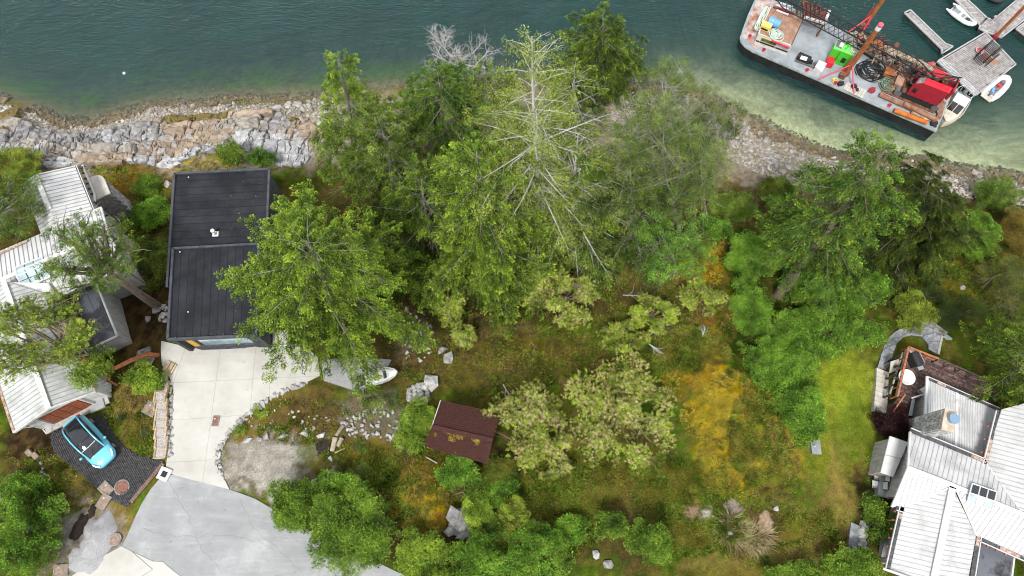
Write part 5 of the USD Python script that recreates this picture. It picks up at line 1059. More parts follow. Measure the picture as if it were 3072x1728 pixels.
# cracks in the road, and dry leaves blown over the hard surfaces
rc = np.random.default_rng(620)
for k, pts in enumerate((((420, 1205), (470, 1290), (500, 1370), (560, 1440)), ((600, 1250), (640, 1330), (720, 1400), (760, 1445)), ((350, 1330), (450, 1350), (560, 1345), (700, 1380)))):
    q = np.array(pts, float); t_ = np.linspace(0, len(q) - 1, 26); xy = np.stack([np.interp(t_, range(len(q)), q[:, i]) for i in (0, 1)], 1) + rc.normal(size=(26, 2)) * 3.0; P_ = hit(xy[:, 0], xy[:, 1]); inside = shapely.contains_xy(Polygon(ROAD), P_[:, 0], P_[:, 1]); P_ = P_[inside]
    ms = [bar([*P_[i][:2], float(zfun(*P_[i][:2])) + .002], [*P_[i + 1][:2], float(zfun(*P_[i + 1][:2])) + .002], rc.uniform(.006, .014), .008) for i in range(len(P_) - 1)]
    mesh('road_crack', ms, 'machine_grey_road', label='thin dark crack wandering across the worn asphalt road', kind='structure')
def litter(n, poly_d, z, seed, edge=True):
    rr = np.random.default_rng(seed); q = np.array(poly_d, float); lo, hi = q.min(0), q.max(0); p = rr.uniform(lo, hi, (n * 4, 2)); p = p[shapely.contains_xy(Polygon(q), p[:, 0], p[:, 1])][:n]; return hit(p[:, 0], p[:, 1]) if z is None else unp(p[:, 0], p[:, 1], z)
LP = []
for n, poly, z, up in ((150, [(310, 1370), (400, 1205), (580, 1235), (700, 1290), (960, 1420), (1000, 1449), (300, 1449)], None, .01), (50, [(410, 870), (790, 880), (790, 960), (620, 1050), (550, 1150), (430, 1180)], None, .045), (150, [(130, 1100), (262, 1045), (412, 1160), (330, 1260), (200, 1190)], None, .07), (40, [(560, 640), (650, 630), (640, 840), (520, 840)], 12.32, 0), (24, [(560, 450), (660, 440), (640, 600), (560, 600)], 11.77, 0)):
    q = litter(n, poly, z, 630 + n); q[:, 2] = (zfun(q[:, 0], q[:, 1]) + up) if z is None else z; LP.append(q)
LP = np.vstack(LP); a_ = rc.uniform(0, 6.28, len(LP)); scatter(None, 'leaf_litter', ['dry_leaf_a', 'dry_leaf_b'], rc.integers(0, 2, len(LP)), LP, quat_from(np.stack([np.cos(a_), np.sin(a_), 0 * a_], 1), np.tile([0, 0, 1.], (len(LP), 1))), rc.uniform(.4, .9, len(LP)), label='dry leaves blown over road, drive and black roof')
# ================================================================== the house on the right, its deck and garden paths
def R1(x, y, z): return z5(2580, 1000, 3.9167, x, y, z)
def R2(x, y, z): return z5(2580, 1350, 3.833, x, y, z)
def R4(x, y, z): return z5(2304, 1152, 2.516, x, y, z)
def R8(x, y, z): return z5(2304, 576, 2.516, x, y, z)
grainy('orange_rail', (.20, .06, .025), (.42, .16, .07), scale=5, rough=.7)
grainy('old_deck', (.055, .030, .026), (.21, .145, .13), scale=6, rough=.85, bump=.2, vary=.35, lo=.4, hi=.75)
grainy('ribbed_roof', (.31, .31, .312), (.49, .49, .495), scale=.7, rough=.5, detail=8, lo=.34, hi=.58, vary=.03)
grainy('flag_stone', (.13, .136, .148), (.29, .30, .32), scale=3, rough=.9, bump=.25, bscale=12, vary=.22)
grainy('flag_joint', (.10, .10, .09), (.22, .22, .20), scale=9, rough=1)
grainy('grey_paint', (.17, .19, .195), (.26, .28, .285), scale=1.2, rough=.6)
grainy('chimney_cap', (.34, .27, .20), (.50, .44, .37), scale=2.5, rough=.9)
grainy('rust_bracket', (.28, .07, .06), (.45, .16, .14), scale=8, rough=.8)
M('vent_blue', {'p': ('principled_bsdf', {'base_color': (.22, .33, .45), 'roughness': .35, 'metallic': .5})}, [])
rh = thing('metal_roof_house', 'large house with white ribbed metal roofs and a stone chimney at the right edge', 'house', (*R2(900, 700, 8.6)[:2], 8.6))
zE, zR = 12.0, 12.9
A4 = [R1(785, 508, 11.0), R1(745, 1225, 11.0), R1(1500, 1470, 11.0), R1(1640, 900, 11.0)]
mA = [lerp(A4[0], A4[3], .42), lerp(A4[1], A4[2], .50)]
roof_plane(rh, [A4[0], A4[1], mA[1], mA[0]], R1(1100, 700, 11), R1(1095, 1200, 11), .17, 'ribbed_roof', w=.05, h=.035, joined=True, seam='seam_light')
roof_plane(rh, [mA[0], mA[1], A4[2], A4[3]], R1(1300, 700, 11), R1(1290, 1200, 11), .17, 'ribbed_roof', w=.05, h=.035, joined=True, seam='seam_light')
mesh('valley_strip', bar(mA[0] + [0, 0, .03], mA[1] + [0, 0, .03], .16, .04), 'white_trim', rh)
mesh('verge_board', bar(A4[0] + [0, 0, .03], A4[1] + [0, 0, .03], .16, .14), 'white_roof', rh)
e0_, e1_ = R1(800, 535, 11.0), R1(1640, 905, 11.0)
mesh('gutter', bar(e0_ + [0, 0, .03], e1_ + [0, 0, .03], .17, .1), 'dark_gutter', rh); mesh('gutter_rim', bar(lerp(e0_, e1_, .0) + [0, .13, .06], e1_ + [0, .13, .06], .05, .1), 'white_roof', rh)
mesh('rust_patch', bar(lerp(e0_, e1_, .12) + [0, 0, .06], lerp(e0_, e1_, .24) + [0, 0, .06], .15, .08), 'rusty_trim', rh)
Bn0, Bn1, r0, r1 = R2(572, -205, zE), R2(1450, 160, zE), R2(545, 210, zR), R2(1070, 415, zR)
v_ = R2(1845, 700, zR); rEnd = R2(2300, 920, zR)
roof_plane(rh, [Bn0, r0, r1, v_, Bn1], R2(900, 100, zE), R2(885, 320, zR), .30, 'ribbed_roof', w=.04, seam='seam_light')
roof_plane(rh, [R1(1640, 900, zE), Bn1, v_, R2(2350, 800, 14.2), R1(2400, 700, 14.2)], R1(1600, 1000, zE), R1(1930, 1065, 13), .30, 'white_roof', w=.04, seam='seam_light')
roof_plane(rh, [R2(1090, 425, zR), R2(1340, 985, zE), R2(2300, 1430, zE), rEnd], R2(1560, 640, zR), R2(1490, 800, zR), .30, 'white_roof', w=.04, seam='seam_light')
roof_plane(rh, [r0, R2(362, 655, zE), R2(520, 655, zE), R2(1040, 425, zR)], R2(640, 250, zR), R2(520, 600, zE), .30, 'white_roof', w=.04, seam='seam_light')
eR = R2(825, 1565, zR)
roof_plane(rh, [R2(1045, 428, zR), R2(505, 655, zE), R2(338, 1385, zE), eR], R2(520, 760, zE), R2(960, 850, zR), .30, 'white_roof', w=.04, seam='seam_light')
roof_plane(rh, [R2(1065, 428, zR), eR, R2(1215, 1640, zE), R2(1335, 985, zE)], R2(1000, 800, zR), R2(1290, 860, zE), .30, 'ribbed_roof', w=.04, seam='seam_light')
for a, b, w in ((r0, r1, .34), (r1, rEnd, .3), (R2(1060, 425, zR), eR, .42)): mesh('ridge_cap', bar(a + [0, 0, .06], b + [0, 0, .06], w, .07), 'white_roof', rh)
for a, b in ((r0, Bn0), (r0, R2(362, 655, zE)), (R2(262, 1365, zE), R2(620, 1490, 12.6))): mesh('verge_board', bar(a + [0, 0, .03], b + [0, 0, .03], .13, .14), 'white_roof', rh)
for a, b in ((Bn1, v_), (R2(1340, 985, zE), R2(1095, 440, zR)), (R2(520, 655, zE), R2(1040, 428, zR))): mesh('valley_strip', bar(a + [0, 0, .035], b + [0, 0, .035], .09, .03), 'white_trim', rh)
def gutter(a, b, off, patch=None):
    off = np.array([*off, 0.0])
    mesh('gutter', bar(a + off * .12 + [0, 0, .0], b + off * .12 + [0, 0, .0], .24, .1), 'dark_gutter', rh); mesh('gutter_rim', bar(a + off * .28 + [0, 0, .05], b + off * .28 + [0, 0, .05], .06, .1), 'white_roof', rh)
    if patch: mesh('rust_patch', bar(lerp(a, b, patch[0]) + off * .12 + [0, 0, .04], lerp(a, b, patch[1]) + off * .12 + [0, 0, .04], .2, .06), 'rusty_trim', rh)
gutter(Bn0, Bn1, (.38, .92), (.8, .99)); gutter(R1(1640, 900, zE), Bn1, (-.97, -.2), (.55, .95)); gutter(R2(505, 650, zE), R2(338, 1385, zE), (-.97, .2), (.12, .2)); gutter(R2(405, 640, zE), R2(500, 668, zE), (0, -1))
gutter(R2(1335, 985, zE), R2(1235, 1640, zE), (.97, -.2), (.0, .18)); gutter(R2(1345, 985, zE), R2(2000, 1275, zE), (-.3, -.95), (.4, .75))
def brackets(a, b, n, off):
    for k in range(n): q = lerp(a, b, (k + .5) / n) - [0, 0, .28]; o = np.array([*off, 0.0]); mesh('rafter_tail', bar(q - o * .2, q + o * .34, .1, .12), 'rust_bracket', rh)
brackets(R2(490, 665, zE), R2(338, 1385, zE), 7, (-.97, .2)); brackets(R2(1345, 985, zE), R2(1760, 1170, zE), 4, (-.3, -.95)); brackets(R1(1600, 1000, zE), R2(1450, 90, zE), 3, (-.97, -.2))
foot = shapely.union_all([Polygon([tuple(p[:2]) for p in q]).buffer(0) for q in ([Bn0, r0, r1, v_, Bn1], [r0, R2(362, 655, zE), R2(520, 655, zE), R2(1040, 425, zR), r1], [R2(1045, 428, zR), R2(505, 655, zE), R2(338, 1385, zE), eR], [R2(1065, 428, zR), eR, R2(1215, 1640, zE), R2(1335, 985, zE)], [R2(1090, 425, zR), R2(1340, 985, zE), R2(2300, 1430, zE), rEnd, v_], [R1(1640, 900, zE), Bn1, v_, rEnd, R1(2400, 700, 14.2)])]).buffer(.05).buffer(-.75, join_style=2)
def extr(P, z0, z1):
    out = []
    for g_ in getattr(P, 'geoms', [P]):
        m = trimesh.creation.extrude_polygon(g_, z1 - z0, engine='earcut'); m.apply_translation([0, 0, z0]); out.append(m)
    return out
mesh('wall', extr(foot, 7.0, 11.85), 'grey_siding', rh)
pa_ = Polygon([tuple(p[:2]) for p in A4]).buffer(-.5, join_style=2); mesh('wall', extr(pa_, 7.0, 10.9), 'grey_siding', rh)
# flat roof in the inner corner
fd = [R2(1372, 1045, 10.9), R2(1330, 1700, 10.9), R2(1700, 1700, 10.9), R2(1762, 1205, 10.9)]
mesh('flat_roof', slab(fd, .2), 'wet_membrane', rh); mesh('roof_rim', bar(fd[2] + [0, 0, .06], fd[3] + [0, 0, .06], .1, .2), 'white_trim', rh); mesh('roof_rim', bar(fd[3] + [0, 0, .06], fd[0] + [0, 0, .06], .1, .2), 'white_trim', rh)
mesh('wall', prism(shrink(fd, .2), 7.2, 10.7), 'grey_siding', rh)
# skylight astride the ridge
k0, k1 = R2(1262, 492, zR + .3), R2(1545, 590, zR + .3); up_, dn_ = R2(1290, 385, zR - .05), R2(1235, 590, zR - .05)
du, dd_ = up_ - k0, dn_ - k0
sk = mesh('skylight', [bar(k0, k1, .07, .07), bar(k0 + du, k1 + du, .07, .09), bar(k0 + dd_, k1 + dd_, .07, .09)] + [bar(lerp(k0, k1, t) + o, lerp(k0, k1, t), .06, .08) for t in (0, .333, .667, 1) for o in (du, dd_)], 'white_trim', rh)
for o, m in ((du, 'dark_glass'), (dd_, 'sky_glass')):
    for c in range(3):
        a, b = lerp(k0, k1, (c + .07) / 3), lerp(k0, k1, (c + .93) / 3); mesh('pane', slab([a + o * .05, b + o * .05, b + o * .95, a + o * .95], .02), m, sk)
# chimney
zc = 14.3
ch = [R1(1000, 880, zc), R1(1150, 912, zc), R1(1108, 1165, zc), R1(955, 1130, zc)]
cc = np.mean(ch, 0); mesh('chimney_cap', prism(ch, zc - .18, zc), 'chimney_cap', rh)
chs = [cc + (p - cc) * .94 for p in ch]
mesh('chimney', prism([cc + (p - cc) * .90 for p in ch], 10.6, zc - .18), 'flag_joint', rh)
r_ = np.random.default_rng(120)
for a, b in ((chs[0], chs[3]), (chs[3], chs[2]), (chs[2], chs[1]), (chs[1], chs[0])):
    for lv in range(12):
        t = 0
        while t < .97:
            t1 = min(1, t + r_.uniform(.14, .34)); 
            if t1 - t > .04: mesh('chimney_stone', bar(np.array([*lerp(a, b, t + .012)[:2], 10.95 + lv * .27]), np.array([*lerp(a, b, t1 - .012)[:2], 10.95 + lv * .27]), .09 + r_.uniform(0, .05), .245), 'pale_stone', rh)
            t = t1
mesh('flue', cyl(cc + [.12, .05, 0], .27, .32, 20), 'vent_blue', rh); mesh('flue_cap', cyl(cc + [.12, .05, .30], .33, .08, 20), 'vent_blue', rh)
# west annex
an = thing('garden_annex', 'low annex with white and grey flat roofs beside the right house', 'annex', (*R4(900, 600, 8.6)[:2], 8.6))
q = [R4(920, 392, 10.9), R4(1058, 440, 10.9), R4(943, 702, 10.9), R4(850, 668, 10.9)]
mesh('white_roof', slab(q, .1), 'white_roof', an); mesh('wall', prism(shrink(q, .12), 7.8, 10.8), 'grey_siding', an)
mesh('roof_joint', bar(lerp(q[0], q[3], .52) + [0, 0, .01], lerp(q[1], q[2], .48) + [0, 0, .01], .03, .02), 'grey_paint', an)
q = [R4(872, 452, 9.9), R4(912, 420, 9.9), R4(862, 668, 9.9), R4(808, 668, 9.9)]; mesh('lean_to_roof', slab(q, .1), 'grey_paint', an); mesh('wall', prism(shrink(q, .08), 7.8, 9.8), 'grey_siding', an)
q = [R4(1000, 520, 9.4), R4(1052, 540, 9.4), R4(1040, 650, 9.4), R4(945, 865, 9.4), R4(828, 845, 9.4), R4(850, 690, 9.4), R4(945, 705, 9.4)]; mesh('terrace', prism(q, 8.0, 9.4), 'grey_paint', an)
mesh('terrace_rail', bar(R4(938, 705, 9.6), R4(905, 862, 9.6), .14, .2), 'rusty_trim', an); mesh('terrace_rail', bar(R4(905, 862, 9.6), R4(965, 860, 9.6), .12, .2), 'rusty_trim', an)
q = [R4(1012, 495, 10.6), R4(1060, 487, 10.6), R4(1048, 566, 10.6), R4(1002, 570, 10.6)]; wf = mesh('window_frame', slab(q, .12), 'orange_rail', an); c_ = np.mean(q, 0); mesh('pane', slab([c_ + (p - c_) * .6 + [0, 0, .02] for p in q], .05), 'sky_glass', wf)
q = [R2(395, 805, 9.7), R2(345, 1050, 9.7), R2(310, 1232, 9.7), R2(243, 1228, 9.7), R2(318, 880, 9.7)]
gw = thing('side_gallery', 'narrow grey gallery below the eave of the right house', 'gallery', np.mean(q, 0)); mesh('floor', slab(q, .12), 'grey_paint', gw); mesh('apron_wall', prism(shrink(q, .05), 8.2, 9.6), 'grey_siding', gw); mesh('rail', bar(R2(312, 812, 10.4), R2(400, 805, 10.4), .06, .06), 'white_trim', gw)
# garden chairs
def chair(label, x, y, z, a):
    c_ = R4(x, y, z); t = thing('garden_chair', label, 'chair', c_)
    def P_(u, v, w): X, Y = rot2(u, v, a); return c_ + [X, Y, w]
    mesh('seat', slab([P_(-.24, -.24, .42), P_(.24, -.24, .42), P_(.24, .24, .42), P_(-.24, .24, .42)], .05), 'white_trim', t)
    mesh('backrest', slab([P_(.25, -.24, .45), P_(.55, -.24, .90), P_(.55, .24, .90), P_(.25, .24, .45)], .05), 'white_trim', t)
    for s_ in (-1, 1):
        mesh('arm', bar(P_(-.28, s_ * .29, .62), P_(.36, s_ * .29, .62), .06, .05), 'dark_gutter', t); mesh('side_frame', tube([P_(-.28, s_ * .29, 0), P_(-.28, s_ * .29, .62), P_(.3, s_ * .29, .5), P_(.6, s_ * .27, .94)], .025, 5), 'dark_gutter', t); mesh('leg', tube([P_(.28, s_ * .29, 0), P_(.24, s_ * .29, .5)], .025, 5), 'dark_gutter', t)
    mesh('top_bar', bar(P_(.58, -.28, .93), P_(.58, .28, .93), .05, .05), 'dark_gutter', t)
chair('grey garden chair with a black frame, upper of the two beside the annex', 808, 706, 8.75, math.radians(-12)); chair('grey garden chair with a black frame, lower of the two beside the annex', 792, 762, 8.75, math.radians(-12))
# ---- timber deck
dk = thing('timber_deck', 'dark weathered timber deck with orange rails beside the ribbed roof', 'deck', R1(800, 500, 9.6))
zD = 9.6
dq = [R1(572, 158, zD), R1(448, 742, zD), R1(600, 790, zD), R1(770, 720, zD), R1(800, 560, zD), R1(1500, 880, zD), R1(1640, 700, zD), R1(1480, 560, zD), R1(930, 305, zD)]
Pd = Polygon([tuple(p[:2]) for p in dq]).buffer(0)
a0, a1 = R1(572, 158, zD)[:2], R1(930, 305, zD)[:2]; du = (a1 - a0) / np.linalg.norm(a1 - a0); dn = np.array([du[1], -du[0]])
k = 0
for v in np.arange(.07, 11, .15):
    ln = LineString([a0 + dn * v - du * 20, a0 + dn * v + du * 20]).intersection(Pd)
    for g_ in getattr(ln, 'geoms', [ln]):
        if g_.length > .3: a, b = g_.coords[0], g_.coords[-1]; mesh('deck_board', bar([*a, zD + .002 * (k % 3)], [*b, zD + .002 * (k % 3)], .138, .04), 'old_deck', dk); k += 1
mesh('deck_frame', extr(Pd.buffer(-.1), zD - .3, zD - .05), 'dark_wood', dk)
zr = zD + .95
W0, W1, N1 = R1(572, 160, zr), R1(445, 735, zr), R1(930, 300, zr)
mesh('top_rail', bar(W0, W1, .13, .06), 'orange_rail', dk); mesh('top_rail', bar(W0, N1, .13, .06), 'orange_rail', dk); mesh('lower_rail', bar(W0 - [0, 0, .5], N1 - [0, 0, .5], .07, .06), 'orange_rail', dk)
mesh('top_rail', bar(N1, R1(1480, 540, zr), .12, .06), 'dark_wood', dk)
for a, b, n in ((W0, W1, 6), (W0, N1, 4), (N1, R1(1480, 540, zr), 5)):
    for t in np.linspace(0, 1, n): q = lerp(a, b, t); mesh('rail_post', box(q[0], q[1], zD + .45, .1, .1, 1.0, .4), 'orange_rail' if n != 5 else 'dark_wood', dk)
for k in range(5): q = lerp(W0, W1, .12 + .2 * k); mesh('deck_post', bar([q[0] - .05, q[1], 7.5], [q[0] - .05, q[1], zD], .13), 'dark_wood', dk)
mesh('skirt_beam', bar(R1(545, 175, 9.2), R1(425, 745, 9.2), .1, .18), 'weathered_plank', dk); mesh('skirt_beam', bar(R1(500, 225, 8.9), R1(340, 740, 8.9), .1, .14), 'weathered_plank', dk)
ws = thing('timber_stairs', 'dark timber stairs going down from the deck to the lawn', 'stairs', R1(470, 830, 8.8))
s0, s1 = R1(452, 745, zD), R1(612, 790, zD); sd_ = R1(400, 870, zD) - R1(452, 745, zD); sd_[2] = 0; sd_ /= np.linalg.norm(sd_); sa = math.atan2(*(s1 - s0)[[1, 0]])
for k in range(6):
    c_ = (s0 + s1) / 2 + sd_ * (.16 + .27 * k); mesh('tread', box(c_[0], c_[1], zD - .16 * (k + 1), np.linalg.norm((s1 - s0)[:2]), .25, .06, sa), 'old_deck', ws); mesh('riser', box(c_[0] - sd_[0] * .12, c_[1] - sd_[1] * .12, zD - .16 * k - .1, np.linalg.norm((s1 - s0)[:2]), .03, .14, sa), 'dark_wood', ws)
for q in (s0, s1): mesh('stringer', bar(q, q + sd_ * 1.6 - [0, 0, .95], .06, .22), 'dark_wood', ws)
mesh('handrail', bar(s0 + [0, 0, .9], s0 + sd_ * 1.5 + [0, 0, 0], .08, .06), 'orange_rail', ws)
q = [R1(350, 825, 8.75), R1(560, 870, 8.75), R1(555, 920, 8.75), R1(318, 920, 8.75)]; mesh('bottom_landing', slab(q, .15), 'old_deck', ws)
# things on the deck
p_ = R1(592, 335, zD); bq = thing('barbecue', 'black covered barbecue standing in the corner of the timber deck', 'barbecue', p_)
bb = at2(p_, -1.3, p_[2]); mesh('hood', bb(loft([section(x, w, .62, h_, w * .8, 3) for x, w, h_ in ((-.52, .22, .95), (-.42, .28, 1.08), (.42, .28, 1.08), (.52, .22, .95))])), 'black_cover', bq, smooth=50); mesh('cart', bb(box(0, 0, .32, .9, .45, .62, 0, .03)), 'black_cover', bq); mesh('handle', bb(bar([-.4, .36, .92], [.4, .36, .92], .05, .05)), 'alloy', bq)
for sx in (-1, 1): mesh('side_shelf', bb(box(sx * .66, 0, .78, .26, .42, .04)), 'alloy', bq)
p_ = R1(550, 515, zD + .7); tb_ = thing('round_table', 'round pale grey table on the timber deck beside the barbecue', 'table', (p_[0], p_[1], zD)); mesh('tabletop', cyl(p_, .58, .05, 28), 'white_trim', tb_); mesh('pedestal', cyl([p_[0], p_[1], zD], .06, .72, 10), 'dark_gutter', tb_); mesh('foot', cyl([p_[0], p_[1], zD], .3, .04, 16), 'dark_gutter', tb_)
p_ = R1(712, 690, zD); bx_ = thing('storage_box', 'small grey storage box on the deck by the roof corner', 'box', p_); mesh('bin', box(p_[0], p_[1], zD + .25, .42, .42, .5, .5, .03), 'grey_paint', bx_); mesh('lid', box(p_[0], p_[1], zD + .53, .46, .46, .06, .5, .02), 'white_trim', bx_)
aw = thing('side_canopy', 'pale bar and grey panels beside the ribbed roof, below the deck', 'canopy', R1(650, 850, 9.5)); mesh('bar', bar(R1(605, 762, 10.2), R1(762, 712, 10.2), .1, .1), 'white_trim', aw); mesh('panel', slab([R1(612, 775, 9.9), R1(650, 770, 9.9), R1(612, 970, 9.9), R1(572, 968, 9.9)], .06), 'grey_paint', aw); mesh('panel', slab([R1(575, 1010, 9.9), R1(745, 960, 9.9), R1(735, 1180, 9.9), R1(582, 1150, 9.9)], .08), 'grey_paint', aw)
for t in (.15, .5, .85): mesh('post', bar([*lerp(R1(605, 762, 8), R1(762, 712, 8), t)[:2], 8.2], [*lerp(R1(605, 762, 8), R1(762, 712, 8), t)[:2], 10.2], .08), 'dark_wood', aw)
pn = thing('lean_shelf', 'pale slanting panel standing outside the deck rail', 'panel', R1(400, 380, 8.6)); mesh('panel', slab([R1(362, 332, 9.3), R1(462, 298, 9.3), R1(440, 432, 9.0), R1(345, 468, 9.0)], .05), 'cream_cap', pn)
for x, y in ((362, 340), (455, 302), (438, 428), (348, 462)): q = R1(x, y, 9.05); mesh('leg', bar([q[0], q[1], 7.9], [q[0], q[1], 9.02], .05), 'weathered_plank', pn)
# cream stepped path
cp_ = thing('cream_path', 'stepped pale cream path between lawn and deck', 'path', gp(*(np.array([2580 + 240 / 3.9167, 1000 + 650 / 3.9167]) / D)), kind='structure')
L_, R_ = [(192, 405), (188, 520), (180, 640), (168, 770), (152, 915)], [(335, 462), (330, 560), (325, 700), (318, 830), (298, 948)]
for k in range(9):
    t0, t1 = k / 9, (k + .96) / 9; f_ = lambda pts, t: np.array([np.interp(t * 4, range(5), [p[i] for p in pts]) for i in (0, 1)])
    c4 = [f_(L_, t0), f_(L_, t1), f_(R_, t1), f_(R_, t0)]; z0 = 8.15 + .06 * k
    mesh('path_slab', prism([R1(x, y, z0) for x, y in c4], z0 - .5, z0 + .07), 'cream_cap', cp_)
# ---- flagstones
fl_ = thing('flagstone_path', 'curved path and patio of grey irregular flagstones above the deck', 'path', gp(2250, 850), kind='structure')
pathP = Polygon([tuple(p[:2]) for p in gn(2304 + np.array([818, 850, 890, 945, 1010, 1065, 1110, 1140, 1240, 1335, 1300, 1268, 1205, 1195, 1150, 1075, 1015, 965, 930, 905, 880]) / 2.516, 576 + np.array([1330, 1220, 1120, 1062, 1030, 1028, 990, 945, 995, 1060, 1100, 1225, 1190, 1140, 1095, 1085, 1098, 1150, 1240, 1320, 1345]) / 2.516)]).buffer(0)
r_ = np.random.default_rng(130); x0, y0, x1, y1 = pathP.bounds; pts = []
for _ in range(4000):
    p = r_.uniform([x0 - .5, y0 - .5], [x1 + .5, y1 + .5])
    if all((p[0] - a) ** 2 + (p[1] - b) ** 2 > .52 ** 2 for a, b in pts): pts.append(p)
vr = Voronoi(np.array(pts))
for reg in vr.regions:
    if not reg or -1 in reg: continue
    g_ = Polygon(vr.vertices[reg]).buffer(-.035).buffer(.012).intersection(pathP)
    if g_.geom_type != 'Polygon' or g_.area < .04: continue
    g_ = g_.simplify(.02); c_ = g_.centroid; z = float(zfun(c_.x, c_.y)) + .16 + r_.uniform(-.01, .012); m = trimesh.creation.extrude_polygon(g_, .2, engine='earcut'); m.apply_translation([0, 0, z - .2]); mesh('flagstone', m, 'flag_stone', fl_)
mesh('joint_bed', sheet(pathP, .12, thick=.2), 'flag_joint', fl_)
q = [(1312, 1098), (1345, 1072), (1425, 1130), (1410, 1220), (1285, 1222)]; mesh('grey_patio', prism([R8(x, y, 7.4) for x, y in q], 6.9, 7.42), 'grey_paint', None, label='plain grey patio corner behind a timber edge, under the pine', kind='structure')
te = thing('timber_edging', 'grey timber edging round the flagstone patio', 'edging', R8(1260, 1010, 7.4))
for a, b in (((1182, 948), (1345, 1068)), ((1308, 1088), (1278, 1228))): mesh('beam', bar(R8(*a, 7.55), R8(*b, 7.55), .16, .3), 'weathered_plank', te)
# cabinet on the lawn and stone steps
q = [R4(320, 432, 9.5), R4(392, 415, 9.5), R4(405, 532, 9.5), R4(336, 526, 9.5)]; c_ = np.mean(q, 0)
cb = thing('utility_cabinet', 'grey sloped metal cabinet on the lawn at the end of the hedge', 'cabinet', (c_[0], c_[1], 8.8)); mesh('cabinet', prism([c_ + (p - c_) * .93 for p in q], 8.5, 9.42), 'grey_paint', cb); mesh('lid', slab(q, .08), 'grey_paint', cb); mesh('lock', cyl(lerp(q[0], q[2], .4), .04, .03, 8), 'white_trim', cb)
ss_ = thing('stone_steps', 'pale grey stone steps with a white stone wall at the bottom right', 'steps', R4(660, 1180, 9))
Lp, Rp = [(628, 1042), (618, 1110), (612, 1180), (606, 1250), (598, 1335)], [(706, 1078), (702, 1130), (697, 1185), (690, 1245), (640, 1340)]
gs = [float(gz(*((R4(*Lp[k], 9.2) + R4(*Rp[k], 9.2)) / 2)[:2])) for k in range(5)]
for k in range(4):
    z = max(gs[k], gs[k + 1]) + .14 + .02 * (k % 2); q = [R4(*Lp[k], z), R4(*Lp[k + 1], z), R4(*Rp[k + 1], z), R4(*Rp[k], z)]; mesh('step', prism(q, 8.0, z + .02), 'flag_stone', ss_)
for k in range(6): a = R4(734 - 4 * k, 1060 + 34 * k, 9.3); mesh('wall_stone', rock([a[0], a[1], float(gz(a[0], a[1])) + .25], .36, np.random.default_rng(140 + k), .8), 'pale_stone', ss_)
# ================================================================== barge, docks and boats
def Z4(x, y, z): return z5(2304, 0, 2.516, x, y, z)
def Z5(x, y, z): return z5(2180, 0, 6.44, x, y, z)
def Z6(x, y, z): return z5(2450, 100, 4.83, x, y, z)
def Z7(x, y, z): return z5(2672, 0, 6.44, x, y, z)
grainy('deck_paint', (.18, .20, .222), (.295, .322, .35), scale=.9, rough=.6, detail=9, lo=.3, hi=.6)
grainy('deck_rust', (.26, .10, .045), (.42, .40, .40), scale=.8, rough=.85, detail=8, lo=.42, hi=.62)
grainy('hull_black', (.006, .007, .008), (.02, .021, .023), scale=1.5, rough=.6)
grainy('hull_rail', (.17, .21, .20), (.32, .36, .35), scale=2, rough=.7)
grainy('plywood', (.22, .125, .085), (.36, .22, .155), scale=1.6, rough=.85, detail=9, vary=.12)
grainy('rust_pile', (.20, .065, .02), (.34, .125, .045), scale=2.5, rough=.9, detail=9)
grainy('orange_pipe', (.34, .085, .015), (.50, .16, .03), scale=2.5, rough=.8)
grainy('brown_pipe', (.15, .075, .045), (.30, .17, .11), scale=2.5, rough=.9)
grainy('log_grey', (.17, .14, .10), (.42, .36, .27), scale=2.2, rough=.95, detail=8, vary=.2)
grainy('rusty_clutter', (.06, .03, .02), (.24, .11, .06), scale=4, rough=.95)
plain('crane_red', (.55, .018, .035), rough=.4, dirt=.15); plain('dark_red', (.30, .015, .03), rough=.5)
plain('brace_red', (.48, .035, .07), rough=.5); plain('machine_green', (.055, .46, .02), rough=.45); plain('green_light', (.16, .60, .12), rough=.5)
plain('machine_grey', (.12, .12, .125)); plain('blue_plastic', (.12, .32, .68), rough=.4); plain('yellow_box', (.72, .55, .14), rough=.6)
plain('track_black', (.02, .018, .018), rough=.9); plain('boom_black', (.018, .016, .018), rough=.7); plain('boom_brown', (.12, .07, .045), rough=.8)
plain('pale_rope', (.48, .58, .50), rough=.95); plain('hose_black', (.008, .01, .012), rough=.5); plain('net_green', (.12, .19, .14), rough=1)
plain('sign_yellow', (.50, .46, .16)); plain('sign_black', (.02, .018, .015)); plain('pink_red', (.62, .10, .13)); plain('beige_gel', (.56, .50, .40), rough=.4, dirt=.14, scale=1.5)
grainy('dock_plank', (.20, .185, .18), (.38, .36, .355), scale=2.5, rough=.95, detail=8, vary=.13)
grainy('dock_beam', (.26, .27, .275), (.40, .41, .415), scale=3, rough=.9)
grainy('dock_side', (.012, .012, .012), (.045, .045, .042), scale=3, rough=.8)
grainy('rubber_white', (.54, .555, .565), (.66, .67, .68), scale=1.5, rough=.45)
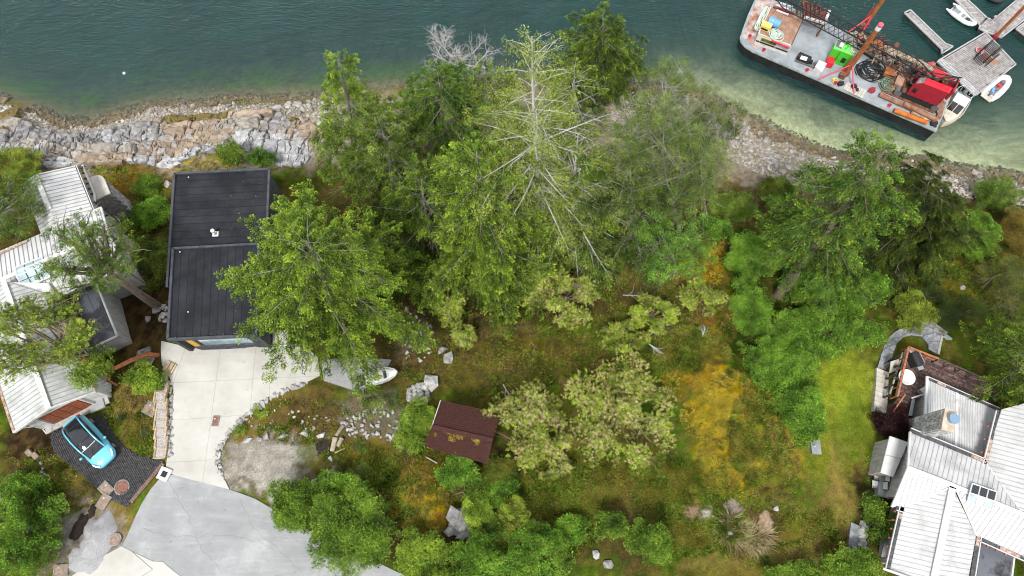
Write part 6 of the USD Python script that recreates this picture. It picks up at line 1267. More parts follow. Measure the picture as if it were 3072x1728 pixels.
# frame of the barge
Pb = unn(2304, 171, 1.3); ub = np.array([math.cos(math.radians(-29.56)), math.sin(math.radians(-29.56)), 0]); nb_ = np.array([-ub[1], ub[0], 0]); BA = math.radians(-29.56)
def B(u, v, z): return np.array([*(Pb + ub * u + nb_ * v)[:2], z])
def uv(p): d = np.asarray(p) - Pb; return d @ ub, d @ nb_
zd = 1.3
brg = thing('work_barge', 'long grey steel work barge with a rusty left end, moored by the docks', 'barge', B(7, 3.4, 0))
outl = [(-3.35, 1.0), (-3.1, .55), (-2.5, .18), (-1.6, .0), (17.4, 0), (17.4, 7.0), (-3.95, 7.0), (-3.75, 4.0)]
mesh('hull', prism([B(u, v, 0) for u, v in outl], -.7, zd - .1), 'hull_black', brg)
def off(pts, d): return np.array(Polygon(pts).buffer(d, join_style=2).exterior.coords)[:-1]
mesh('rub_rail', prism([B(u, v, 0) for u, v in off(outl, .09)], zd - .22, zd - .06), 'hull_rail', brg)
mesh('deck', prism([B(u, v, 0) for u, v in off(outl, -.02)], zd - .1, zd), 'deck_paint', brg)
mesh('rusty_foredeck', prism([B(u, v, 0) for u, v in ((-3.2, 1.1), (-1.5, .35), (-.6, 1.2), (-1.2, 6.9), (-3.75, 6.9), (-3.6, 4))], zd, zd + .006), 'deck_rust', brg)
for k in range(7): mesh('deck_plate_joint', bar(B(1.4 + k * 2.2, .1, zd + .004), B(1.4 + k * 2.2, 6.9, zd + .004), .03, .012), 'hull_rail', brg)
for u, v in ((-2.6, 1.3), (-.7, .4), (4.0, .25), (7.0, .2), (12.5, .3), (16.9, .5), (16.9, 6.4)):
    bo = mesh('bollard', cyl(B(u, v, zd), .13, .28, 12), 'pink_red', brg); mesh('bollard_cap', cyl(B(u, v, zd + .28), .17, .05, 12), 'dark_red', bo)
# deckhouse with plywood top and a signboard on its near wall
zh = 2.75
hc = [Z5(850, 140, zh), Z5(612, 655, zh), Z5(1245, 885, zh), Z5(1512, 312, zh)]
dh = thing('deck_house', 'low white deckhouse with a plywood top and a lettered board on its near side', 'deckhouse', (*np.mean(hc, 0)[:2], zd))
n_ = 11
for k in range(n_):
    a, b = lerp(hc[0], hc[3], (k + .01) / n_), lerp(hc[0], hc[3], (k + .99) / n_); c_, d_ = lerp(hc[1], hc[2], (k + .99) / n_), lerp(hc[1], hc[2], (k + .01) / n_)
    mesh('roof_sheet', slab([a + [0, 0, .004 * (k % 2)], d_ + [0, 0, .004 * (k % 2)], c_ + [0, 0, .004 * (k % 2)], b + [0, 0, .004 * (k % 2)]], .05), 'plywood', dh)
hm = np.mean(hc, 0); mesh('wall', prism([hm + (p - hm) * .96 for p in hc], zd, zh - .05), 'white_trim', dh)
for a, b, m in ((hc[0], hc[1], 'white_trim'), (hc[1], hc[2], 'white_trim'), (hc[2], hc[3], 'dark_wood')): mesh('roof_edge', bar(a + [0, 0, .02], b + [0, 0, .02], .08, .1), m, dh)
fu = (hc[2] - hc[1]) / np.linalg.norm(hc[2] - hc[1]); fn = np.array([fu[1], -fu[0], 0]); fw = np.linalg.norm(hc[2] - hc[1])
def F(s, z, o=0): q = hc[1] + fu * s * fw + fn * (o - .03); return np.array([q[0], q[1], z])
mesh('near_wall', bar(F(.0, 2.02), F(1.02, 2.02), .06, 1.40), 'white_trim', dh)
sg = mesh('sign_board', bar(F(.14, 2.28, .05), F(.60, 2.28, .05), .05, .56), 'sign_yellow', dh)
mesh('black_band', bar(F(.02, 1.84, .05), F(.13, 1.84, .05), .04, .14), 'sign_black', dh); mesh('black_band', bar(F(.62, 1.84, .05), F(1.0, 1.84, .05), .04, .16), 'sign_black', dh); mesh('sign_line', bar(F(.14, 1.90, .06), F(.60, 1.90, .06), .04, .05), 'sign_black', sg); mesh('sign_line', bar(F(.14, 1.80, .06), F(.60, 1.80, .06), .04, .05), 'sign_black', sg)
for k in range(13):
    s = .155 + k * .0345; w = .011
    for o_ in (0, .018): mesh('letter', bar(F(s + o_, 2.10, .085), F(s + o_, 2.46, .085), .03, .03), 'sign_black', sg)
    if k % 3 != 1: mesh('letter', bar(F(s, 2.42 if k % 2 else 2.28, .085), F(s + .018, 2.42 if k % 2 else 2.14, .085), .03, .03), 'sign_black', sg)
mesh('red_beam', bar(Z5(870, 785, zh + .1), Z5(1215, 930, zh + .1), .14, .14), 'brace_red', dh)
def solo(name, label, cat, parts, loc):
    t = thing(name, label, cat, loc)
    for nm, m, mat in parts: mesh(nm, m, mat, t)
    return t
q = Z5(890, 490, zh + .05); tbl = trimesh.creation.cylinder(.42, 1.15, sections=18); tbl.apply_transform(trimesh.transformations.rotation_matrix(math.pi / 2, [0, 1, 0])); tbl.apply_transform(trimesh.transformations.rotation_matrix(BA, [0, 0, 1])); tbl.apply_translation(q + [0, 0, .42])
solo('blue_drum', 'blue plastic drum lying on the plywood deckhouse top', 'drum', [('drum', tbl, 'blue_plastic')] + [('hoop', tube([q + ub * s + nb_ * .44 * math.cos(a) + [0, 0, .42 + .44 * math.sin(a)] for a in np.linspace(0, 6.28, 15)], .025, 5), 'blue_plastic') for s in (-.35, 0, .35)], q)
q = Z5(735, 560, zh + .05); solo('yellow_crate', 'yellow box with a dark opening beside the blue drum', 'crate', [('box', box(*q[:2], q[2] + .3, .95, .6, .6, BA, .03), 'yellow_box'), ('lid', box(q[0], q[1], q[2] + .63, 1.0, .64, .06, BA), 'yellow_box'), ('dark_opening', bar(q - nb_ * .31 - ub * .35 + [0, 0, .25], q - nb_ * .31 + ub * .35 + [0, 0, .25], .02, .22), 'sign_black')], q)
def rope_pile(name, label, c_, r, n, mat, seed, th=.03, flat=.5, squash=1.0, cat='rope'):
    rr = np.random.default_rng(seed); t = thing(name, label, cat, c_)
    for k in range(n):
        a0 = rr.uniform(0, 6.28); m_ = 26; an = a0 + np.linspace(0, rr.uniform(5, 9), m_); rad = r * (rr.uniform(.25, 1) + .12 * np.sin(np.linspace(0, 9, m_) + a0))
        o = rr.normal(size=2) * r * .14
        pts = np.stack([np.cos(an) * rad * squash + o[0], np.sin(an) * rad + o[1], th + (k / n) * flat * r * (1.1 - rad / r * .6) + 0 * an], 1); X, Y = rot2(pts[:, 0], pts[:, 1], BA); pts[:, 0], pts[:, 1] = X, Y
        mesh('loop', tube(c_ + pts, th, 5, caps=True), mat, t, smooth=True)
    return t
rope_pile('rope_pile', 'heap of pale green rope on the deckhouse top', Z5(930, 680, zh + .06), .75, 16, 'pale_rope', 201, .035, .35)
rp = thing('rope_bundle', 'long bundle of pale green rope along the left edge of the deckhouse', 'rope', Z5(690, 380, zh))
rr = np.random.default_rng(202)
for k in range(14):
    a, b = Z5(785, 130, zh + .02), Z5(590, 600, zh - .4); w = rr.normal() * .1
    pts = np.array([lerp(a, b, t) + ub * (w * (1 + 1.6 * t) + .06 * math.sin(t * 9 + k)) - ub * .15 * math.sin(t * 3.1) + [0, 0, .05 * abs(rr.normal())] for t in np.linspace(0, 1, 12)]); mesh('strand', tube(pts, .03, 5), 'pale_rope', rp, smooth=True)
for nm, a, b, lb in (('white_pipe', (965, 195), (1190, 285), 'white plastic pipe on the far part of the deckhouse top, nearest the drum'), ('white_pipe', (945, 90), (1200, 185), 'white plastic pipe stack on the far part of the deckhouse top'), ('white_pipe', (1000, 40), (1270, 140), 'third white pipe farthest on the deckhouse top')):
    p0, p1 = Z5(*a, zh + .12), Z5(*b, zh + .12); t = thing(nm, lb, 'pipe', (p0 + p1) / 2); mesh('pipe', tube([p0, p1], .10, 10), 'rubber_white', t); mesh('socket', tube([lerp(p0, p1, .93), lerp(p0, p1, 1.01)], .125, 10), 'rubber_white', t)
t = thing('timber_beam', 'dark red timber beside the white pipes', 'beam', Z5(1100, 230, zh)); mesh('beam', bar(Z5(900, 130, zh + .12), Z5(1310, 270, zh + .12), .2, .16), 'rusty_clutter', t); mesh('upper_beam', bar(Z5(980, 150, zh + .26), Z5(1290, 255, zh + .26), .1, .1), 'dark_red', t)
# white framed gantry at the top
gt = thing('gantry_frame', 'rusty gantry with white beams and black rails at the upper part of the barge', 'gantry', Z5(1750, 250, zd))
zg = 3.2
g4 = [Z5(1500, 330, zg), Z5(1890, 450, zg), Z5(1985, 215, zg), Z5(1480, 20, zg)]
mesh('floor', slab([p - [0, 0, .3] for p in g4], .1), 'rusty_clutter', gt)
mesh('white_beam', bar(g4[0], g4[1], .22, .22), 'white_trim', gt); mesh('white_beam', bar(g4[1], g4[2], .26, .22), 'white_trim', gt); mesh('rust_beam', bar(g4[2], g4[3], .18, .2), 'rusty_clutter', gt)
for k in range(6): a, b = lerp(g4[0], g4[1], k / 6), lerp(g4[3], g4[2], k / 6); mesh('cross_beam', bar(a, b, .1, .14), 'dark_red' if k % 2 else 'rusty_clutter', gt)
for p in g4: mesh('leg', bar([p[0], p[1], zd], p, .14), 'rusty_clutter', gt)
r0_, r1_ = Z5(1590, 10, zg + .9), Z5(1975, 105, zg + .9)
for dz in (0, -.4): mesh('rail', tube([r0_ + [0, 0, dz], r1_ + [0, 0, dz], Z5(1930, 210, zg + .9 + dz)], .025, 5), 'boom_black', gt)
for k in range(6): q = lerp(r0_, r1_, k / 5); mesh('rail_post', tube([q - [0, 0, .95], q], .022, 5), 'boom_black', gt)
# spud piles with red braces
def spud(label, base, topz, r, mat, capped, nx=None):
    t = thing('spud_pile', label, 'pile', base); top = np.array([base[0], base[1], topz]); mesh('pile', tube([base - [0, 0, 3.0], top], r, 14), mat, t, smooth=40)
    mesh('collar', cyl(base, r + .1, .35, 14), 'dark_red', t)
    if capped: mesh('white_band', cyl(top, r + .02, .45, 14), 'rubber_white', t); mesh('red_cap', cyl(top + [0, 0, .45], r + .02, .22, 14), 'pink_red', t)
    return t
p1 = Z4(583, 560, zd); s1p = spud('rust brown spud pile with a red and white top, nearer one', p1, 7.7, .23, 'rust_pile', True)
p2 = Z4(733, 192, zd); s2p = spud('rust brown spud pile farther off, cut by the top of the photo', p2, 8.2, .22, 'rust_pile', False)
for p, t, feet in ((p1, s1p, [Z4(378, 602, zd), Z4(645, 712, zd)]), (p2, s2p, [Z4(600, 250, zd), Z4(690, 280, zd)])):
    for f_ in feet: mesh('brace', tube([f_ + [0, 0, .1], p + [0, 0, 1.5]], .065, 8), 'brace_red', t)
    mesh('guide', bar(p + nb_ * .35 + [0, 0, .1], p + nb_ * .35 + [0, 0, 2.4], .12), 'brace_red', t); mesh('guide', bar(p - ub * .35 + [0, 0, .1], p - ub * .35 + [0, 0, 2.4], .1), 'brace_red', t)
    mesh('winch', box(*(p - nb_ * .55 - ub * .2)[:2], zd + .3, .6, .5, .6, BA, .05), 'rusty_clutter', t)
# generator
zt = 3.1
gq = [Z5(2152, 752, zt), Z5(2062, 930, zt), Z5(2482, 1090, zt), Z5(2545, 940, zt), Z5(2420, 850, zt)]
gen = thing('generator', 'bright green generator container with a pale green top on the barge', 'generator', (*np.mean(gq, 0)[:2], zd)); gm = np.mean(gq, 0)
mesh('casing', prism([gm + (p - gm) * .98 for p in gq], zd + .08, zt - .06), 'machine_green', gen); mesh('top', prism(gq, zt - .06, zt), 'green_light', gen)
mesh('dark_panel', slab([Z5(2150, 770, zt + .03), Z5(2105, 890, zt + .03), Z5(2215, 945, zt + .03), Z5(2285, 805, zt + .03)], .03), 'machine_grey', gen); mesh('white_hatch', slab([Z5(2215, 810, zt + .07), Z5(2175, 890, zt + .07), Z5(2240, 915, zt + .07), Z5(2275, 830, zt + .07)], .04), 'rubber_white', gen)
g0_, g1_ = lerp(gq[1], gq[2], .58), lerp(gq[1], gq[2], .76); mesh('louvre', bar([*g0_[:2], 2.1] - nb_ * .02, [*g1_[:2], 2.1] - nb_ * .02, .06, .6), 'sign_black', gen); q_ = lerp(gq[1], gq[2], .36); mesh('door_edge', bar([*q_[:2], zd + .2] - nb_ * .03, [*q_[:2], zt - .15] - nb_ * .03, .03), 'sign_black', gen)
for k, (x, y) in enumerate(((2310, 850), (2345, 920), (2300, 945))): mesh('cap', cyl(Z5(x, y, zt), .1, .12, 10), 'machine_green', gen)
rope_pile('net_heap', 'small heap of pale netting on the generator top', Z5(2460, 990, zt + .02), .42, 8, 'cream_cap', 203, .035, .4, cat='net')
def blk_(name, label, cat, pts, z0, z1, mat, lid=None):
    c_ = np.mean(pts, 0); t = thing(name, label, cat, (c_[0], c_[1], z0)); mesh('box', prism(pts, z0, z1 - .05), mat, t); mesh('lid', prism([c_ + (np.asarray(p) - c_) * 1.04 for p in pts], z1 - .05, z1), lid or mat, t); return t
blk_('red_locker', 'low red locker beside the generator', 'locker', [Z5(1965, 1085, 2.0), Z5(1945, 1205, 2.0), Z5(2070, 1240, 2.0), Z5(2095, 1110, 2.0)], zd, 2.0, 'crane_red')
blk_('white_locker', 'white locker near the edge of the barge', 'locker', [Z5(1790, 1165, 2.0), Z5(1715, 1285, 2.0), Z5(1835, 1390, 2.0), Z5(1935, 1225, 2.0)], zd, 2.0, 'white_trim', 'rubber_white')
w_ = Z5(1480, 1130, zd); wt = thing('deck_winch', 'black winch engine with a white cover on the near side of the barge', 'winch', w_); mesh('cover', slab([Z5(1445, 1072, 2.2), Z5(1415, 1130, 2.2), Z5(1545, 1170, 2.2), Z5(1568, 1105, 2.2)], .08), 'rubber_white', wt); mesh('engine', box(*Z5(1490, 1130, 1.7)[:2], 1.7, 1.3, .6, .8, BA, .08), 'boom_black', wt)
for k in range(4): q = Z5(1370 + 110 * k, 1160 + 40 * k, zd); dm = trimesh.creation.cylinder(.22, .3, sections=14); dm.apply_transform(trimesh.transformations.rotation_matrix(math.pi / 2, [1, 0, 0])); dm.apply_transform(trimesh.transformations.rotation_matrix(BA, [0, 0, 1])); dm.apply_translation(q + [0, 0, .35]); mesh('drum', dm, 'machine_grey' if k % 2 else 'boom_black', wt)
mesh('frame', bar(Z5(1330, 1140, zd + .1), Z5(1730, 1290, zd + .1), .5, .2), 'machine_grey', wt)
rope_pile('hose_coil', 'big loose coil of black hose on the barge deck', Z4(758, 535, zd + .02), 1.35, 13, 'hose_black', 204, .045, .12, 1.05, cat='hose')
pl_ = thing('slatted_grating', 'pale slatted grating panel lying on the near edge of the barge', 'grating', Z4(650, 680, zd)); c4 = [Z4(598, 618, zd + .12), Z4(565, 668, zd + .12), Z4(713, 742, zd + .12), Z4(747, 682, zd + .12)]
for k in range(7): t0, t1 = (k + .06) / 7, (k + .94) / 7; mesh('slat', slab([lerp(c4[0], c4[3], t0), lerp(c4[1], c4[2], t0), lerp(c4[1], c4[2], t1), lerp(c4[0], c4[3], t1)], .05), 'cream_cap', pl_)
for t_ in (.1, .9): mesh('bearer', bar(lerp(c4[0], c4[1], t_) - [0, 0, .08], lerp(c4[3], c4[2], t_) - [0, 0, .08], .08, .06), 'weathered_plank', pl_)
# pipes and logs
def longpipe(name, label, a, b, r, mat, z=None, n=12, hollow=True, cat='pipe'):
    z = zd + r + .02 if z is None else z; p0, p1 = Z4(*a, z), Z4(*b, z); t = thing(name, label, cat, (*((p0 + p1) / 2)[:2], zd)); mesh('pipe' if cat == 'pipe' else 'log', tube([p0, lerp(p0, p1, .5), p1], [r, r * .98, r * .95] if cat == 'pipe' else [r, r * .95, r * .82], n), mat, t, smooth=40)
    if hollow: d = (p0 - p1) / np.linalg.norm(p0 - p1); mesh('bore', tube([p0, p0 + d * .012], r * .82, n), 'sign_black', t)
    return t
longpipe('steel_pipe', 'tan brown steel pipe lying on the deck in front of the crawler track', (842, 712), (1165, 858), .24, 'brown_pipe'); longpipe('steel_pipe', 'brown steel pipe between the tan pipe and the orange pipe', (1025, 782), (1275, 905), .26, 'brown_pipe', z=zd + .5); op = longpipe('orange_pipe', 'bright orange steel pipe along the near edge at the right end of the barge', (952, 832), (1200, 925), .24, 'orange_pipe'); longpipe('steel_pipe', 'grey brown pipe lying alongside the orange one', (1080, 845), (1230, 905), .17, 'log_grey')
longpipe('timber_log', 'long grey log along the far edge of the barge, longest one', (880, 385), (1235, 520), .27, 'log_grey', cat='log', hollow=False); longpipe('timber_log', 'grey log beyond the longest log on the far edge', (870, 350), (1050, 430), .2, 'log_grey', cat='log', hollow=False); longpipe('timber_log', 'tan log nearest the red crane on the far edge', (1040, 430), (1200, 500), .3, 'log_grey', z=zd + .6, cat='log', hollow=False); longpipe('timber_log', 'brown timber lying across the far edge behind the generator', (690, 280), (860, 340), .2, 'rust_pile', cat='log', hollow=False); longpipe('timber_log', 'white edged timber beside the crawler track', (1000, 715), (1180, 795), .09, 'white_trim', cat='log', hollow=False)
t = thing('timber_baulk', 'orange brown timber baulk across the right end of the barge', 'beam', Z4(1300, 830, zd)); mesh('baulk', bar(Z4(1318, 775, zd + .2), Z4(1285, 890, zd + .2), .42, .36), 'brown_pipe', t); mesh('upper_plank', bar(Z4(1300, 790, zd + .42), Z4(1280, 850, zd + .42), .14, .06), 'plywood', t)
rope_pile('yellow_rope', 'yellow rope end tied round the orange pipe', Z4(1180, 912, zd + .2), .28, 5, 'yellow_box', 205, .03, .6); rope_pile('net_heap', 'dark green net heap beside the crawler', Z4(890, 640, zd), .75, 14, 'net_green', 206, .04, .7, cat='net'); rope_pile('yellow_rope', 'loop of yellow rope hanging by the near spud pile', Z4(505, 610, zd + .1), .32, 5, 'yellow_box', 207, .03, .4)
blk_('wooden_crate', 'tan wooden crate in front of the red crane', 'crate', [Z4(985, 565, 2.1), Z4(958, 630, 2.1), Z4(1008, 655, 2.1), Z4(1035, 590, 2.1)], zd, 2.1, 'plywood'); blk_('rusty_box', 'rust orange open box under the boom', 'box', [Z4(895, 505, 1.9), Z4(880, 550, 1.9), Z4(945, 570, 1.9), Z4(960, 530, 1.9)], zd, 1.9, 'rust_pile')
rj = np.random.default_rng(208)
for k, (x, y, mt, lb) in enumerate(((905, 590, 'rusty_clutter', 'by the green net'), (940, 600, 'brown_pipe', 'left of the tan crate'), (880, 330, 'boom_black', 'at the far rail, dark one'), (850, 300, 'boom_black', 'at the far rail beside the dark one'), (960, 360, 'rusty_clutter', 'on the far logs'), (1060, 640, 'boom_black', 'right of the tan crate'), (940, 680, 'log_grey', 'at the end of the near track'), (1220, 500, 'pink_red', 'red one by the crane'), (730, 300, 'pink_red', 'red one by the far spud pile'), (640, 660, 'boom_black', 'at the near edge by the spud'), (540, 640, 'boom_black', 'under the near spud pile'), (1240, 940, 'boom_black', 'at the right corner'), (780, 690, 'dark_red', 'small red one on the near deck'), (820, 320, 'rust_pile', 'rust coloured, behind the generator'), (770, 380, 'rusty_clutter', 'behind the hose coil'), (800, 420, 'boom_black', 'black, behind the hose coil'))):
    p = Z4(x, y, zd); t = thing('deck_gear', f'piece of deck gear on the barge {lb}', 'gear', p)
    for j in range(3): o = rj.normal(size=2) * .18; mesh('piece', rock([p[0] + o[0], p[1] + o[1], zd + .2], .26, rj, .7) if j else box(p[0], p[1], zd + .18, .5, .4, .36, rj.uniform(0, 3), .04), mt, t)
    mesh('bar', tube([p + [-.3, 0, .42], p + [.3, .1, .45]], .035, 6), 'rusty_clutter', t)
mesh('far_timber_bed', prism([Z4(640, 260, zd), Z4(870, 330, zd), Z4(1250, 500, zd), Z4(1230, 530, zd), Z4(870, 420, zd), Z4(700, 370, zd)], zd, zd + .07), 'rusty_clutter', brg)
mesh('crane_mat', prism([Z4(880, 470, zd), Z4(850, 690, zd), Z4(1250, 860, zd), Z4(1400, 640, zd), Z4(1140, 520, zd)], zd, zd + .12), 'rusty_clutter', brg)
rj = np.random.default_rng(211); scr = {'rusty_clutter': [], 'brown_pipe': [], 'boom_black': [], 'log_grey': []}
for k in range(170):
    u, v = rj.uniform(6.2, 17.0), rj.uniform(2.6, 6.9)
    if u < 10 and v < 4.6: v = rj.uniform(5, 6.9)
    p = B(u, v, zd + rj.uniform(.05, .5)); L_ = rj.uniform(.2, 1.5) if k % 3 else rj.uniform(.15, .4); a = BA + rj.normal() * .5 + (math.pi / 2 if rj.uniform() < .3 else 0); dv = np.array([math.cos(a), math.sin(a), rj.normal() * .1]) * L_ / 2
    scr[list(scr)[rj.integers(0, 4)]].append(bar(p - dv, p + dv, rj.uniform(.05, .16) if k % 3 else rj.uniform(.2, .4), rj.uniform(.05, .25)))
for mt, ms in scr.items(): mesh('scrap', ms, mt, brg, kind='stuff')
# ---- red crawler crane, boom lowered along the barge
zc_ = zd + .12
cr = thing('crawler_crane', 'red crawler crane with its lattice boom lowered along the barge', 'crane', Z4(1230, 650, zd))
def track(a, b, w=.62, h=.85):
    p0, p1 = Z4(*a, zc_ + h / 2), Z4(*b, zc_ + h / 2); L = np.linalg.norm(p1 - p0); d = (p1 - p0) / L; s = np.array([-d[1], d[0], 0])
    f_ = mesh('track_frame', [bar(p0, p1, w * .7, h * .6)], 'track_black', cr)
    for e in (p0, p1): m = trimesh.creation.cylinder(h * .42, w * .9, sections=16); m.apply_transform(trimesh.transformations.rotation_matrix(math.pi / 2, [1, 0, 0])); m.apply_transform(trimesh.transformations.rotation_matrix(math.atan2(d[1], d[0]), [0, 0, 1])); m.apply_translation(e); mesh('sprocket', m, 'machine_grey', f_)
    n = int(L / .17)
    for k in range(n): q = p0 + d * L * (k + .5) / n; mesh('track_shoe', bar(q - s * w / 2 + [0, 0, h / 2], q + s * w / 2 + [0, 0, h / 2], .14, .07), 'rusty_clutter' if k % 3 else 'track_black', f_)
track((985, 690), (1265, 805)); track((1055, 515), (1250, 590))
zcb = 4.3
h1 = [Z6(1600, 645, zcb), Z6(1555, 725, zcb), Z6(1925, 870, zcb), Z6(1975, 790, zcb)]
nose = [Z6(1480, 650, zcb - .5), Z6(1430, 730, zcb - .5)]
def cabblk(name, top, z0, mat, mat2):
    c_ = np.mean(top, 0); mesh(name, prism([c_ + (p - c_) * .99 for p in top], z0, top[0][2] - .04), mat, cr); mesh(name + '_roof', slab(top, .05), mat2, cr)
cabblk('engine_house', h1, zd + 1.0, 'dark_red', 'crane_red')
mesh('cab_nose', hull([h1[0], h1[1], nose[0], nose[1], *[np.array([p[0], p[1], zd + 1.0]) for p in (h1[0], h1[1], nose[0], nose[1])]]), 'dark_red', cr)
q = (nose[0] + h1[0] + nose[1] + h1[1]) / 4; mesh('cab_window', bar([*lerp(nose[1], h1[1], .35)[:2], 3.1] - nb_ * .03, [*lerp(nose[1], h1[1], .95)[:2], 3.1] - nb_ * .03, .05, .6), 'dark_glass', cr); mesh('windscreen', slab([lerp(nose[0], h1[0], .1) + [0, 0, .06], lerp(nose[1], h1[1], .1) + [0, 0, .06], lerp(nose[1], h1[1], .9) + [0, 0, .08], lerp(nose[0], h1[0], .9) + [0, 0, .08]], .03), 'grey_stone', cr)
h2 = [Z6(1720, 500, 3.9), Z6(1680, 590, 3.9), Z6(1985, 720, 3.9), Z6(2020, 640, 3.9)]; cabblk('engine_house', h2, zd + 1.0, 'dark_red', 'crane_red')
h3 = [Z6(1490, 540, 3.2), Z6(1470, 590, 3.2), Z6(1660, 640, 3.2), Z6(1690, 560, 3.2)]; cabblk('front_house', h3, zd + 1.0, 'dark_red', 'crane_red')
mesh('slew_ring', cyl(Z4(1230, 640, zd + .75), 1.0, .35, 24), 'track_black', cr); mesh('turntable', prism([Z6(1450, 600, 2.3), Z6(1430, 760, 2.3), Z6(1880, 930, 2.3), Z6(1990, 720, 2.3)], 2.2, 2.45), 'boom_black', cr)
mesh('counterweight', prism([Z6(1985, 720, 3), Z6(1915, 890, 3), Z6(1945, 905, 3), Z6(2030, 730, 3)], 2.3, 3.6), 'dark_red', cr)
# boom: a square lattice of four chords
b0, b1 = Z4(1280, 612, 3.6), Z4(60, -45, 4.6); bl = b1 - b0; bL = np.linalg.norm(bl); bd_ = bl / bL; bs = np.array([-bd_[1], bd_[0], 0]); bs /= np.linalg.norm(bs); bu = np.cross(bd_, bs); bu = bu if bu[2] > 0 else -bu
def W(t): return .56 * min(1, t / .14, (1 - t) / .10 + .25) if t > 0 else .1
ts_ = np.linspace(.005, .99, 34); boom = mesh('boom', [tube([b0 + bd_ * bL * t + bs * sx * max(.08, W(t)) + bu * sz * max(.08, W(t)) for t in ts_], .06, 5) for sx in (-1, 1) for sz in (-1, 1)], 'boom_black', cr)
for i in range(33):
    t0, t1 = ts_[i], ts_[i + 1]; e = 1 if i % 2 else -1
    ln = []
    for (ax, sgn) in ((0, 1), (0, -1), (1, 1), (1, -1)):
        f_ = lambda t, e_: b0 + bd_ * bL * t + (bs * e_ * max(.08, W(t)) + bu * sgn * max(.08, W(t)) if ax == 0 else bs * sgn * max(.08, W(t)) + bu * e_ * max(.08, W(t)))
        ln.append(tube([f_(t0, e), f_(t1, -e)], .03, 4, caps=False))
    mesh('lacing', ln, 'boom_black', boom)
mast = [Z6(1700, 600, 4.6), Z6(2090, 650, 5.0), Z6(2070, 700, 5.0), Z6(1620, 600, 4.6)]
for a, b in (((1530, 545, 4.2), (2095, 645, 5.2)), ((1440, 600, 4.2), (2080, 720, 5.0)), ((1820, 640, 4.9), (2110, 640, 5.2)), ((1870, 700, 4.9), (2060, 650, 5.2)), ((2060, 650, 5.2), (1960, 860, 2.6))): mesh('gantry_bar', tube([Z6(*a), Z6(*b)], .06, 6), 'boom_black', cr)
for o in (-.3, -.1, .12, .3): mesh('pendant_rope', tube([Z6(2090, 650, 5.1) + bs * o, b0 + bd_ * bL * .55 + bs * o * 2 + bu * 1.0, b1 + bs * o], .015, 4), 'boom_black', cr)
mesh('hoist_drum', tube([Z6(1860, 700, 4.6), Z6(1890, 640, 4.6)], .24, 12), 'rusty_clutter', cr)
rj = np.random.default_rng(209)
for k in range(6): q = Z6(1560 + 60 * k, 600 + 22 * k, 3.6 + .15 * (k % 2)); mesh('machinery', box(*q, .5, .35, .3, BA + rj.uniform(-.2, .2), .04), 'rusty_clutter' if k % 2 else 'boom_black', cr)

# ---- docks
def dock(name, label, pts, ang_pts, pw, zt=.55, rim=True, gap=.034, mat='dock_plank', across=False):
    """a float: beams round the edge, planks that run from ang_pts[0] to ang_pts[1]"""
    t = thing(name, label, 'dock', (*np.mean(pts, 0)[:2], 0)); P = Polygon([tuple(p[:2]) for p in pts]).buffer(0)
    mesh('float', extr(P.buffer(-.06), -.35, zt - .06), 'dock_side', t)
    d = np.asarray(ang_pts[1])[:2] - np.asarray(ang_pts[0])[:2]; d /= np.linalg.norm(d); n = np.array([-d[1], d[0]]); s = np.array([p[:2] for p in pts]) @ n; c0 = np.mean([p[:2] for p in pts], 0)
    Pin = P.buffer(-.1 if rim else 0)
    for v in np.arange(s.min() + pw / 2, s.max(), pw):
        q = c0 + n * (v - c0 @ n); ln = LineString([q - d * 40, q + d * 40]).intersection(Pin)
        for g_ in getattr(ln, 'geoms', [ln]):
            if g_.length > .15: mesh('plank', bar([*g_.coords[0], zt - .02], [*g_.coords[-1], zt - .02], pw - gap, .045), mat, t)
    if rim:
        m = len(pts)
        for i in range(m): a, b = np.array([*pts[i][:2], zt + .02]), np.array([*pts[(i + 1) % m][:2], zt + .02]); mesh('edge_beam', bar(a, b, .13, .14), 'dock_beam', t)
    return t
zk = .55
dock('float_dock', 'wide grey plank float in front of the red crane', [Z4(1285, 458, zk), Z4(1640, 245, zk), Z4(1868, 487, zk), Z4(1572, 718, zk)], (Z4(1285, 458, zk), Z4(1640, 245, zk)), .17)
fb_ = thing('float_fender', 'pale grey fender beam along the left side of the wide float', 'fender', Z4(1430, 590, zk))
for k in range(3): mesh('beam', bar(Z4(1278 + 14 * k, 462 - 8 * k, zk + .08 + .01 * k), Z4(1566 + 14 * k, 722 - 8 * k, zk + .08 + .01 * k), .2, .16), 'dock_beam', fb_)
for k in range(5): q = Z4(1560 + 18 * (k % 3), 700 - 12 * (k // 2), zk + .2); mesh('chain_link', trimesh.creation.torus(.12, .03, major_sections=10, minor_sections=5).apply_translation(q), 'dock_beam', fb_)
dock('finger_dock', 'narrow grey plank finger running from the wide float to the upper left', [Z4(1030, 97, zk), Z4(1072, 76, zk), Z4(1335, 330, zk), Z4(1395, 352, zk), Z4(1312, 405, zk), Z4(1310, 372, zk)], (Z4(1030, 97, zk), Z4(1072, 76, zk)), .22)
dock('main_dock', 'broad pale plank walkway going to the upper right corner', [Z4(1592, 215, zk), Z4(1605, 180, zk), Z4(1650, 140, zk), Z4(1700, 150, zk), Z4(1990, -95, zk), Z4(2150, -20, zk), Z4(1760, 285, zk), Z4(1700, 262, zk), Z4(1640, 240, zk)], (Z4(1605, 180, zk), Z4(1760, 285, zk)), .22)
dock('finger_dock', 'second narrow plank finger at the upper edge, beside the moored white dinghy', [Z4(1360, -60, zk), Z4(1440, -60, zk), Z4(1652, 138, zk), Z4(1600, 190, zk)], (Z4(1360, -60, zk), Z4(1440, -60, zk)), .22)
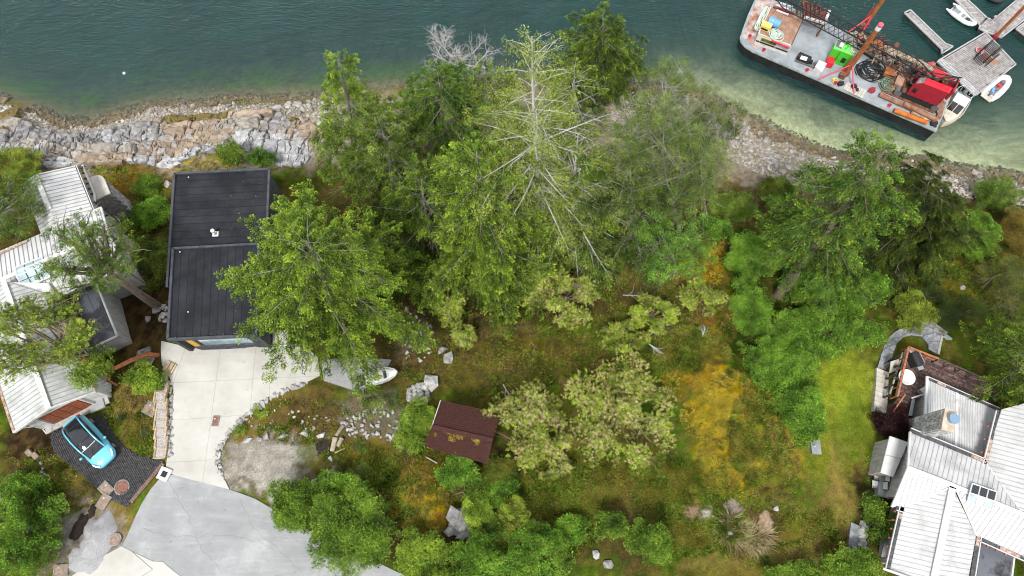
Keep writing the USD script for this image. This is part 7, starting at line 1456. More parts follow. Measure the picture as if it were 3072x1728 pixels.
dock('finger_dock', 'grey plank finger leaving the right edge of the photo', [Z4(1872, 218, zk), Z4(1932, 175, zk), Z4(2200, 380, zk), Z4(2140, 430, zk)], (Z4(1872, 218, zk), Z4(1932, 175, zk)), .22)
dp = Z4(1712, 282, zk); spud('dark red dock pile leaning over the right walkway', dp, 7.5, .16, 'rust_pile', False)
rk_ = thing('steel_rack', 'dark steel rack of bars standing on the wide float', 'rack', Z4(1670, 420, zk))
mt_ = [Z4(1590, 440, zk), Z4(1640, 395, zk), Z4(1745, 470, zk), Z4(1690, 500, zk)]
mesh('tan_board', slab([p + [0, 0, .06] for p in mt_], .04), 'plywood', rk_)
for (x0, y0, x1, y1, n, dx, dy, z) in ((1545, 410, 1660, 520, 8, 32, 34, zk + .25), (1690, 300, 1775, 400, 9, 80, 66, zk + 1.5)):
    for k in range(n): t_ = k / (n - 1); a = Z4(x0 + (x1 - x0) * t_ * 1.0, y0 + (y1 - y0) * t_ * (1 if n == 8 else .9), z); a = Z4(x0 + 95 * t_ if n == 8 else x0 - 60 * t_, y0 + 95 * t_ * -.45 + 30 if n == 8 else y0 + 62 * t_, z); b = a + (Z4(1770, 470, z) - Z4(1690, 395, z)) * (.75 if n == 8 else 1.0); mesh('rack_bar', tube([a, b], .035, 5), 'boom_black', rk_)
for a, b, z in (((1560, 440), (1660, 345), zk + .3), ((1640, 500), (1745, 410), zk + .3), ((1640, 350), (1700, 300), zk + 1.5), ((1700, 400), (1770, 345), zk + 1.5)): mesh('rack_beam', bar(Z4(*a, z), Z4(*b, z), .1, .1), 'boom_black', rk_)
for x, y in ((1640, 350), (1700, 300), (1700, 400), (1770, 345)): q = Z4(x, y, zk + 1.5); mesh('rack_post', bar([q[0], q[1], zk], q, .09), 'boom_black', rk_)
lb_ = Z4(1600, 378, zk + .3); t = thing('life_ring', 'red life ring beside the steel rack on the wide float', 'life ring', lb_); mesh('ring', trimesh.creation.torus(.28, .09, major_sections=20, minor_sections=8).apply_translation(lb_), 'pink_red', t, smooth=True); mesh('rope', trimesh.creation.torus(.38, .02, major_sections=20, minor_sections=5).apply_translation(lb_), 'rubber_white', t)
# ---- boats
def dinghy(name, label, bow, stern, w, r, extras=True, mat='rubber_white', motor=True, floor='grey_paint'):
    c_ = (bow + stern) / 2; d = bow - stern; L = np.linalg.norm(d[:2]); a = math.atan2(d[1], d[0]); f_ = at2(c_, a, 0.0); t = thing(name, label, 'boat', (c_[0], c_[1], 0)); h = L / 2; hw = w / 2 - r
    pts = [(-h, -hw), (-h * .5, -hw * 1.0), (0, -hw), (h * .45, -hw * .9), (h * .72, -hw * .66), (h * .88, -hw * .34), (h * .93, 0), (h * .88, hw * .34), (h * .72, hw * .66), (h * .45, hw * .9), (0, hw), (-h * .5, hw), (-h, hw)]
    z = [.3 + .12 * max(0, x / h) ** 2 for x, y in pts]; rr_ = [r * .35] + [r] * (len(pts) - 2) + [r * .35]
    mesh('tube', f_(tube([(x, y, zz) for (x, y), zz in zip(pts, z)], rr_, 12)), mat, t, smooth=True)
    mesh('hull', f_(hull([(-h * .8, -hw, .12), (-h * .8, hw, .12), (h * .4, hw, .12), (h * .4, -hw, .12), (h * .85, 0, .2), (-h * .8, 0, -.2), (h * .3, 0, -.2), (-h * .8, -hw, .2), (-h * .8, hw, .2), (h * .6, hw * .6, .2), (h * .6, -hw * .6, .2)])), mat, t)
    mesh('floor', f_(prism([(-h * .75, -hw), (h * .5, -hw * .8), (h * .8, 0), (h * .5, hw * .8), (-h * .75, hw)], .2, .23)), floor, t)
    mesh('transom', f_(box(-h * .76, 0, .3, .06, 2 * hw, .32)), mat, t)
    if extras: mesh('thwart', f_(box(-h * .12, 0, .36, .26, 2 * hw, .05)), mat, t); mesh('thwart', f_(box(h * .2, 0, .36, .1, 2 * hw, .04)), mat, t)
    if motor:
        mt = mesh('outboard', f_(loft([section(-h * .84 + k * .12, .13 * s, .48, .48 + .26 * s, .1 * s, 2.5, 14) for k, s in enumerate((.7, 1, .9, .5))])), 'machine_grey', t, smooth=50); mesh('outboard_leg', f_(bar([-h * .84, 0, .5], [-h * .86, 0, -.3], .1, .12)), 'boom_black', mt)
    return t, f_, h
t, f_, h = dinghy('rubber_dinghy', 'white rubber dinghy between the two plank fingers', Z4(1560, 190, .3), Z4(1372, 45, .3), 1.55, .22); mesh('bow_bag', f_(trimesh.creation.icosphere(2, .22).apply_scale([1, .8, .6]).apply_translation([h * .45, 0, .36])), 'dark_glass', t, smooth=True)
t, f_, h = dinghy('rubber_dinghy', 'white rubber dinghy with red and blue gear at the lower corner of the wide float', Z4(1805, 590, .3), Z4(1650, 735, .3), 1.75, .30, False)
mesh('swim_platform', f_(box(-h * .95, 0, .26, .62, 1.15, .12, 0, .03)), 'cream_cap', t); mesh('red_seat', f_(box(h * .15, 0, .45, .34, .36, .3, 0, .05)), 'crane_red', t); mesh('grey_console', f_(box(h * .48, 0, .45, .38, .34, .3, 0, .06)), 'machine_grey', t); mesh('blue_bag', f_(box(-h * .35, .08, .40, .55, .26, .2, .3, .06)), 'blue_plastic', t); mesh('dark_bag', f_(box(-h * .15, -.05, .40, .4, .3, .22, .1, .06)), 'machine_grey', t)
dinghy('dark_dinghy', 'black dinghy cut by the top edge of the photo', Z4(1770, 8, .3), Z4(1660, -45, .3), 1.3, .22, True, 'black_cover', False, 'boom_black')
t = thing('boat_motor', 'small outboard motor hanging at the edge of the main walkway', 'outboard motor', Z4(1705, 130, .7)); mesh('cowl', rock(Z4(1698, 134, .75), .2, np.random.default_rng(3), .8), 'boom_black', t); mesh('bracket', bar(Z4(1700, 132, .7), Z4(1722, 118, .7), .12, .1), 'dock_beam', t)
# cabin boat
bo_, st_ = Z4(1335, 925, .8), Z4(1478, 705, .8); d = bo_ - st_; L = np.linalg.norm(d); a = math.atan2(d[1], d[0]); c_ = (bo_ + st_) / 2; f_ = at2(c_, a, 0); h = L / 2
cbt = thing('cabin_boat', 'cream cabin boat with a white top, at the right end of the barge', 'boat', (c_[0], c_[1], 0))
secs = [section(x * h, w, -.25, zz, w * .98, 2.4) for x, w, zz in ((-1.0, .80, .85), (-.6, .92, .85), (0, .95, .88), (.4, .84, .94), (.7, .58, 1.0), (.88, .30, 1.05), (1.0, .05, 1.1))]
mesh('hull', f_(loft(secs)), 'beige_gel', cbt, smooth=50)
g_ = [(-1.0, .8), (-.6, .93), (0, .96), (.4, .85), (.7, .59), (.88, .31), (1.0, .03)]; mesh('gunwale', f_(tube([(x * h, -w, .86 + .2 * max(0, x)) for x, w in g_] + [(x * h, w, .86 + .2 * max(0, x)) for x, w in g_[::-1]], .05, 6)), 'cream_cap', cbt, smooth=True)
mesh('cockpit', f_(box(-.70 * h, 0, .88, .5 * h, 1.45, .05)), 'machine_grey', cbt); mesh('cabin_side', f_(hull([(-.42 * h, -.7, .8), (-.42 * h, .7, .8), (.32 * h, -.62, .8), (.32 * h, .62, .8), (-.42 * h, -.62, 1.6), (-.42 * h, .62, 1.6), (.05 * h, -.6, 1.6), (.05 * h, .6, 1.6)])), 'beige_gel', cbt); mesh('cabin_top', f_(bevbox(.56 * h, 1.36, .1, .04).apply_translation([-.2 * h, 0, 1.63])), 'rubber_white', cbt)
for s in (-1, 1): mesh('windscreen', f_(slab([(.07 * h, s * .04, 1.61), (.07 * h, s * .58, 1.61), (.31 * h, s * .56, .95), (.31 * h, s * .04, .95)], .04)), 'dark_glass', cbt)
mesh('foredeck_hatch', f_(box(.55 * h, 0, 1.0, .4, .42, .06, 0, .02)), 'cream_cap', cbt)
om = mesh('outboard', f_(loft([section(-h * 1.12 + k * .15, .22 * s, .8, .8 + .42 * s, .17 * s, 2.5, 16) for k, s in enumerate((.7, 1, .95, .6))])), 'machine_grey', cbt, smooth=50); mesh('outboard_leg', f_(bar([-h * 1.08, 0, .8], [-h * 1.1, 0, -.4], .16, .2)), 'boom_black', om)
for s in (-1, 1): mesh('stern_rail', f_(tube([(-h * .75, s * .8, .9), (-h * .9, s * .78, 1.4), (-h * 1.15, s * .5, 1.4), (-h * 1.02, s * .45, .9)], .025, 6)), 'rubber_white', cbt)
bq_ = unp(313, 185, 0.0); t = thing('mooring_buoy', 'small white buoy alone in the open water', 'buoy', bq_); mesh('ball', trimesh.creation.icosphere(2, .14).apply_translation(bq_ + [0, 0, .06]), 'rubber_white', t, smooth=True); mesh('eye', trimesh.creation.torus(.05, .015, major_sections=10, minor_sections=5).apply_translation(bq_ + [0, 0, .2]), 'dock_beam', t)
# ---- the large needle trees
def gb(dx, dy): return gp(dx, dy)
def topat(dx, dy, z): return unp(dx, dy, z)
def lean_of(base, adx, ady, h): p = unp(adx, ady, base[2] + h); return (p[0] - base[0], p[1] - base[1])
def fir(name, label, bd, ad, h, R, kinds, **kw):
    b = gb(*bd); return conifer(name, label, b, h, R, kinds, lean=lean_of(b, ad[0], ad[1], h), **kw)
G_FIR = None
fir('fir_tree', 'broad bright green fir hanging over the black flat roof and the driveway', (848, 788), (766, 606), 13.5, 7.9, ab('fir_bright_frond') + ab('fir_bright_frond', 'fir_green_frond')[2:], seed=11, start=.12, profile=.6, dens=1.25, bare=.05, spacing=.47, droop=.3)
fir('fir_tree', 'shore fir with a thin feathery top over the water, left of the other shore trees', (903, 440), (852, 128), 15, 5.4, ab('fir_green_frond', 'fir_bright_frond'), seed=12, start=.18, dens=.8, profile=1.5, bare=.12, ragged=.6, spacing=.46)
fir('fir_tree', 'dense green fir between the thin topped shore fir and the tall sparse tree', (1128, 372), (1105, 178), 10, 5.5, ab('fir_green_frond', 'fir_blue_frond'), seed=13, start=.12, profile=.7, spacing=.47)
fir('fir_tree', 'tallest pale yellow green tree with a grey trunk and many bare white branches', (1352, 600), (1343, 90), 22, 6.6, ab('larch_light_frond', 'larch_light_frond', 'larch_light_clump'), seed=14, start=.16, profile=.62, bare=.24, dens=.78, bark='bark_dead', ragged=.5, trunk_r=.22, spacing=.48, droop=.2)
fir('fir_tree', 'deep green fir with a yellow green top in the middle of the wood', (1240, 660), (1198, 385), 15, 6.2, ab('fir_green_frond', 'fir_bright_frond'), seed=15, start=.12, profile=.65, spacing=.47, bare=.05)
fir('fir_tree', 'dark green fir standing highest in the photo, against the open water', (1508, 222), (1516, 50), 9, 5.2, ab('fir_dark_frond', 'fir_green_frond'), seed=16, start=.08, profile=.55, spacing=.36)
fir('fir_tree', 'big blue green fir with a thick brown bare trunk foot beside the garden', (1962, 742), (2222, 378), 16, 5.1, ab('fir_blue_frond', 'fir_green_frond'), seed=17, start=.36, profile=.6, bark='bark_brown', spacing=.47, trunk_r=.46, droop=.32)
fir('fir_tree', 'grey green fir in the second row behind the shore firs', (1000, 500), (950, 290), 11, 5.7, ab('fir_green_frond', 'fir_dark_frond', 'alder_leaf_clump'), seed=18, bare=.12, start=.12, profile=.7, spacing=.44)
fir('fir_tree', 'dull green fir right of the tall sparse tree, above the mossy knoll', (1575, 640), (1590, 420), 12, 5.0, ab('fir_dark_frond', 'alder_dull_frond'), seed=19, bare=.15, start=.1, profile=.7)
fir('fir_tree', 'young bright fir in front of the tall sparse tree', (1430, 610), (1460, 330), 13, 5.9, ab('larch_light_frond', 'fir_green_frond'), seed=20, bare=.22, start=.1, profile=.7, bark='bark_dead')
fir('fir_tree', 'low spreading green fir at the foot of the wood, right of the roof fir', (1095, 620), (1060, 450), 9.5, 5.5, ab('fir_green_frond', 'fir_dark_frond'), seed=21, bare=.12, start=.08, profile=.65)
fir('fir_tree', 'bright green fir at the lower end of the wood', (1270, 720), (1262, 560), 8.5, 4.3, ab('fir_bright_frond', 'fir_green_frond'), seed=24, bare=.05, start=.1, profile=.6, spacing=.4)
fir('fir_tree', 'mid green fir filling the shore edge right of the dense one', (1230, 330), (1225, 190), 8.5, 4.8, ab('larch_light_frond', 'fir_green_frond'), seed=25, bare=.2, start=.1, profile=.7)
fir('fir_tree', 'pale green fir at the shore, between the tall sparse tree and the dark one', (1440, 330), (1450, 165), 9, 4.6, ab('larch_light_frond', 'fir_green_frond'), seed=26, bare=.25, start=.1, profile=.7, bark='bark_dead')
fir('cedar_tree', 'dark olive cedar with drooping sprays right of the big blue green fir', (2255, 640), (2335, 460), 10, 5.5, ab('cedar_frond'), seed=22, start=.05, profile=.55, droop=.4, bark='bark_brown', spacing=.48)
fir('pine_tree', 'pine with long grey branches reaching over the wooden deck at the right edge', (2535, 955), (2600, 890), 9, 4.1, ab('fir_dark_frond', 'fir_green_frond'), seed=23, start=.3, profile=.5, bare=.14, bark='bark_grey')
# ---- leafy trees of the shore
b = gb(1712, 596); top = unp(1668, 400, b[2] + 9)
broadleaf('alder_tree', 'grey green leafy tree with a pale leaning trunk above the cobble shore', b, top, (4.3, 4.6, 4.6), ab('alder_leaf_clump', 'alder_dull_clump'), bark='bark_grey', n=2300, seed=31, lobes=34, trunk_r=.17, size=.85, bare_twigs=30, trunk_path=[b - [0, 0, .2], b + (top - b) * .3, b + (top - b) * .55], hollow=.2)
b = gb(1765, 470); top = unp(1770, 330, b[2] + 5)
broadleaf('alder_tree', 'darker leafy tree right of the leaning grey green tree, over the cobbles', b, top, (2.9, 3.4, 3.0), ab('alder_dull_clump', 'fir_dark_clump'), bark='bark_grey', n=1000, seed=32, lobes=20, trunk_r=.12, size=.8, bare_twigs=14, hollow=.2)
b = gb(1660, 300); top = unp(1700, 205, b[2] + 5)
broadleaf('alder_tree', 'small thin pale green tree reaching out over the shallows', b, top, (2.2, 1.9, 2.6), ab('alder_leaf_clump'), bark='bark_dead', n=330, seed=33, lobes=12, trunk_r=.09, size=.75, bare_twigs=10, hollow=.15)
b = gb(1700, 690); top = unp(1690, 610, b[2] + 5)
broadleaf('alder_tree', 'low grey green tree at the upper end of the yellow mossy knoll', b, top, (2.6, 3.0, 3.2), ab('alder_dull_clump', 'salal_clump'), bark='bark_grey', n=800, seed=34, lobes=18, trunk_r=.12, size=.75, bare_twigs=8, hollow=.2)

# bare dead tree on the shore
def dead_tree(name, label, base, h, spread, seed, lean=(0, 0)):
    rng = np.random.default_rng(seed); t = thing(name, label, 'tree', base)
    segs, tr = [], []
    def grow(p, d, L, r, lev):
        n = 5; pts = [p]
        for k in range(n):
            d = d + rng.normal(size=3) * .13 + [0, 0, .02]; d /= np.linalg.norm(d); pts.append(pts[-1] + d * L / n)
        (tr if lev == 0 else segs).append(limb(pts, np.linspace(r, r * .55, n + 1), 6 if lev < 2 else 3))
        if lev >= 5: return
        for k in range([6, 5, 5, 4, 3][lev]):
            u = rng.uniform(.25, 1) if lev else rng.uniform(.3, 1); q0 = pts[int(u * n)]
            a = rng.normal(size=3); a -= a @ d * d; a /= np.linalg.norm(a)
            grow(q0, d * rng.uniform(.5, .9) + a * rng.uniform(.6, 1.0) * spread, L * rng.uniform(.5, .72), max(r * .5, .006), lev + 1)
    grow(np.asarray(base, float), np.array([lean[0], lean[1], 1.0]), h * .45, .15, 0)
    mesh('trunk', tr, 'bark_dead', t, smooth=True); mesh('branches', segs, 'bark_dead', t, kind='stuff')
    return t
b = gb(1182, 222); dead_tree('dead_tree', 'leafless dead grey tree leaning out over the water', b, 12.5, 1.15, 41, lean=(-.10, .20))
# ---- over the left house
b = gb(398, 772); top = unp(225, 650, b[2] + 9.0); tp = [b - [0, 0, .3], b + (top - b) * np.array([.2, .2, .3]), b + (top - b) * np.array([.42, .42, .55]), b + (top - b) * np.array([.7, .7, .8])]
broadleaf('fir_tree', 'dark green tree with a thick leaning grey trunk, hanging over the left white roof', b, top, (3.1, 3.3, 2.2), ab('fir_green_clump', 'alder_dull_clump', 'fir_green_frond'), bark='bark_brown', n=950, seed=35, lobes=26, trunk_r=.36, size=.8, trunk_path=tp, hollow=.1, weights=[3, 3, 2, 2, 2, 2], lobe_r=.34)
b = gb(-40, 560); top = unp(35, 520, b[2] + 7.0)
broadleaf('fir_tree', 'dark green tree at the left edge, over the far end of the left white roof', b, top, (2.6, 2.8, 2.2), ab('fir_green_clump', 'alder_dull_clump', 'fir_green_frond'), bark='bark_grey', n=650, seed=38, lobes=20, trunk_r=.2, size=.8, hollow=.1, weights=[3, 3, 2, 2, 2, 2], lobe_r=.36)
b = gb(398, 892); top = unp(85, 845, b[2] + 6.5); mid = unp(262, 928, b[2] + 4.0)
broadleaf('arbutus_tree', 'arbutus with a bent bare red trunk, leaning over the left house roof', b, top, (3.9, 3.2, 1.8), ab('arbutus_leaf_rosette', 'alder_leaf_clump', 'arbutus_tan'), bark='bark_red', n=1800, seed=36, lobes=32, trunk_r=.2, size=.78, lobe_r=.33, trunk_path=[b - [0, 0, .3], b * .75 + mid * .25 + [0, .25, .1], b * .5 + mid * .5 + [0, .15, 0], b * .2 + mid * .8 + [0, -.15, 0], mid, mid * .6 + top * .4], hollow=.15, weights=[5, 5, 3, 3, 1, 1])
b = gb(330, 985); c = unp(215, 912, b[2] + 4.5)
broadleaf('arbutus_tree', 'small green arbutus branch crown beside the bent red trunk, at the roof edge', b + [-1.2, .5, 0], c, (2.3, 1.6, 1.2), ab('maple_leaf_clump', 'arbutus_leaf_rosette'), bark='bark_red', n=420, seed=37, lobes=12, trunk_r=.08, size=.8, hollow=.15)
# ---- arbutus with cream blossom
def arbutus(label, dx, dy, rx, ry, h, seed, n, w=(4, 4, 2, 2, 1, 1), lobes=22, size=.9):
    b = gb(dx, dy); c = unp(dx, dy, b[2] + h * .62); s = (CAM_H - b[2] - h * .6) / 1717 * 1.06
    b2 = np.array([c[0], c[1], float(gz(c[0], c[1]))])
    broadleaf('arbutus_tree', label, b2, c, (rx * s, ry * s, h * .45), ab('arbutus_leaf_rosette', 'arbutus_bloom', 'arbutus_tan', ), bark='bark_red', n=int(n * 1.7), seed=seed, lobes=lobes, trunk_r=.09, size=size * .84, weights=[w[0], w[1], w[2] * 2.0, w[3] * 2.0, *w[4:]], bare_twigs=5, hollow=.25, lobe_r=.31)
arbutus('cream flowering arbutus at the upper right of the brown shed, right crown of the pair', 1565, 1030, 140, 145, 4.0, 51, 1900, w=(5, 5, 3, 3, 1.2, 1.2), lobes=34)
arbutus('cream flowering arbutus leaning on the brown shed roof, left crown of the pair', 1325, 1065, 112, 105, 3.4, 52, 1200, w=(5, 5, 3, 3, 1.4, 1.4), lobes=26)
arbutus('round cream and green arbutus in the clearing under the tall sparse tree', 1415, 742, 96, 84, 3.4, 53, 1250, w=(5, 5, 2, 2, .6, .6))
arbutus('narrow yellow green arbutus on the stony slope right of the roof fir', 1135, 750, 56, 90, 2.8, 54, 620, w=(5, 5, 1, 1, .6, .6), lobes=14)
arbutus('small arbutus below the narrow yellow green one, on the stony slope', 1170, 850, 36, 30, 1.8, 55, 220, w=(5, 5, 2, 2, 1, 1), lobes=8)
arbutus('small green arbutus at the foot of the mossy knoll, left of its ridge', 1640, 790, 62, 52, 2.2, 56, 480, w=(6, 6, 1, 1, .3, .3), lobes=12)
arbutus('arbutus bush sprawling across the mossy ridge edge', 1765, 750, 62, 52, 2.2, 57, 500, w=(6, 6, 1.5, 1.5, .8, .8), lobes=12)
arbutus('thin arbutus scrub above the flowering pair', 1560, 850, 70, 42, 1.8, 58, 380, w=(5, 5, .6, .6, .8, .8), lobes=12)
arbutus('arbutus sprig hanging below the flowering pair', 1400, 1180, 34, 30, 1.6, 59, 150, w=(4, 4, 3, 3, 1, 1), lobes=7)
# ---- bushes
def BR(*a, **k): shrub(*a, **k)
SH = [
 ('maple_bush', 'bright green maple bush at the road edge, leftmost of the roadside row', 742, 1268, 56, ab('bush_bright_clump', 'maple_leaf_clump'), 3.0, 1.0),
 ('maple_bush', 'large green maple bush hanging over the road', 892, 1325, 98, ab('maple_leaf_clump', 'bush_bright_clump'), 3.8, .95),
 ('maple_bush', 'dark green maple bush behind the large roadside bush', 850, 1235, 60, ab('maple_leaf_clump', 'salal_clump'), 2.6, .7),
 ('maple_bush', 'yellow lime green bush at the bottom, right of the large roadside bush', 1068, 1402, 64, ab('lime_leaf_clump', 'bush_bright_clump'), 2.8, 1.0),
 ('maple_bush', 'mid green bush at the bottom edge right of the lime green bush', 1195, 1425, 70, ab('maple_leaf_clump', 'salal_clump'), 2.8, .9),
 ('maple_bush', 'blue green bush at the bottom, in the shade of the wood edge', 1345, 1405, 76, ab('salal_clump', 'maple_leaf_clump'), 2.6, .9),
 ('maple_bush', 'small light green maple sapling on the lawn', 1536, 1318, 34, ab('bush_bright_clump', 'maple_leaf_clump'), 2.2, 1.0),
 ('maple_bush', 'light green maple sapling with spreading boughs right of the small one', 1640, 1362, 48, ab('bush_bright_clump', 'maple_leaf_clump'), 2.6, .9),
 ('round_bush', 'round olive bush left of the bottom saplings', 1290, 1300, 36, ab('olive_leaf_clump', 'lime_leaf_clump'), 1.8, 1.0),
 ('leafy_bush', 'lime green bush growing against the brown shed', 1040, 1068, 46, ab('bush_bright_clump', 'lime_leaf_clump'), 1.8, 1.2),
 ('leafy_bush', 'small green bush under the lower edge of the brown shed', 1150, 1190, 40, ab('bush_bright_clump', 'salal_clump'), 1.6, .9),
 ('leafy_bush', 'bright green bush in a strip right of the mossy mound', 1205, 1275, 30, ab('lime_leaf_clump', 'maple_leaf_clump'), 1.6, 1.8),
 ('leafy_bush', 'lime green bush in the dry bed beside the arbutus with the red trunk', 362, 955, 44, ab('lime_leaf_clump', 'bush_bright_clump'), 1.6, .85),
 ('leafy_bush', 'olive and green bush filling the gap between the two houses', 372, 665, 52, ab('olive_leaf_clump', 'maple_leaf_clump', 'alder_leaf_clump'), 1.8, 1.4),
 ('leafy_bush', 'bright green bush by the middle of the gap between the houses', 385, 540, 50, ab('bush_bright_clump', 'salal_clump'), 1.0, .9),
 ('leafy_bush', 'small bright green bush nearest the shore in the gap between the houses', 372, 470, 34, ab('bush_bright_clump', 'maple_leaf_clump'), .9, .9),
 ('shore_bush', 'small dark green tree on the rocks above the black roof', 588, 392, 34, ab('maple_leaf_clump', 'fir_dark_clump'), 2.4, 1.0),
 ('shore_bush', 'second small dark green tree near the upper right corner of the black roof', 660, 400, 30, ab('fir_dark_clump', 'salal_clump'), 2.4, .9),
 ('yellow_bush', 'mustard green bush on the rocks at the left edge', 50, 420, 60, ab('olive_leaf_clump', 'lime_leaf_clump'), 2.4, .8),
 ('dark_bush', 'large dark green bush at the bottom left edge', 55, 1335, 100, ab('maple_leaf_clump', 'fir_dark_clump', 'salal_clump'), 3.4, .9),
 ('leafy_bush', 'dark bush left of the paved drive near the bottom left', 65, 1235, 60, ab('maple_leaf_clump', 'salal_clump'), 2.2, .6),
 ('hedge_bush', 'green hedge mass left of the big trunk foot', 1885, 650, 78, ab('salal_clump', 'bush_bright_clump'), 2.2, .8),
 ('hedge_bush', 'green hedge mass right of the big trunk foot', 2035, 735, 52, ab('bush_bright_clump', 'salal_clump'), 2.0, .8),
 ('hedge_bush', 'green hedge under the big blue green fir, by the pampas grass', 2165, 715, 80, ab('bush_bright_clump', 'salal_clump'), 2.2, .75),
 ('hedge_bush', 'long green hedge mass between the knoll and the lawn, widest part', 2060, 835, 150, ab('salal_clump', 'bush_bright_clump'), 2.4, .45),
 ('hedge_bush', 'green hedge bend left of the lawn', 1955, 935, 84, ab('salal_clump', 'bush_bright_clump'), 2.2, .9),
 ('hedge_bush', 'bright green end of the hedge by the grey cabinet', 2015, 1040, 64, ab('bush_bright_clump', 'salal_clump'), 2.2, 1.0),
 ('hedge_bush', 'dull green thicket under the big fir, left of the pampas grass', 2090, 745, 70, ab('fir_dark_clump', 'salal_clump'), 1.8, .8),
 ('leafy_bush', 'small green hedge plants at the ridge edge', 1880, 770, 52, ab('salal_clump', 'maple_leaf_clump'), 1.6, 1.2),
 ('leafy_bush', 'yellow olive shrub at the end of the flagstone path', 2290, 785, 48, ab('olive_leaf_clump', 'lime_leaf_clump'), 1.8, .9),
 ('clipped_bush', 'clipped dark green bush, upper one by the lawn on the right', 2335, 742, 42, ab('dwarf_conifer_clump'), 1.3, .6),
 ('clipped_bush', 'clipped dark green bush, rounded one beside the flagstones', 2362, 800, 44, ab('dwarf_conifer_clump'), 1.4, .75),
 ('clipped_bush', 'clipped dark green bush, largest of the three on the right', 2425, 785, 52, ab('dwarf_conifer_clump'), 1.4, .7),
 ('purple_bush', 'dark purple leaved bush beside the wooden steps of the right house', 2246, 1066, 42, ab('plum_leaf_clump'), 1.8, 1.0),
 ('dark_bush', 'dark green bush along the wall of the right house', 2205, 1305, 38, ab('dwarf_conifer_clump', 'maple_leaf_clump'), 1.8, 1.3),
 ('leafy_bush', 'bright green bush at the bottom beside the stone steps', 2140, 1430, 62, ab('bush_bright_clump', 'maple_leaf_clump'), 2.2, .7),
 ('leafy_bush', 'green bush at the bottom edge left of the stone steps', 2000, 1452, 60, ab('maple_leaf_clump', 'bush_bright_clump'), 1.4, .5),
 ('shore_bush', 'grey green bush above the shore at the upper right', 2500, 495, 62, ab('alder_dull_clump', 'maple_leaf_clump'), 2.6, .7),
 ('shore_bush', 'green bush right of the dark cedar', 2450, 600, 62, ab('maple_leaf_clump', 'salal_clump'), 2.6, 1.0),
 ('shore_bush', 'bright green bush beside the mossy knoll, near the shore', 1845, 530, 60, ab('maple_leaf_clump', 'alder_leaf_clump'), 2.4, .8),
 ('shore_bush', 'olive bush at the shore left of the big fir', 1950, 480, 56, ab('olive_leaf_clump', 'maple_leaf_clump'), 2.0, .7),
 ('rust_bush', 'orange brown bush at the right edge', 2562, 590, 54, ab('rust_leaf_clump', 'olive_leaf_clump'), 2.8, 1.2),
 ('leafy_bush', 'sparse grey green bush with pale bare twigs at the right edge', 2535, 730, 80, ab('alder_dull_clump', 'olive_leaf_clump'), 2.4, 1.0),
 ('shade_bush', 'dark low thicket in the wood, right of the red bare ground', 1790, 580, 40, ab('fir_dark_clump', 'salal_clump'), 1.4, 1.0),
 ('shade_bush', 'dark thicket below the tall sparse tree', 1480, 590, 70, ab('fir_dark_clump', 'alder_dull_clump'), 1.8, .8),
 ('shade_bush', 'dark thicket behind the roof fir', 1000, 690, 70, ab('fir_dark_clump', 'salal_clump'), 1.6, .9),
 ('shade_bush', 'dark shrubs at the bottom between the lime bush and the saplings', 1440, 1330, 34, ab('salal_clump', 'maple_leaf_clump'), 1.0, .9),
 ('shade_bush', 'dark low shrub right of the strip bush, below the shed', 1262, 1238, 40, ab('salal_clump', 'fir_dark_clump'), 1.2, .9),
 ('shade_bush', 'dark olive shrub left of the blue green bottom bush', 1240, 1345, 38, ab('salal_clump', 'olive_leaf_clump'), 1.2, .9),
 ('leafy_bush', 'small pale green bush on the mound edge below the fire pit', 905, 1185, 26, ab('bush_bright_clump', 'maple_leaf_clump'), .9, 1.0),
 ('shade_bush', 'dark shrub under the flowering arbutus pair', 1250, 1200, 50, ab('fir_dark_clump', 'olive_leaf_clump'), 1.2, .9),
 ('fern_plant', 'low fern by the stone edging of the pale drive, upper one', 655, 1035, 16, ab('lime_leaf_clump'), .4, .8),
 ('fern_plant', 'low fern by the stone edging of the pale drive, lower one', 600, 1085, 18, ab('salal_clump', 'lime_leaf_clump'), .5, .8),
 ('weed_plant', 'white flowering weed between the stones left of the shed', 985, 1010, 26, ab('maple_leaf_clump'), .7, .8),
 ('weed_plant', 'light green weed on the rubble beside the shed', 905, 1120, 20, ab('bush_bright_clump'), .5, .8),
 ('weed_plant', 'green weed at the left of the stone heap by the road', 850, 1180, 22, ab('maple_leaf_clump', 'olive_leaf_clump'), .7, 1.2),
 ('agave_plant', 'small pale blue green rosette plant on the dry bed, upper one', 306, 1050, 8, ab('alder_dull_clump'), .3, 1.0),
 ('agave_plant', 'small pale blue green rosette plant on the dry bed, lower one', 366, 1092, 9, ab('alder_dull_clump'), .3, 1.0),
]
for k, (nm, lb, dx, dy, r, kd, h, sq) in enumerate(SH):
    small = r < 30
    shrub(nm, lb, dx, dy, r, kd, hgt=h, seed=100 + k, squash=sq, size=.42 if small else .72, n=None if not small else 40, cat={'agave_plant': 'plant', 'fern_plant': 'fern', 'weed_plant': 'plant'}.get(nm, 'bush'), bare_twigs=24 if 'bare twigs' in lb else 0, hollow=.15 if 'sparse' in lb else .45)

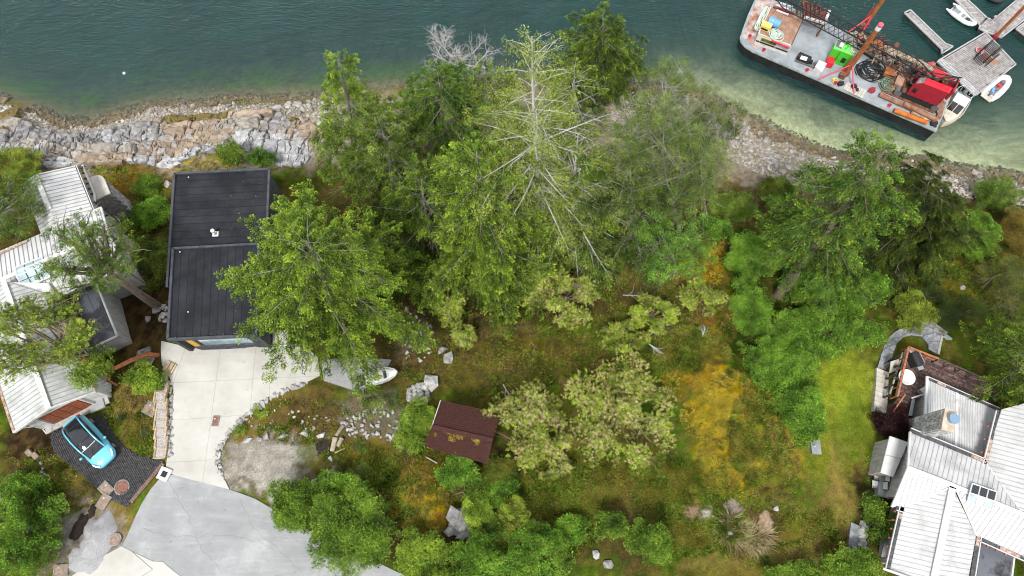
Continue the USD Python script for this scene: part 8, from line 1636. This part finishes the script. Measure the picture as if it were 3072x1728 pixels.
# ---- grasses and low cover that nobody could count
def cover(name, label, kinds, areas, n, size, seed, dz=.0, weights=None, flat=None):
    rng = np.random.default_rng(seed); P = []
    tot = sum(a[2] * a[3] for a in areas)
    for cx, cy, rx, ry in areas:
        m = int(n * rx * ry / tot); a = rng.uniform(0, 6.28, m); r = np.sqrt(rng.uniform(0, 1, m)); P.append(np.stack([cx + rx * r * np.cos(a), cy + ry * r * np.sin(a)], 1))
    P = np.vstack(P); g_ = gp(P[:, 0], P[:, 1], dz)
    keep = ~shapely.contains_xy(PAVED_ALL, g_[:, 0], g_[:, 1]) & (g_[:, 2] > .6)
    keep &= noise(g_ * 1.3, seed) > .34
    g_ = g_[keep]; m = len(g_); a = rng.uniform(0, 6.28, m)
    q = quat_from(np.stack([np.cos(a), np.sin(a), 0 * a], 1), np.tile([0, 0, 1.], (m, 1)) + rng.normal(size=(m, 3)) * .12)
    nz = noise(g_ * .8, seed + 5) * .6 + noise(g_ * 2.4, seed + 6) * .4; wk = np.clip((nz - .28) / .44 + rng.normal(size=m) * .16, 0, .999)
    scatter(None, name, kinds, (wk * len(kinds)).astype(int), g_, q, rng.uniform(.6, 1.3, m) * size, label=label)
cover('meadow_grass', 'short green and olive grass tufts over the garden and clearings', ab('blade_olive_tuft', 'blade_green_tuft'),
      [(1420, 1200, 180, 70), (1400, 1310, 120, 90), (1680, 1210, 90, 70), (1740, 1330, 90, 70), (1730, 880, 110, 60), (1900, 1100, 70, 120), (370, 1090, 40, 60), (900, 1180, 110, 60), (2380, 720, 110, 60)], 17000, .8, 71)
cover('rough_grass', 'brown and olive rough grass and litter between the trees and bushes', ab('blade_brown_tuft', 'blade_olive_tuft', 'blade_green_tuft'),
      [(1300, 900, 220, 110), (1520, 1260, 220, 90), (1700, 800, 160, 100), (1880, 1180, 130, 140), (1950, 1350, 160, 80), (330, 1010, 70, 110), (1080, 1230, 120, 120), (170, 1200, 130, 80), (760, 1060, 130, 60), (1250, 740, 340, 110), (1040, 860, 80, 100), (2070, 1340, 70, 60), (380, 560, 70, 120), (300, 440, 120, 30), (540, 410, 120, 24), (1560, 690, 160, 60)], 19000, .75, 74)
cover('moss_cushions', 'yellow moss cushions on the rocky knolls', ab('moss_cushion'),
      [(1820, 1120, 60, 120), (1780, 1050, 70, 60), (1830, 980, 60, 50), (1900, 1170, 30, 60), (1060, 1275, 80, 60), (1770, 650, 60, 80), (310, 440, 80, 26), (520, 410, 90, 20), (1740, 950, 80, 36)], 4200, 1.0, 72)
cover('undergrowth', 'dark low undergrowth beneath the trees', ab('salal_clump', 'fir_dark_clump', 'olive_leaf_clump'),
      [(1250, 600, 420, 130), (1150, 440, 350, 90), (1650, 540, 160, 110), (2080, 640, 200, 110), (2300, 610, 160, 80), (1960, 800, 100, 90), (900, 1290, 160, 80), (1240, 1360, 110, 60), (1240, 1200, 90, 60), (2400, 640, 140, 60), (1180, 800, 160, 50), (350, 600, 60, 130), (40, 1260, 90, 120), (2200, 1260, 30, 130), (1890, 900, 40, 80)], 5200, .62, 73)

# fallen bleached branches in the clearing
rb = np.random.default_rng(610)
for k, (x, y, lb) in enumerate(((1495, 1118, 'under the flowering arbutus pair'), (1768, 838, 'beside the mossy ridge'), (1640, 838, 'in the scrub left of the ridge'), (1180, 1262, 'on the mound edge by the outcrop'), (1210, 1290, 'right of the outcrop'), (1650, 880, 'above the flowering arbutus'), (60, 1258, 'on the dark bush at the bottom left'), (1275, 985, 'above the shed'), (1590, 745, 'in the brown clearing'))):
    p = gp(x, y, .15 if k != 6 else 2.2); t = thing('fallen_branch', f'bleached dead branch lying {lb}', 'branch', p); tw = []
    a0 = rb.uniform(0, 6.28); L = rb.uniform(.9, 1.7)
    for j in range(6):
        a = a0 + rb.normal() * .5; q0 = p + np.array([math.cos(a0), math.sin(a0), 0]) * L * rb.uniform(-.4, .4); tw.append(limb([q0, q0 + np.array([math.cos(a), math.sin(a), rb.uniform(0, .4)]) * L * .35, q0 + np.array([math.cos(a + .4), math.sin(a + .4), rb.uniform(0, .3)]) * L * .7], [.022, .015, .006], 4))
    mesh('stem', tube([p - np.array([math.cos(a0), math.sin(a0), 0]) * L * .5, p + [0, 0, .08], p + np.array([math.cos(a0), math.sin(a0), .1]) * L * .5], [.04, .032, .015], 6), 'bark_dead', t, smooth=True); mesh('twigs', tw, 'bark_dead', t, kind='stuff')
# ================================================================== shore rock, boulders, heaps and small garden things
grainy('bedrock_grey', (.12, .117, .122), (.30, .29, .285), scale=2.2, rough=.95, bump=.7, bscale=7, detail=9, vary=.2)
grainy('bedrock_tan', (.165, .148, .128), (.37, .335, .30), scale=2.0, rough=.95, bump=.7, bscale=7, detail=9, vary=.2)
grainy('bedrock_orange', (.19, .145, .105), (.37, .295, .23), scale=1.6, rough=.95, bump=.7, bscale=7, detail=9, vary=.2)
grainy('bedrock_pale', (.21, .21, .22), (.45, .45, .455), scale=2.4, rough=.95, bump=.7, bscale=7, detail=9, vary=.18)
grainy('weedy_rock', (.05, .04, .012), (.20, .15, .05), scale=3.0, rough=.9, bump=.6, bscale=8)
bed = thing('shore_bedrock', 'fractured bare bedrock slabs along the left shore', 'rock', gp(400, 350), kind='structure')
bedP = Polygon([tuple(p[:2]) for p in gp(*np.array([(-40, 318), (40, 300), (100, 322), (190, 345), (250, 335), (330, 318), (420, 300), (520, 292), (620, 285), (700, 290), (760, 300), (815, 330), (800, 385), (760, 420), (700, 420), (640, 385), (560, 378), (500, 392), (430, 424), (330, 412), (230, 418), (120, 425), (70, 385), (-40, 372)], float).T)]).buffer(0)
r_ = np.random.default_rng(301); x0, y0, x1, y1 = bedP.bounds; cracks = [bedP.exterior]
def crack(p, d, L, wob):
    n = int(L / .35) + 2; t = np.linspace(0, L, n); nr = np.array([-d[1], d[0]]); w = np.cumsum(r_.normal(size=n)) * wob + r_.normal(size=n) * .04; return LineString(p + d * t[:, None] + nr * w[:, None])
for x in np.arange(x0, x1, .62):
    if r_.uniform() < .82: a = math.radians(82 + r_.normal() * 9); L = r_.uniform(1.5, 7); cracks.append(crack(np.array([x + r_.normal() * .25, r_.uniform(y0, y1)]) - np.array([math.cos(a), math.sin(a)]) * L / 2, np.array([math.cos(a), math.sin(a)]), L, .07))
for x in np.arange(x0, x1, .62):
    a = math.radians(86 + r_.normal() * 7); L = r_.uniform(3, 9); cracks.append(crack(np.array([x + r_.normal() * .3, y0 + (y1 - y0) * r_.uniform(.2, .8)]) - np.array([math.cos(a), math.sin(a)]) * L / 2, np.array([math.cos(a), math.sin(a)]), L, .07))
for y in np.arange(y0, y1, .48):
    x = x0 - r_.uniform(0, 3)
    while x < x1:
        L = r_.uniform(3, 10); a = math.radians(r_.normal() * 10 + 4); cracks.append(crack(np.array([x, y + r_.normal() * .25]), np.array([math.cos(a), math.sin(a)]), L, .08)); x += L * r_.uniform(.7, 1.0)
from shapely.ops import polygonize
cells = [c for c in polygonize(shapely.union_all(cracks)) if bedP.buffer(.01).contains(c.representative_point())]
def slab_rock(g_, z, lift, rr, tilt):
    g_ = g_.segmentize(.45); ring = np.array(g_.exterior.coords)[:-1]
    if not g_.exterior.is_ccw: ring = ring[::-1]
    c_ = ring.mean(0); n = len(ring); jit = lambda a: rr.normal(size=(n, 2)) * a
    def R_(k, dz, j): q = c_ + (ring - c_) * k + jit(j); return np.column_stack([q, z + dz + (q - c_) @ tilt + rr.normal(size=n) * .045])
    rings = [R_(1.0, -.55, 0), R_(1.0, lift * .72, .03), R_(.90, lift, .03), R_(.5, lift * 1.12 + .03, .03)]
    v = np.vstack(rings + [np.array([[*c_, z + lift * 1.15 + .04 + rr.normal() * .03]])]); f = []
    i = np.arange(n); j = (i + 1) % n
    for k in range(3): f += [np.stack([k * n + i, k * n + j, (k + 1) * n + j], 1), np.stack([k * n + i, (k + 1) * n + j, (k + 1) * n + i], 1)]
    f.append(np.stack([3 * n + i, 3 * n + j, np.full(n, 4 * n)], 1)); return trimesh.Trimesh(v, np.vstack(f), process=False)
for cell in cells:
    g_ = cell.buffer(-.016)
    if g_.geom_type != 'Polygon': g_ = max(getattr(g_, 'geoms', [g_]), key=lambda t: t.area, default=g_)
    if g_.is_empty or g_.area < .05: continue
    g_ = g_.simplify(.03)
    c_ = np.array(g_.centroid.coords[0]); z = float(zfun(*c_)); dx_, dy_ = project(np.array([*c_, z])); n1 = float(fbm(np.array([c_[0] * .22, c_[1] * .22, 1.0]), 3, 5)); h_ = float(fbm(np.array([c_[0] * .4, c_[1] * .4, 5.0]), 3, 6))
    inland = dy_ - np.interp(dx_, [0, 200, 400, 600, 760], [300, 340, 310, 290, 300])
    mt = 'weedy_rock' if inland < 8 and n1 > .60 else 'bedrock_pale' if inland + r_.normal() * 10 > 66 + 160 * (n1 - .5) else 'bedrock_orange' if n1 + r_.normal() * .03 > .60 else 'bedrock_tan' if n1 + r_.normal() * .05 > .46 else 'bedrock_grey'
    mesh('rock_slab', slab_rock(g_, z, .10 + .85 * max(0, h_ - .3) * (1 + .4 * r_.uniform()), r_, r_.normal(size=2) * .10 + np.array([0, .10])), mt, bed, smooth=24)
# cobbles and boulders
for k in range(5): add_kind(f'cobble_{"abcde"[k]}', *(lambda m: (np.array(m.vertices), np.array(m.faces), np.full(len(m.vertices), .5)))(rock([0, 0, 0], 1.0, np.random.default_rng(310 + k), .7)), 'shore_stone')
for k in range(3): add_kind(f'wet_cobble_{"abc"[k]}', *(lambda m: (np.array(m.vertices), np.array(m.faces), np.full(len(m.vertices), .5)))(rock([0, 0, 0], 1.0, np.random.default_rng(320 + k), .7)), 'wet_stone')
sx_, sy_ = np.array(SHORE, float).T
def shore_pts(n, lo, hi, inl0, inl1, seed, power=1.4):
    rr = np.random.default_rng(seed); dx = rr.uniform(lo, hi, n); dy = np.interp(dx, sx_, sy_) + inl0 + (inl1 - inl0) * rr.uniform(0, 1, n) ** power; g_ = gp(dx, dy); return g_, rr
cob = [shore_pts(5200, -30, 830, -12, 46, 331), shore_pts(1500, 800, 1560, -10, 70, 332), shore_pts(7600, 1540, 2130, -14, 128, 333, .95), shore_pts(3800, 2080, 2640, -14, 70, 334, 1.1)]
P_ = np.vstack([c[0] for c in cob]); rr = np.random.default_rng(335)
P_ = P_[(noise(P_ * .9, 4) > .28)]
wet = P_[:, 2] < .38 + .3 * noise(P_ * 1.5, 8); n = len(P_); sc = rr.uniform(.05, .13, n) * np.where(rr.uniform(size=n) < .15, 1.9, 1)
wh = np.where(wet, 5 + rr.integers(0, 3, n), rr.integers(0, 5, n)); a = rr.uniform(0, 6.28, n)
scatter(None, 'shore_cobbles', [f'cobble_{c}' for c in 'abcde'] + [f'wet_cobble_{c}' for c in 'abc'], wh, P_ + np.column_stack([0 * sc, 0 * sc, sc * .25]), quat_from(np.stack([np.cos(a), np.sin(a), 0 * a], 1), np.tile([0, 0, 1.], (n, 1)) + rr.normal(size=(n, 3)) * .2), sc, label='grey and brown cobbles covering the beach along the water')
def boulders(n, lo, hi, i0, i1, seed, smin, smax, label, group, mats, power=1.2):
    g_, rr = shore_pts(n, lo, hi, i0, i1, seed, power)
    for p in g_:
        s = smin + (smax - smin) * rr.uniform() ** 2.2; w = p[2] < .35
        mesh('shore_boulder', rock([p[0], p[1], p[2] + s * .25], s, rr, .7), 'wet_stone' if w and rr.uniform() < .7 else mats[rr.integers(len(mats))], label=label, cat='boulder', group=group)
boulders(90, 0, 800, 4, 60, 341, .16, .50, 'rounded boulder among the cobbles of the left shore, below the bedrock slabs', 'boulders of the left shore', ['bedrock_tan', 'shore_stone', 'bedrock_grey'])
boulders(44, 20, 700, 40, 100, 346, .18, .5, 'loose boulder lying on the bedrock slabs of the left shore', 'boulders on the bedrock', ['bedrock_tan', 'bedrock_grey', 'bedrock_pale'])
boulders(30, 690, 830, 20, 130, 342, .2, .5, 'pale boulder in the boulder field between the bedrock and the first shore fir', 'boulders left of the shore firs', ['bedrock_pale', 'bedrock_tan', 'shore_stone'])
boulders(120, 1560, 2110, 4, 110, 343, .16, .42, 'grey boulder on the cobble beach between the leafy trees and the big fir', 'boulders of the cobble beach', ['shore_stone', 'bedrock_grey', 'bedrock_pale'])
boulders(58, 2120, 2600, 2, 62, 344, .14, .40, 'grey boulder on the narrow stony beach at the right, behind the fir and cedar', 'boulders of the right beach', ['shore_stone', 'bedrock_grey'])
for k, (x, y, s, mt, lb) in enumerate(((28, 300, 1.3, 'weedy_rock', 'large brown weedy boulder at the left edge of the shore, upper one'), (8, 345, 1.0, 'weedy_rock', 'large dark boulder cut by the left edge of the photo'), (70, 330, .6, 'bedrock_tan', 'tan boulder right of the large weedy boulder'), (740, 305, .5, 'weedy_rock', 'brown weed covered boulder in the boulder field left of the firs'))):
    p = gp(x, y); mesh('shore_boulder', rock([p[0], p[1], p[2] + s * .2], s, np.random.default_rng(350 + k), .6), mt, label=lb, cat='boulder', smooth=20)
# stones in the garden
STONES = [(1112, 884, .55, 'grey boulder of the pair above the stone heap, upper one'), (1130, 903, .72, 'large cream boulder of the pair above the stone heap'), (1082, 966, .85, 'large flat boulder lying on the stone heap'), (626, 1110, .42, 'white stone leftmost in the row above the gravel patch'), (653, 1104, .3, 'white stone second from the left in the row above the gravel patch'), (672, 1101, .36, 'pale stone third in the row above the gravel patch'), (714, 1099, .42, 'flat grey stone fourth in the row above the gravel patch'), (766, 1092, .42, 'pointed pale stone fifth in the row above the gravel patch'), (810, 1096, .36, 'pale stone beside the fire pit, rightmost in its row'),
      (790, 1215, .38, 'pale stone of the small heap at the road bend, left one'), (806, 1203, .3, 'pale stone of the small heap at the road bend, top one'), (812, 1222, .36, 'pale stone of the small heap at the road bend, middle one'), (802, 1238, .36, 'pale stone of the small heap at the road bend, bottom one'), (838, 1198, .62, 'wide pale stone right of the small heap at the road bend'), (820, 1252, .3, 'pale stone half hidden under the roadside bush'), (834, 1155, .3, 'pale upright stone below the fire pit'), (842, 1176, .2, 'small white stone below the upright one'),
      (2302, 688, .85, 'dark round boulder beside the pampas grass'), (1952, 1280, .3, 'white stone by the straw heap'), (425, 465, .5, 'pale boulder left of the black roof corner'), (395, 785, .5, 'grey stone at the foot of the leaning trunk'), (420, 792, .36, 'pale stone near the foot of the leaning trunk'), (375, 805, .34, 'round grey stone in the bare soil between the houses'), (362, 900, .9, 'flat grey rock under the bent red trunk'), (385, 905, .5, 'grey rock beside the bent red trunk'), (338, 935, .4, 'grey stone left of the lime green bush'), (1250, 706, .7, 'grey stone in the dark clearing'), (1043, 838, .3, 'pale stone on the stony slope below the roof fir'), (1022, 780, .3, 'white stone on the stony slope, higher one'), (868, 1065, .3, 'white stone left of the shed bush'), (762, 1060, .2, 'small stone in the dry planting'), (2420, 725, .35, 'pale stone on the grass by the clipped bushes'), (1838, 1342, .3, 'brown stone in the straw heap'), (1500, 1395, .35, 'pale stone at the bottom among the bushes'), (1530, 1420, .5, 'grey white rock at the bottom edge left of the saplings')]
for k, (x, y, s, lb) in enumerate(STONES):
    p = gp(x, y); mesh('garden_stone', rock([p[0], p[1], p[2] + s * .25], s * .85, np.random.default_rng(400 + k), .65), 'grey_stone' if 'grey' in lb or 'dark' in lb else 'pale_stone', label=lb, cat='stone', smooth=20)
def heap_of(label, group, cx, cy, rx, ry, n, smin, smax, mat, seed, name='rubble_stone'):
    rr = np.random.default_rng(seed)
    for k in range(n):
        a, r = rr.uniform(0, 6.28), math.sqrt(rr.uniform()); p = gp(cx + rx * r * math.cos(a), cy + ry * r * math.sin(a)); s = rr.uniform(smin, smax); mesh(name, rock([p[0], p[1], p[2] + s * .4 + .25 * (1 - r) * smax], s, rr, .75), mat, label=label, cat='stone', group=group)
heap_of('angular pale stone in the heap beside the large flat boulder', 'stones of the heap above the shed', 1052, 990, 26, 24, 46, .13, .34, 'pale_stone', 431); heap_of('small angular stone scattered on the rubble bank left of the shed', 'rubble left of the shed', 950, 1070, 90, 40, 70, .07, .2, 'pale_stone', 432); heap_of('small pale stone scattered down the stony slope below the roof fir', 'stones of the slope below the roof fir', 1050, 850, 40, 80, 60, .06, .18, 'pale_stone', 433); heap_of('small pale stone at the end of the house wall by the leaning trunk', 'stones by the leaning trunk', 412, 790, 14, 22, 26, .1, .2, 'pale_stone', 434); heap_of('small stone in the dry planting beside the curve of the drive', 'stones in the dry planting', 720, 1060, 110, 30, 36, .05, .13, 'pale_stone', 435)
heap_of('grey fractured rock of the outcrop below the mossy mound', 'rocks of the small outcrop', 1165, 1325, 40, 34, 22, .3, .7, 'bedrock_grey', 436, 'outcrop_rock'); heap_of('white pebble lying on the block paving or grass near the car', 'pebbles round the paved drive', 230, 1180, 130, 90, 60, .025, .05, 'rubber_white', 437, 'pebble')
def mound(name, label, x, y, rx, ry, h, mat, seed, ang=0.0, cat='heap', squash=1.0):
    rr = np.random.default_rng(seed); c_ = gp(x, y); s = (CAM_H - c_[2]) / 1717 * 1.06; rx, ry = rx * s, ry * s; n, m = 36, 12
    a = np.linspace(0, 2 * np.pi, n, endpoint=False); V = [[0, 0]]; 
    for k in range(1, m + 1): V += list(np.stack([np.cos(a), np.sin(a)], 1) * k / m)
    V = np.array(V); r = np.linalg.norm(V, axis=1); ed = 1 + .28 * (noise(np.column_stack([V / np.maximum(r, 1e-6)[:, None] * 2.6 + 4, np.full(len(V), seed)]), seed) - .5) * 2; X, Y = rot2(V[:, 0] * rx * ed, V[:, 1] * ry * ed, ang); xy = np.stack([X + c_[0], Y + c_[1]], 1)
    z = gz(xy[:, 0], xy[:, 1]) + h * (1 - r ** 1.6) * (.75 + .5 * fbm(np.column_stack([xy * 2.2, 0 * r]), 3, seed)) + .06 * (fbm(np.column_stack([xy * 7, 0 * r]), 3, seed + 1) - .5) - .05 * (r > .95); f = [(0, 1 + i, 1 + (i + 1) % n) for i in range(n)]
    for k in range(m - 1): f += [t for i in range(n) for t in ((1 + k * n + i, 1 + (k + 1) * n + i, 1 + (k + 1) * n + (i + 1) % n), (1 + k * n + i, 1 + (k + 1) * n + (i + 1) % n, 1 + k * n + (i + 1) % n))]
    return mesh(name, (np.column_stack([xy, z]), np.array(f)), mat, smooth=True, label=label, cat=cat)
grainy('brown_chips', (.10, .06, .036), (.28, .19, .125), scale=18, rough=1, bump=.8, bscale=24, detail=4); grainy('pale_ash', (.20, .18, .16), (.40, .37, .34), scale=14, rough=1, bump=.5, bscale=22); grainy('tan_soil', (.19, .13, .09), (.34, .25, .18), scale=10, rough=1, bump=.6, bscale=18); grainy('dirt_grey', (.12, .09, .08), (.26, .21, .185), scale=9, rough=1, bump=.6, bscale=18)
mound('gravel_heap', 'long heap of fine grey gravel beside the black soil at the bottom left', 240, 1358, 36, 62, .55, 'fine_gravel', 501, -.25); mound('gravel_heap', 'lower spread of the grey gravel heap, towards the concrete apron', 215, 1410, 44, 34, .3, 'fine_gravel', 502); mound('soil_heap', 'black soil heap beside the grey gravel', 203, 1326, 17, 34, .4, 'black_soil', 503, -.35); mound('soil_heap', 'small black soil heap above the larger one', 232, 1285, 9, 16, .22, 'black_soil', 504); mound('chip_heap', 'heap of red brown chips on the lawn, left part of the pale heap', 1742, 1287, 30, 22, .18, 'brown_chips', 505); mound('ash_heap', 'heap of pale ash beside the red brown chips on the lawn', 1775, 1292, 26, 19, .14, 'pale_ash', 506); mound('soil_heap', 'grey brown dirt mound above the straw heap', 1845, 1281, 24, 24, .18, 'dirt_grey', 507); mound('soil_heap', 'tan earth mound right of the straw heap', 1926, 1316, 20, 26, .22, 'tan_soil', 508); mound('ash_pit', 'dark ash patch of the fire pit between stones and logs', 819, 1128, 24, 24, .08, 'black_soil', 509, cat='fire pit'); mound('brown_heap', 'heap of dead brown cuttings under the pampas grass', 2225, 668, 34, 22, .4, 'brown_chips', 510)
for k, (a, b, r, lb) in enumerate((((864, 1072), (848, 1098), .15, 'grey log above the fire pit, upper one'), ((846, 1102), (838, 1136), .19, 'thick grey log right of the fire pit'), ((862, 1104), (852, 1124), .17, 'short grey log lying outermost by the fire pit'), ((842, 1140), (868, 1128), .05, 'thin pale pole lying beside the fire pit'), ((1100, 1165), (1072, 1150), .06, 'thin grey branch lying by the shed bush'), ((1297, 1140), (1318, 1128), .16, 'red brown log end sticking out under the flowering arbutus'))):
    p0, p1 = gp(*a, r + .02), gp(*b, r + .02); t = thing('log', lb, 'log', (p0 + p1) / 2); mt = 'bark_red' if 'red' in lb else 'log_grey'; mesh('log', tube([p0, (p0 + p1) / 2 + [0, 0, .03], p1], [r, r * .96, r * .88], 9), mt, t, smooth=40); d = (p1 - p0) / np.linalg.norm(p1 - p0); mesh('cut_end', tube([p1, p1 + d * .01], r * .8, 9), 'fresh_timber', t)
for k, (x, y) in enumerate(((78, 1140), (92, 1147))): p = gp(x, y); mesh('concrete_block', box(p[0], p[1], p[2] + .12, .34, .5, .3, .9, .02), 'brown_plate', label=['brown block at the left edge of the dry bed, left one of two', 'brown block at the left edge of the dry bed, right one of two'][k], cat='block')
stone_row('grey stone in the short row by the two brown blocks', 'edging_stone', [(100, 1160), (106, 1185), (108, 1210)], 9, .1, .18, 'pale_stone', 520, 'stones by the brown blocks')
# straw and pampas clumps
def tussock(name, label, x, y, n, kinds, size, spread, seed):
    rr = np.random.default_rng(seed); c_ = gp(x, y); t = thing(name, label, 'grass clump', c_); a = rr.uniform(0, 6.28, n); r = np.sqrt(rr.uniform(size=n)) * spread; P = np.stack([c_[0] + np.cos(a) * r, c_[1] + np.sin(a) * r, 0 * a], 1); P[:, 2] = gz(P[:, 0], P[:, 1]); up = np.stack([np.cos(a) * r / spread * 1.0, np.sin(a) * r / spread * 1.0, np.ones(n)], 1); x_ = np.cross(np.stack([-np.sin(a), np.cos(a), 0 * a], 1), up); scatter(t, 'blades', kinds, rr.integers(0, len(kinds), n), P, quat_from(x_, up), rr.uniform(.7, 1.2, n) * size)
tussock('pampas_grass', 'pampas grass clump with straw coloured arching blades by the dark boulder', 2265, 662, 34, ab('straw_tuft') + ab('reed_tuft')[:1], 1.3, .7, 531); tussock('straw_heap', 'heap of dry straw and reeds on the lawn, right part', 1895, 1350, 30, ab('straw_tuft'), 1.0, .9, 532); tussock('reed_clump', 'green and straw reed clump left of the straw heap', 1840, 1335, 34, ab('reed_tuft', 'straw_tuft'), 1.1, .9, 533); tussock('reed_clump', 'small dark green spiky clump at the bottom right of the straw heap', 1922, 1408, 10, ab('reed_tuft'), .8, .15, 534)
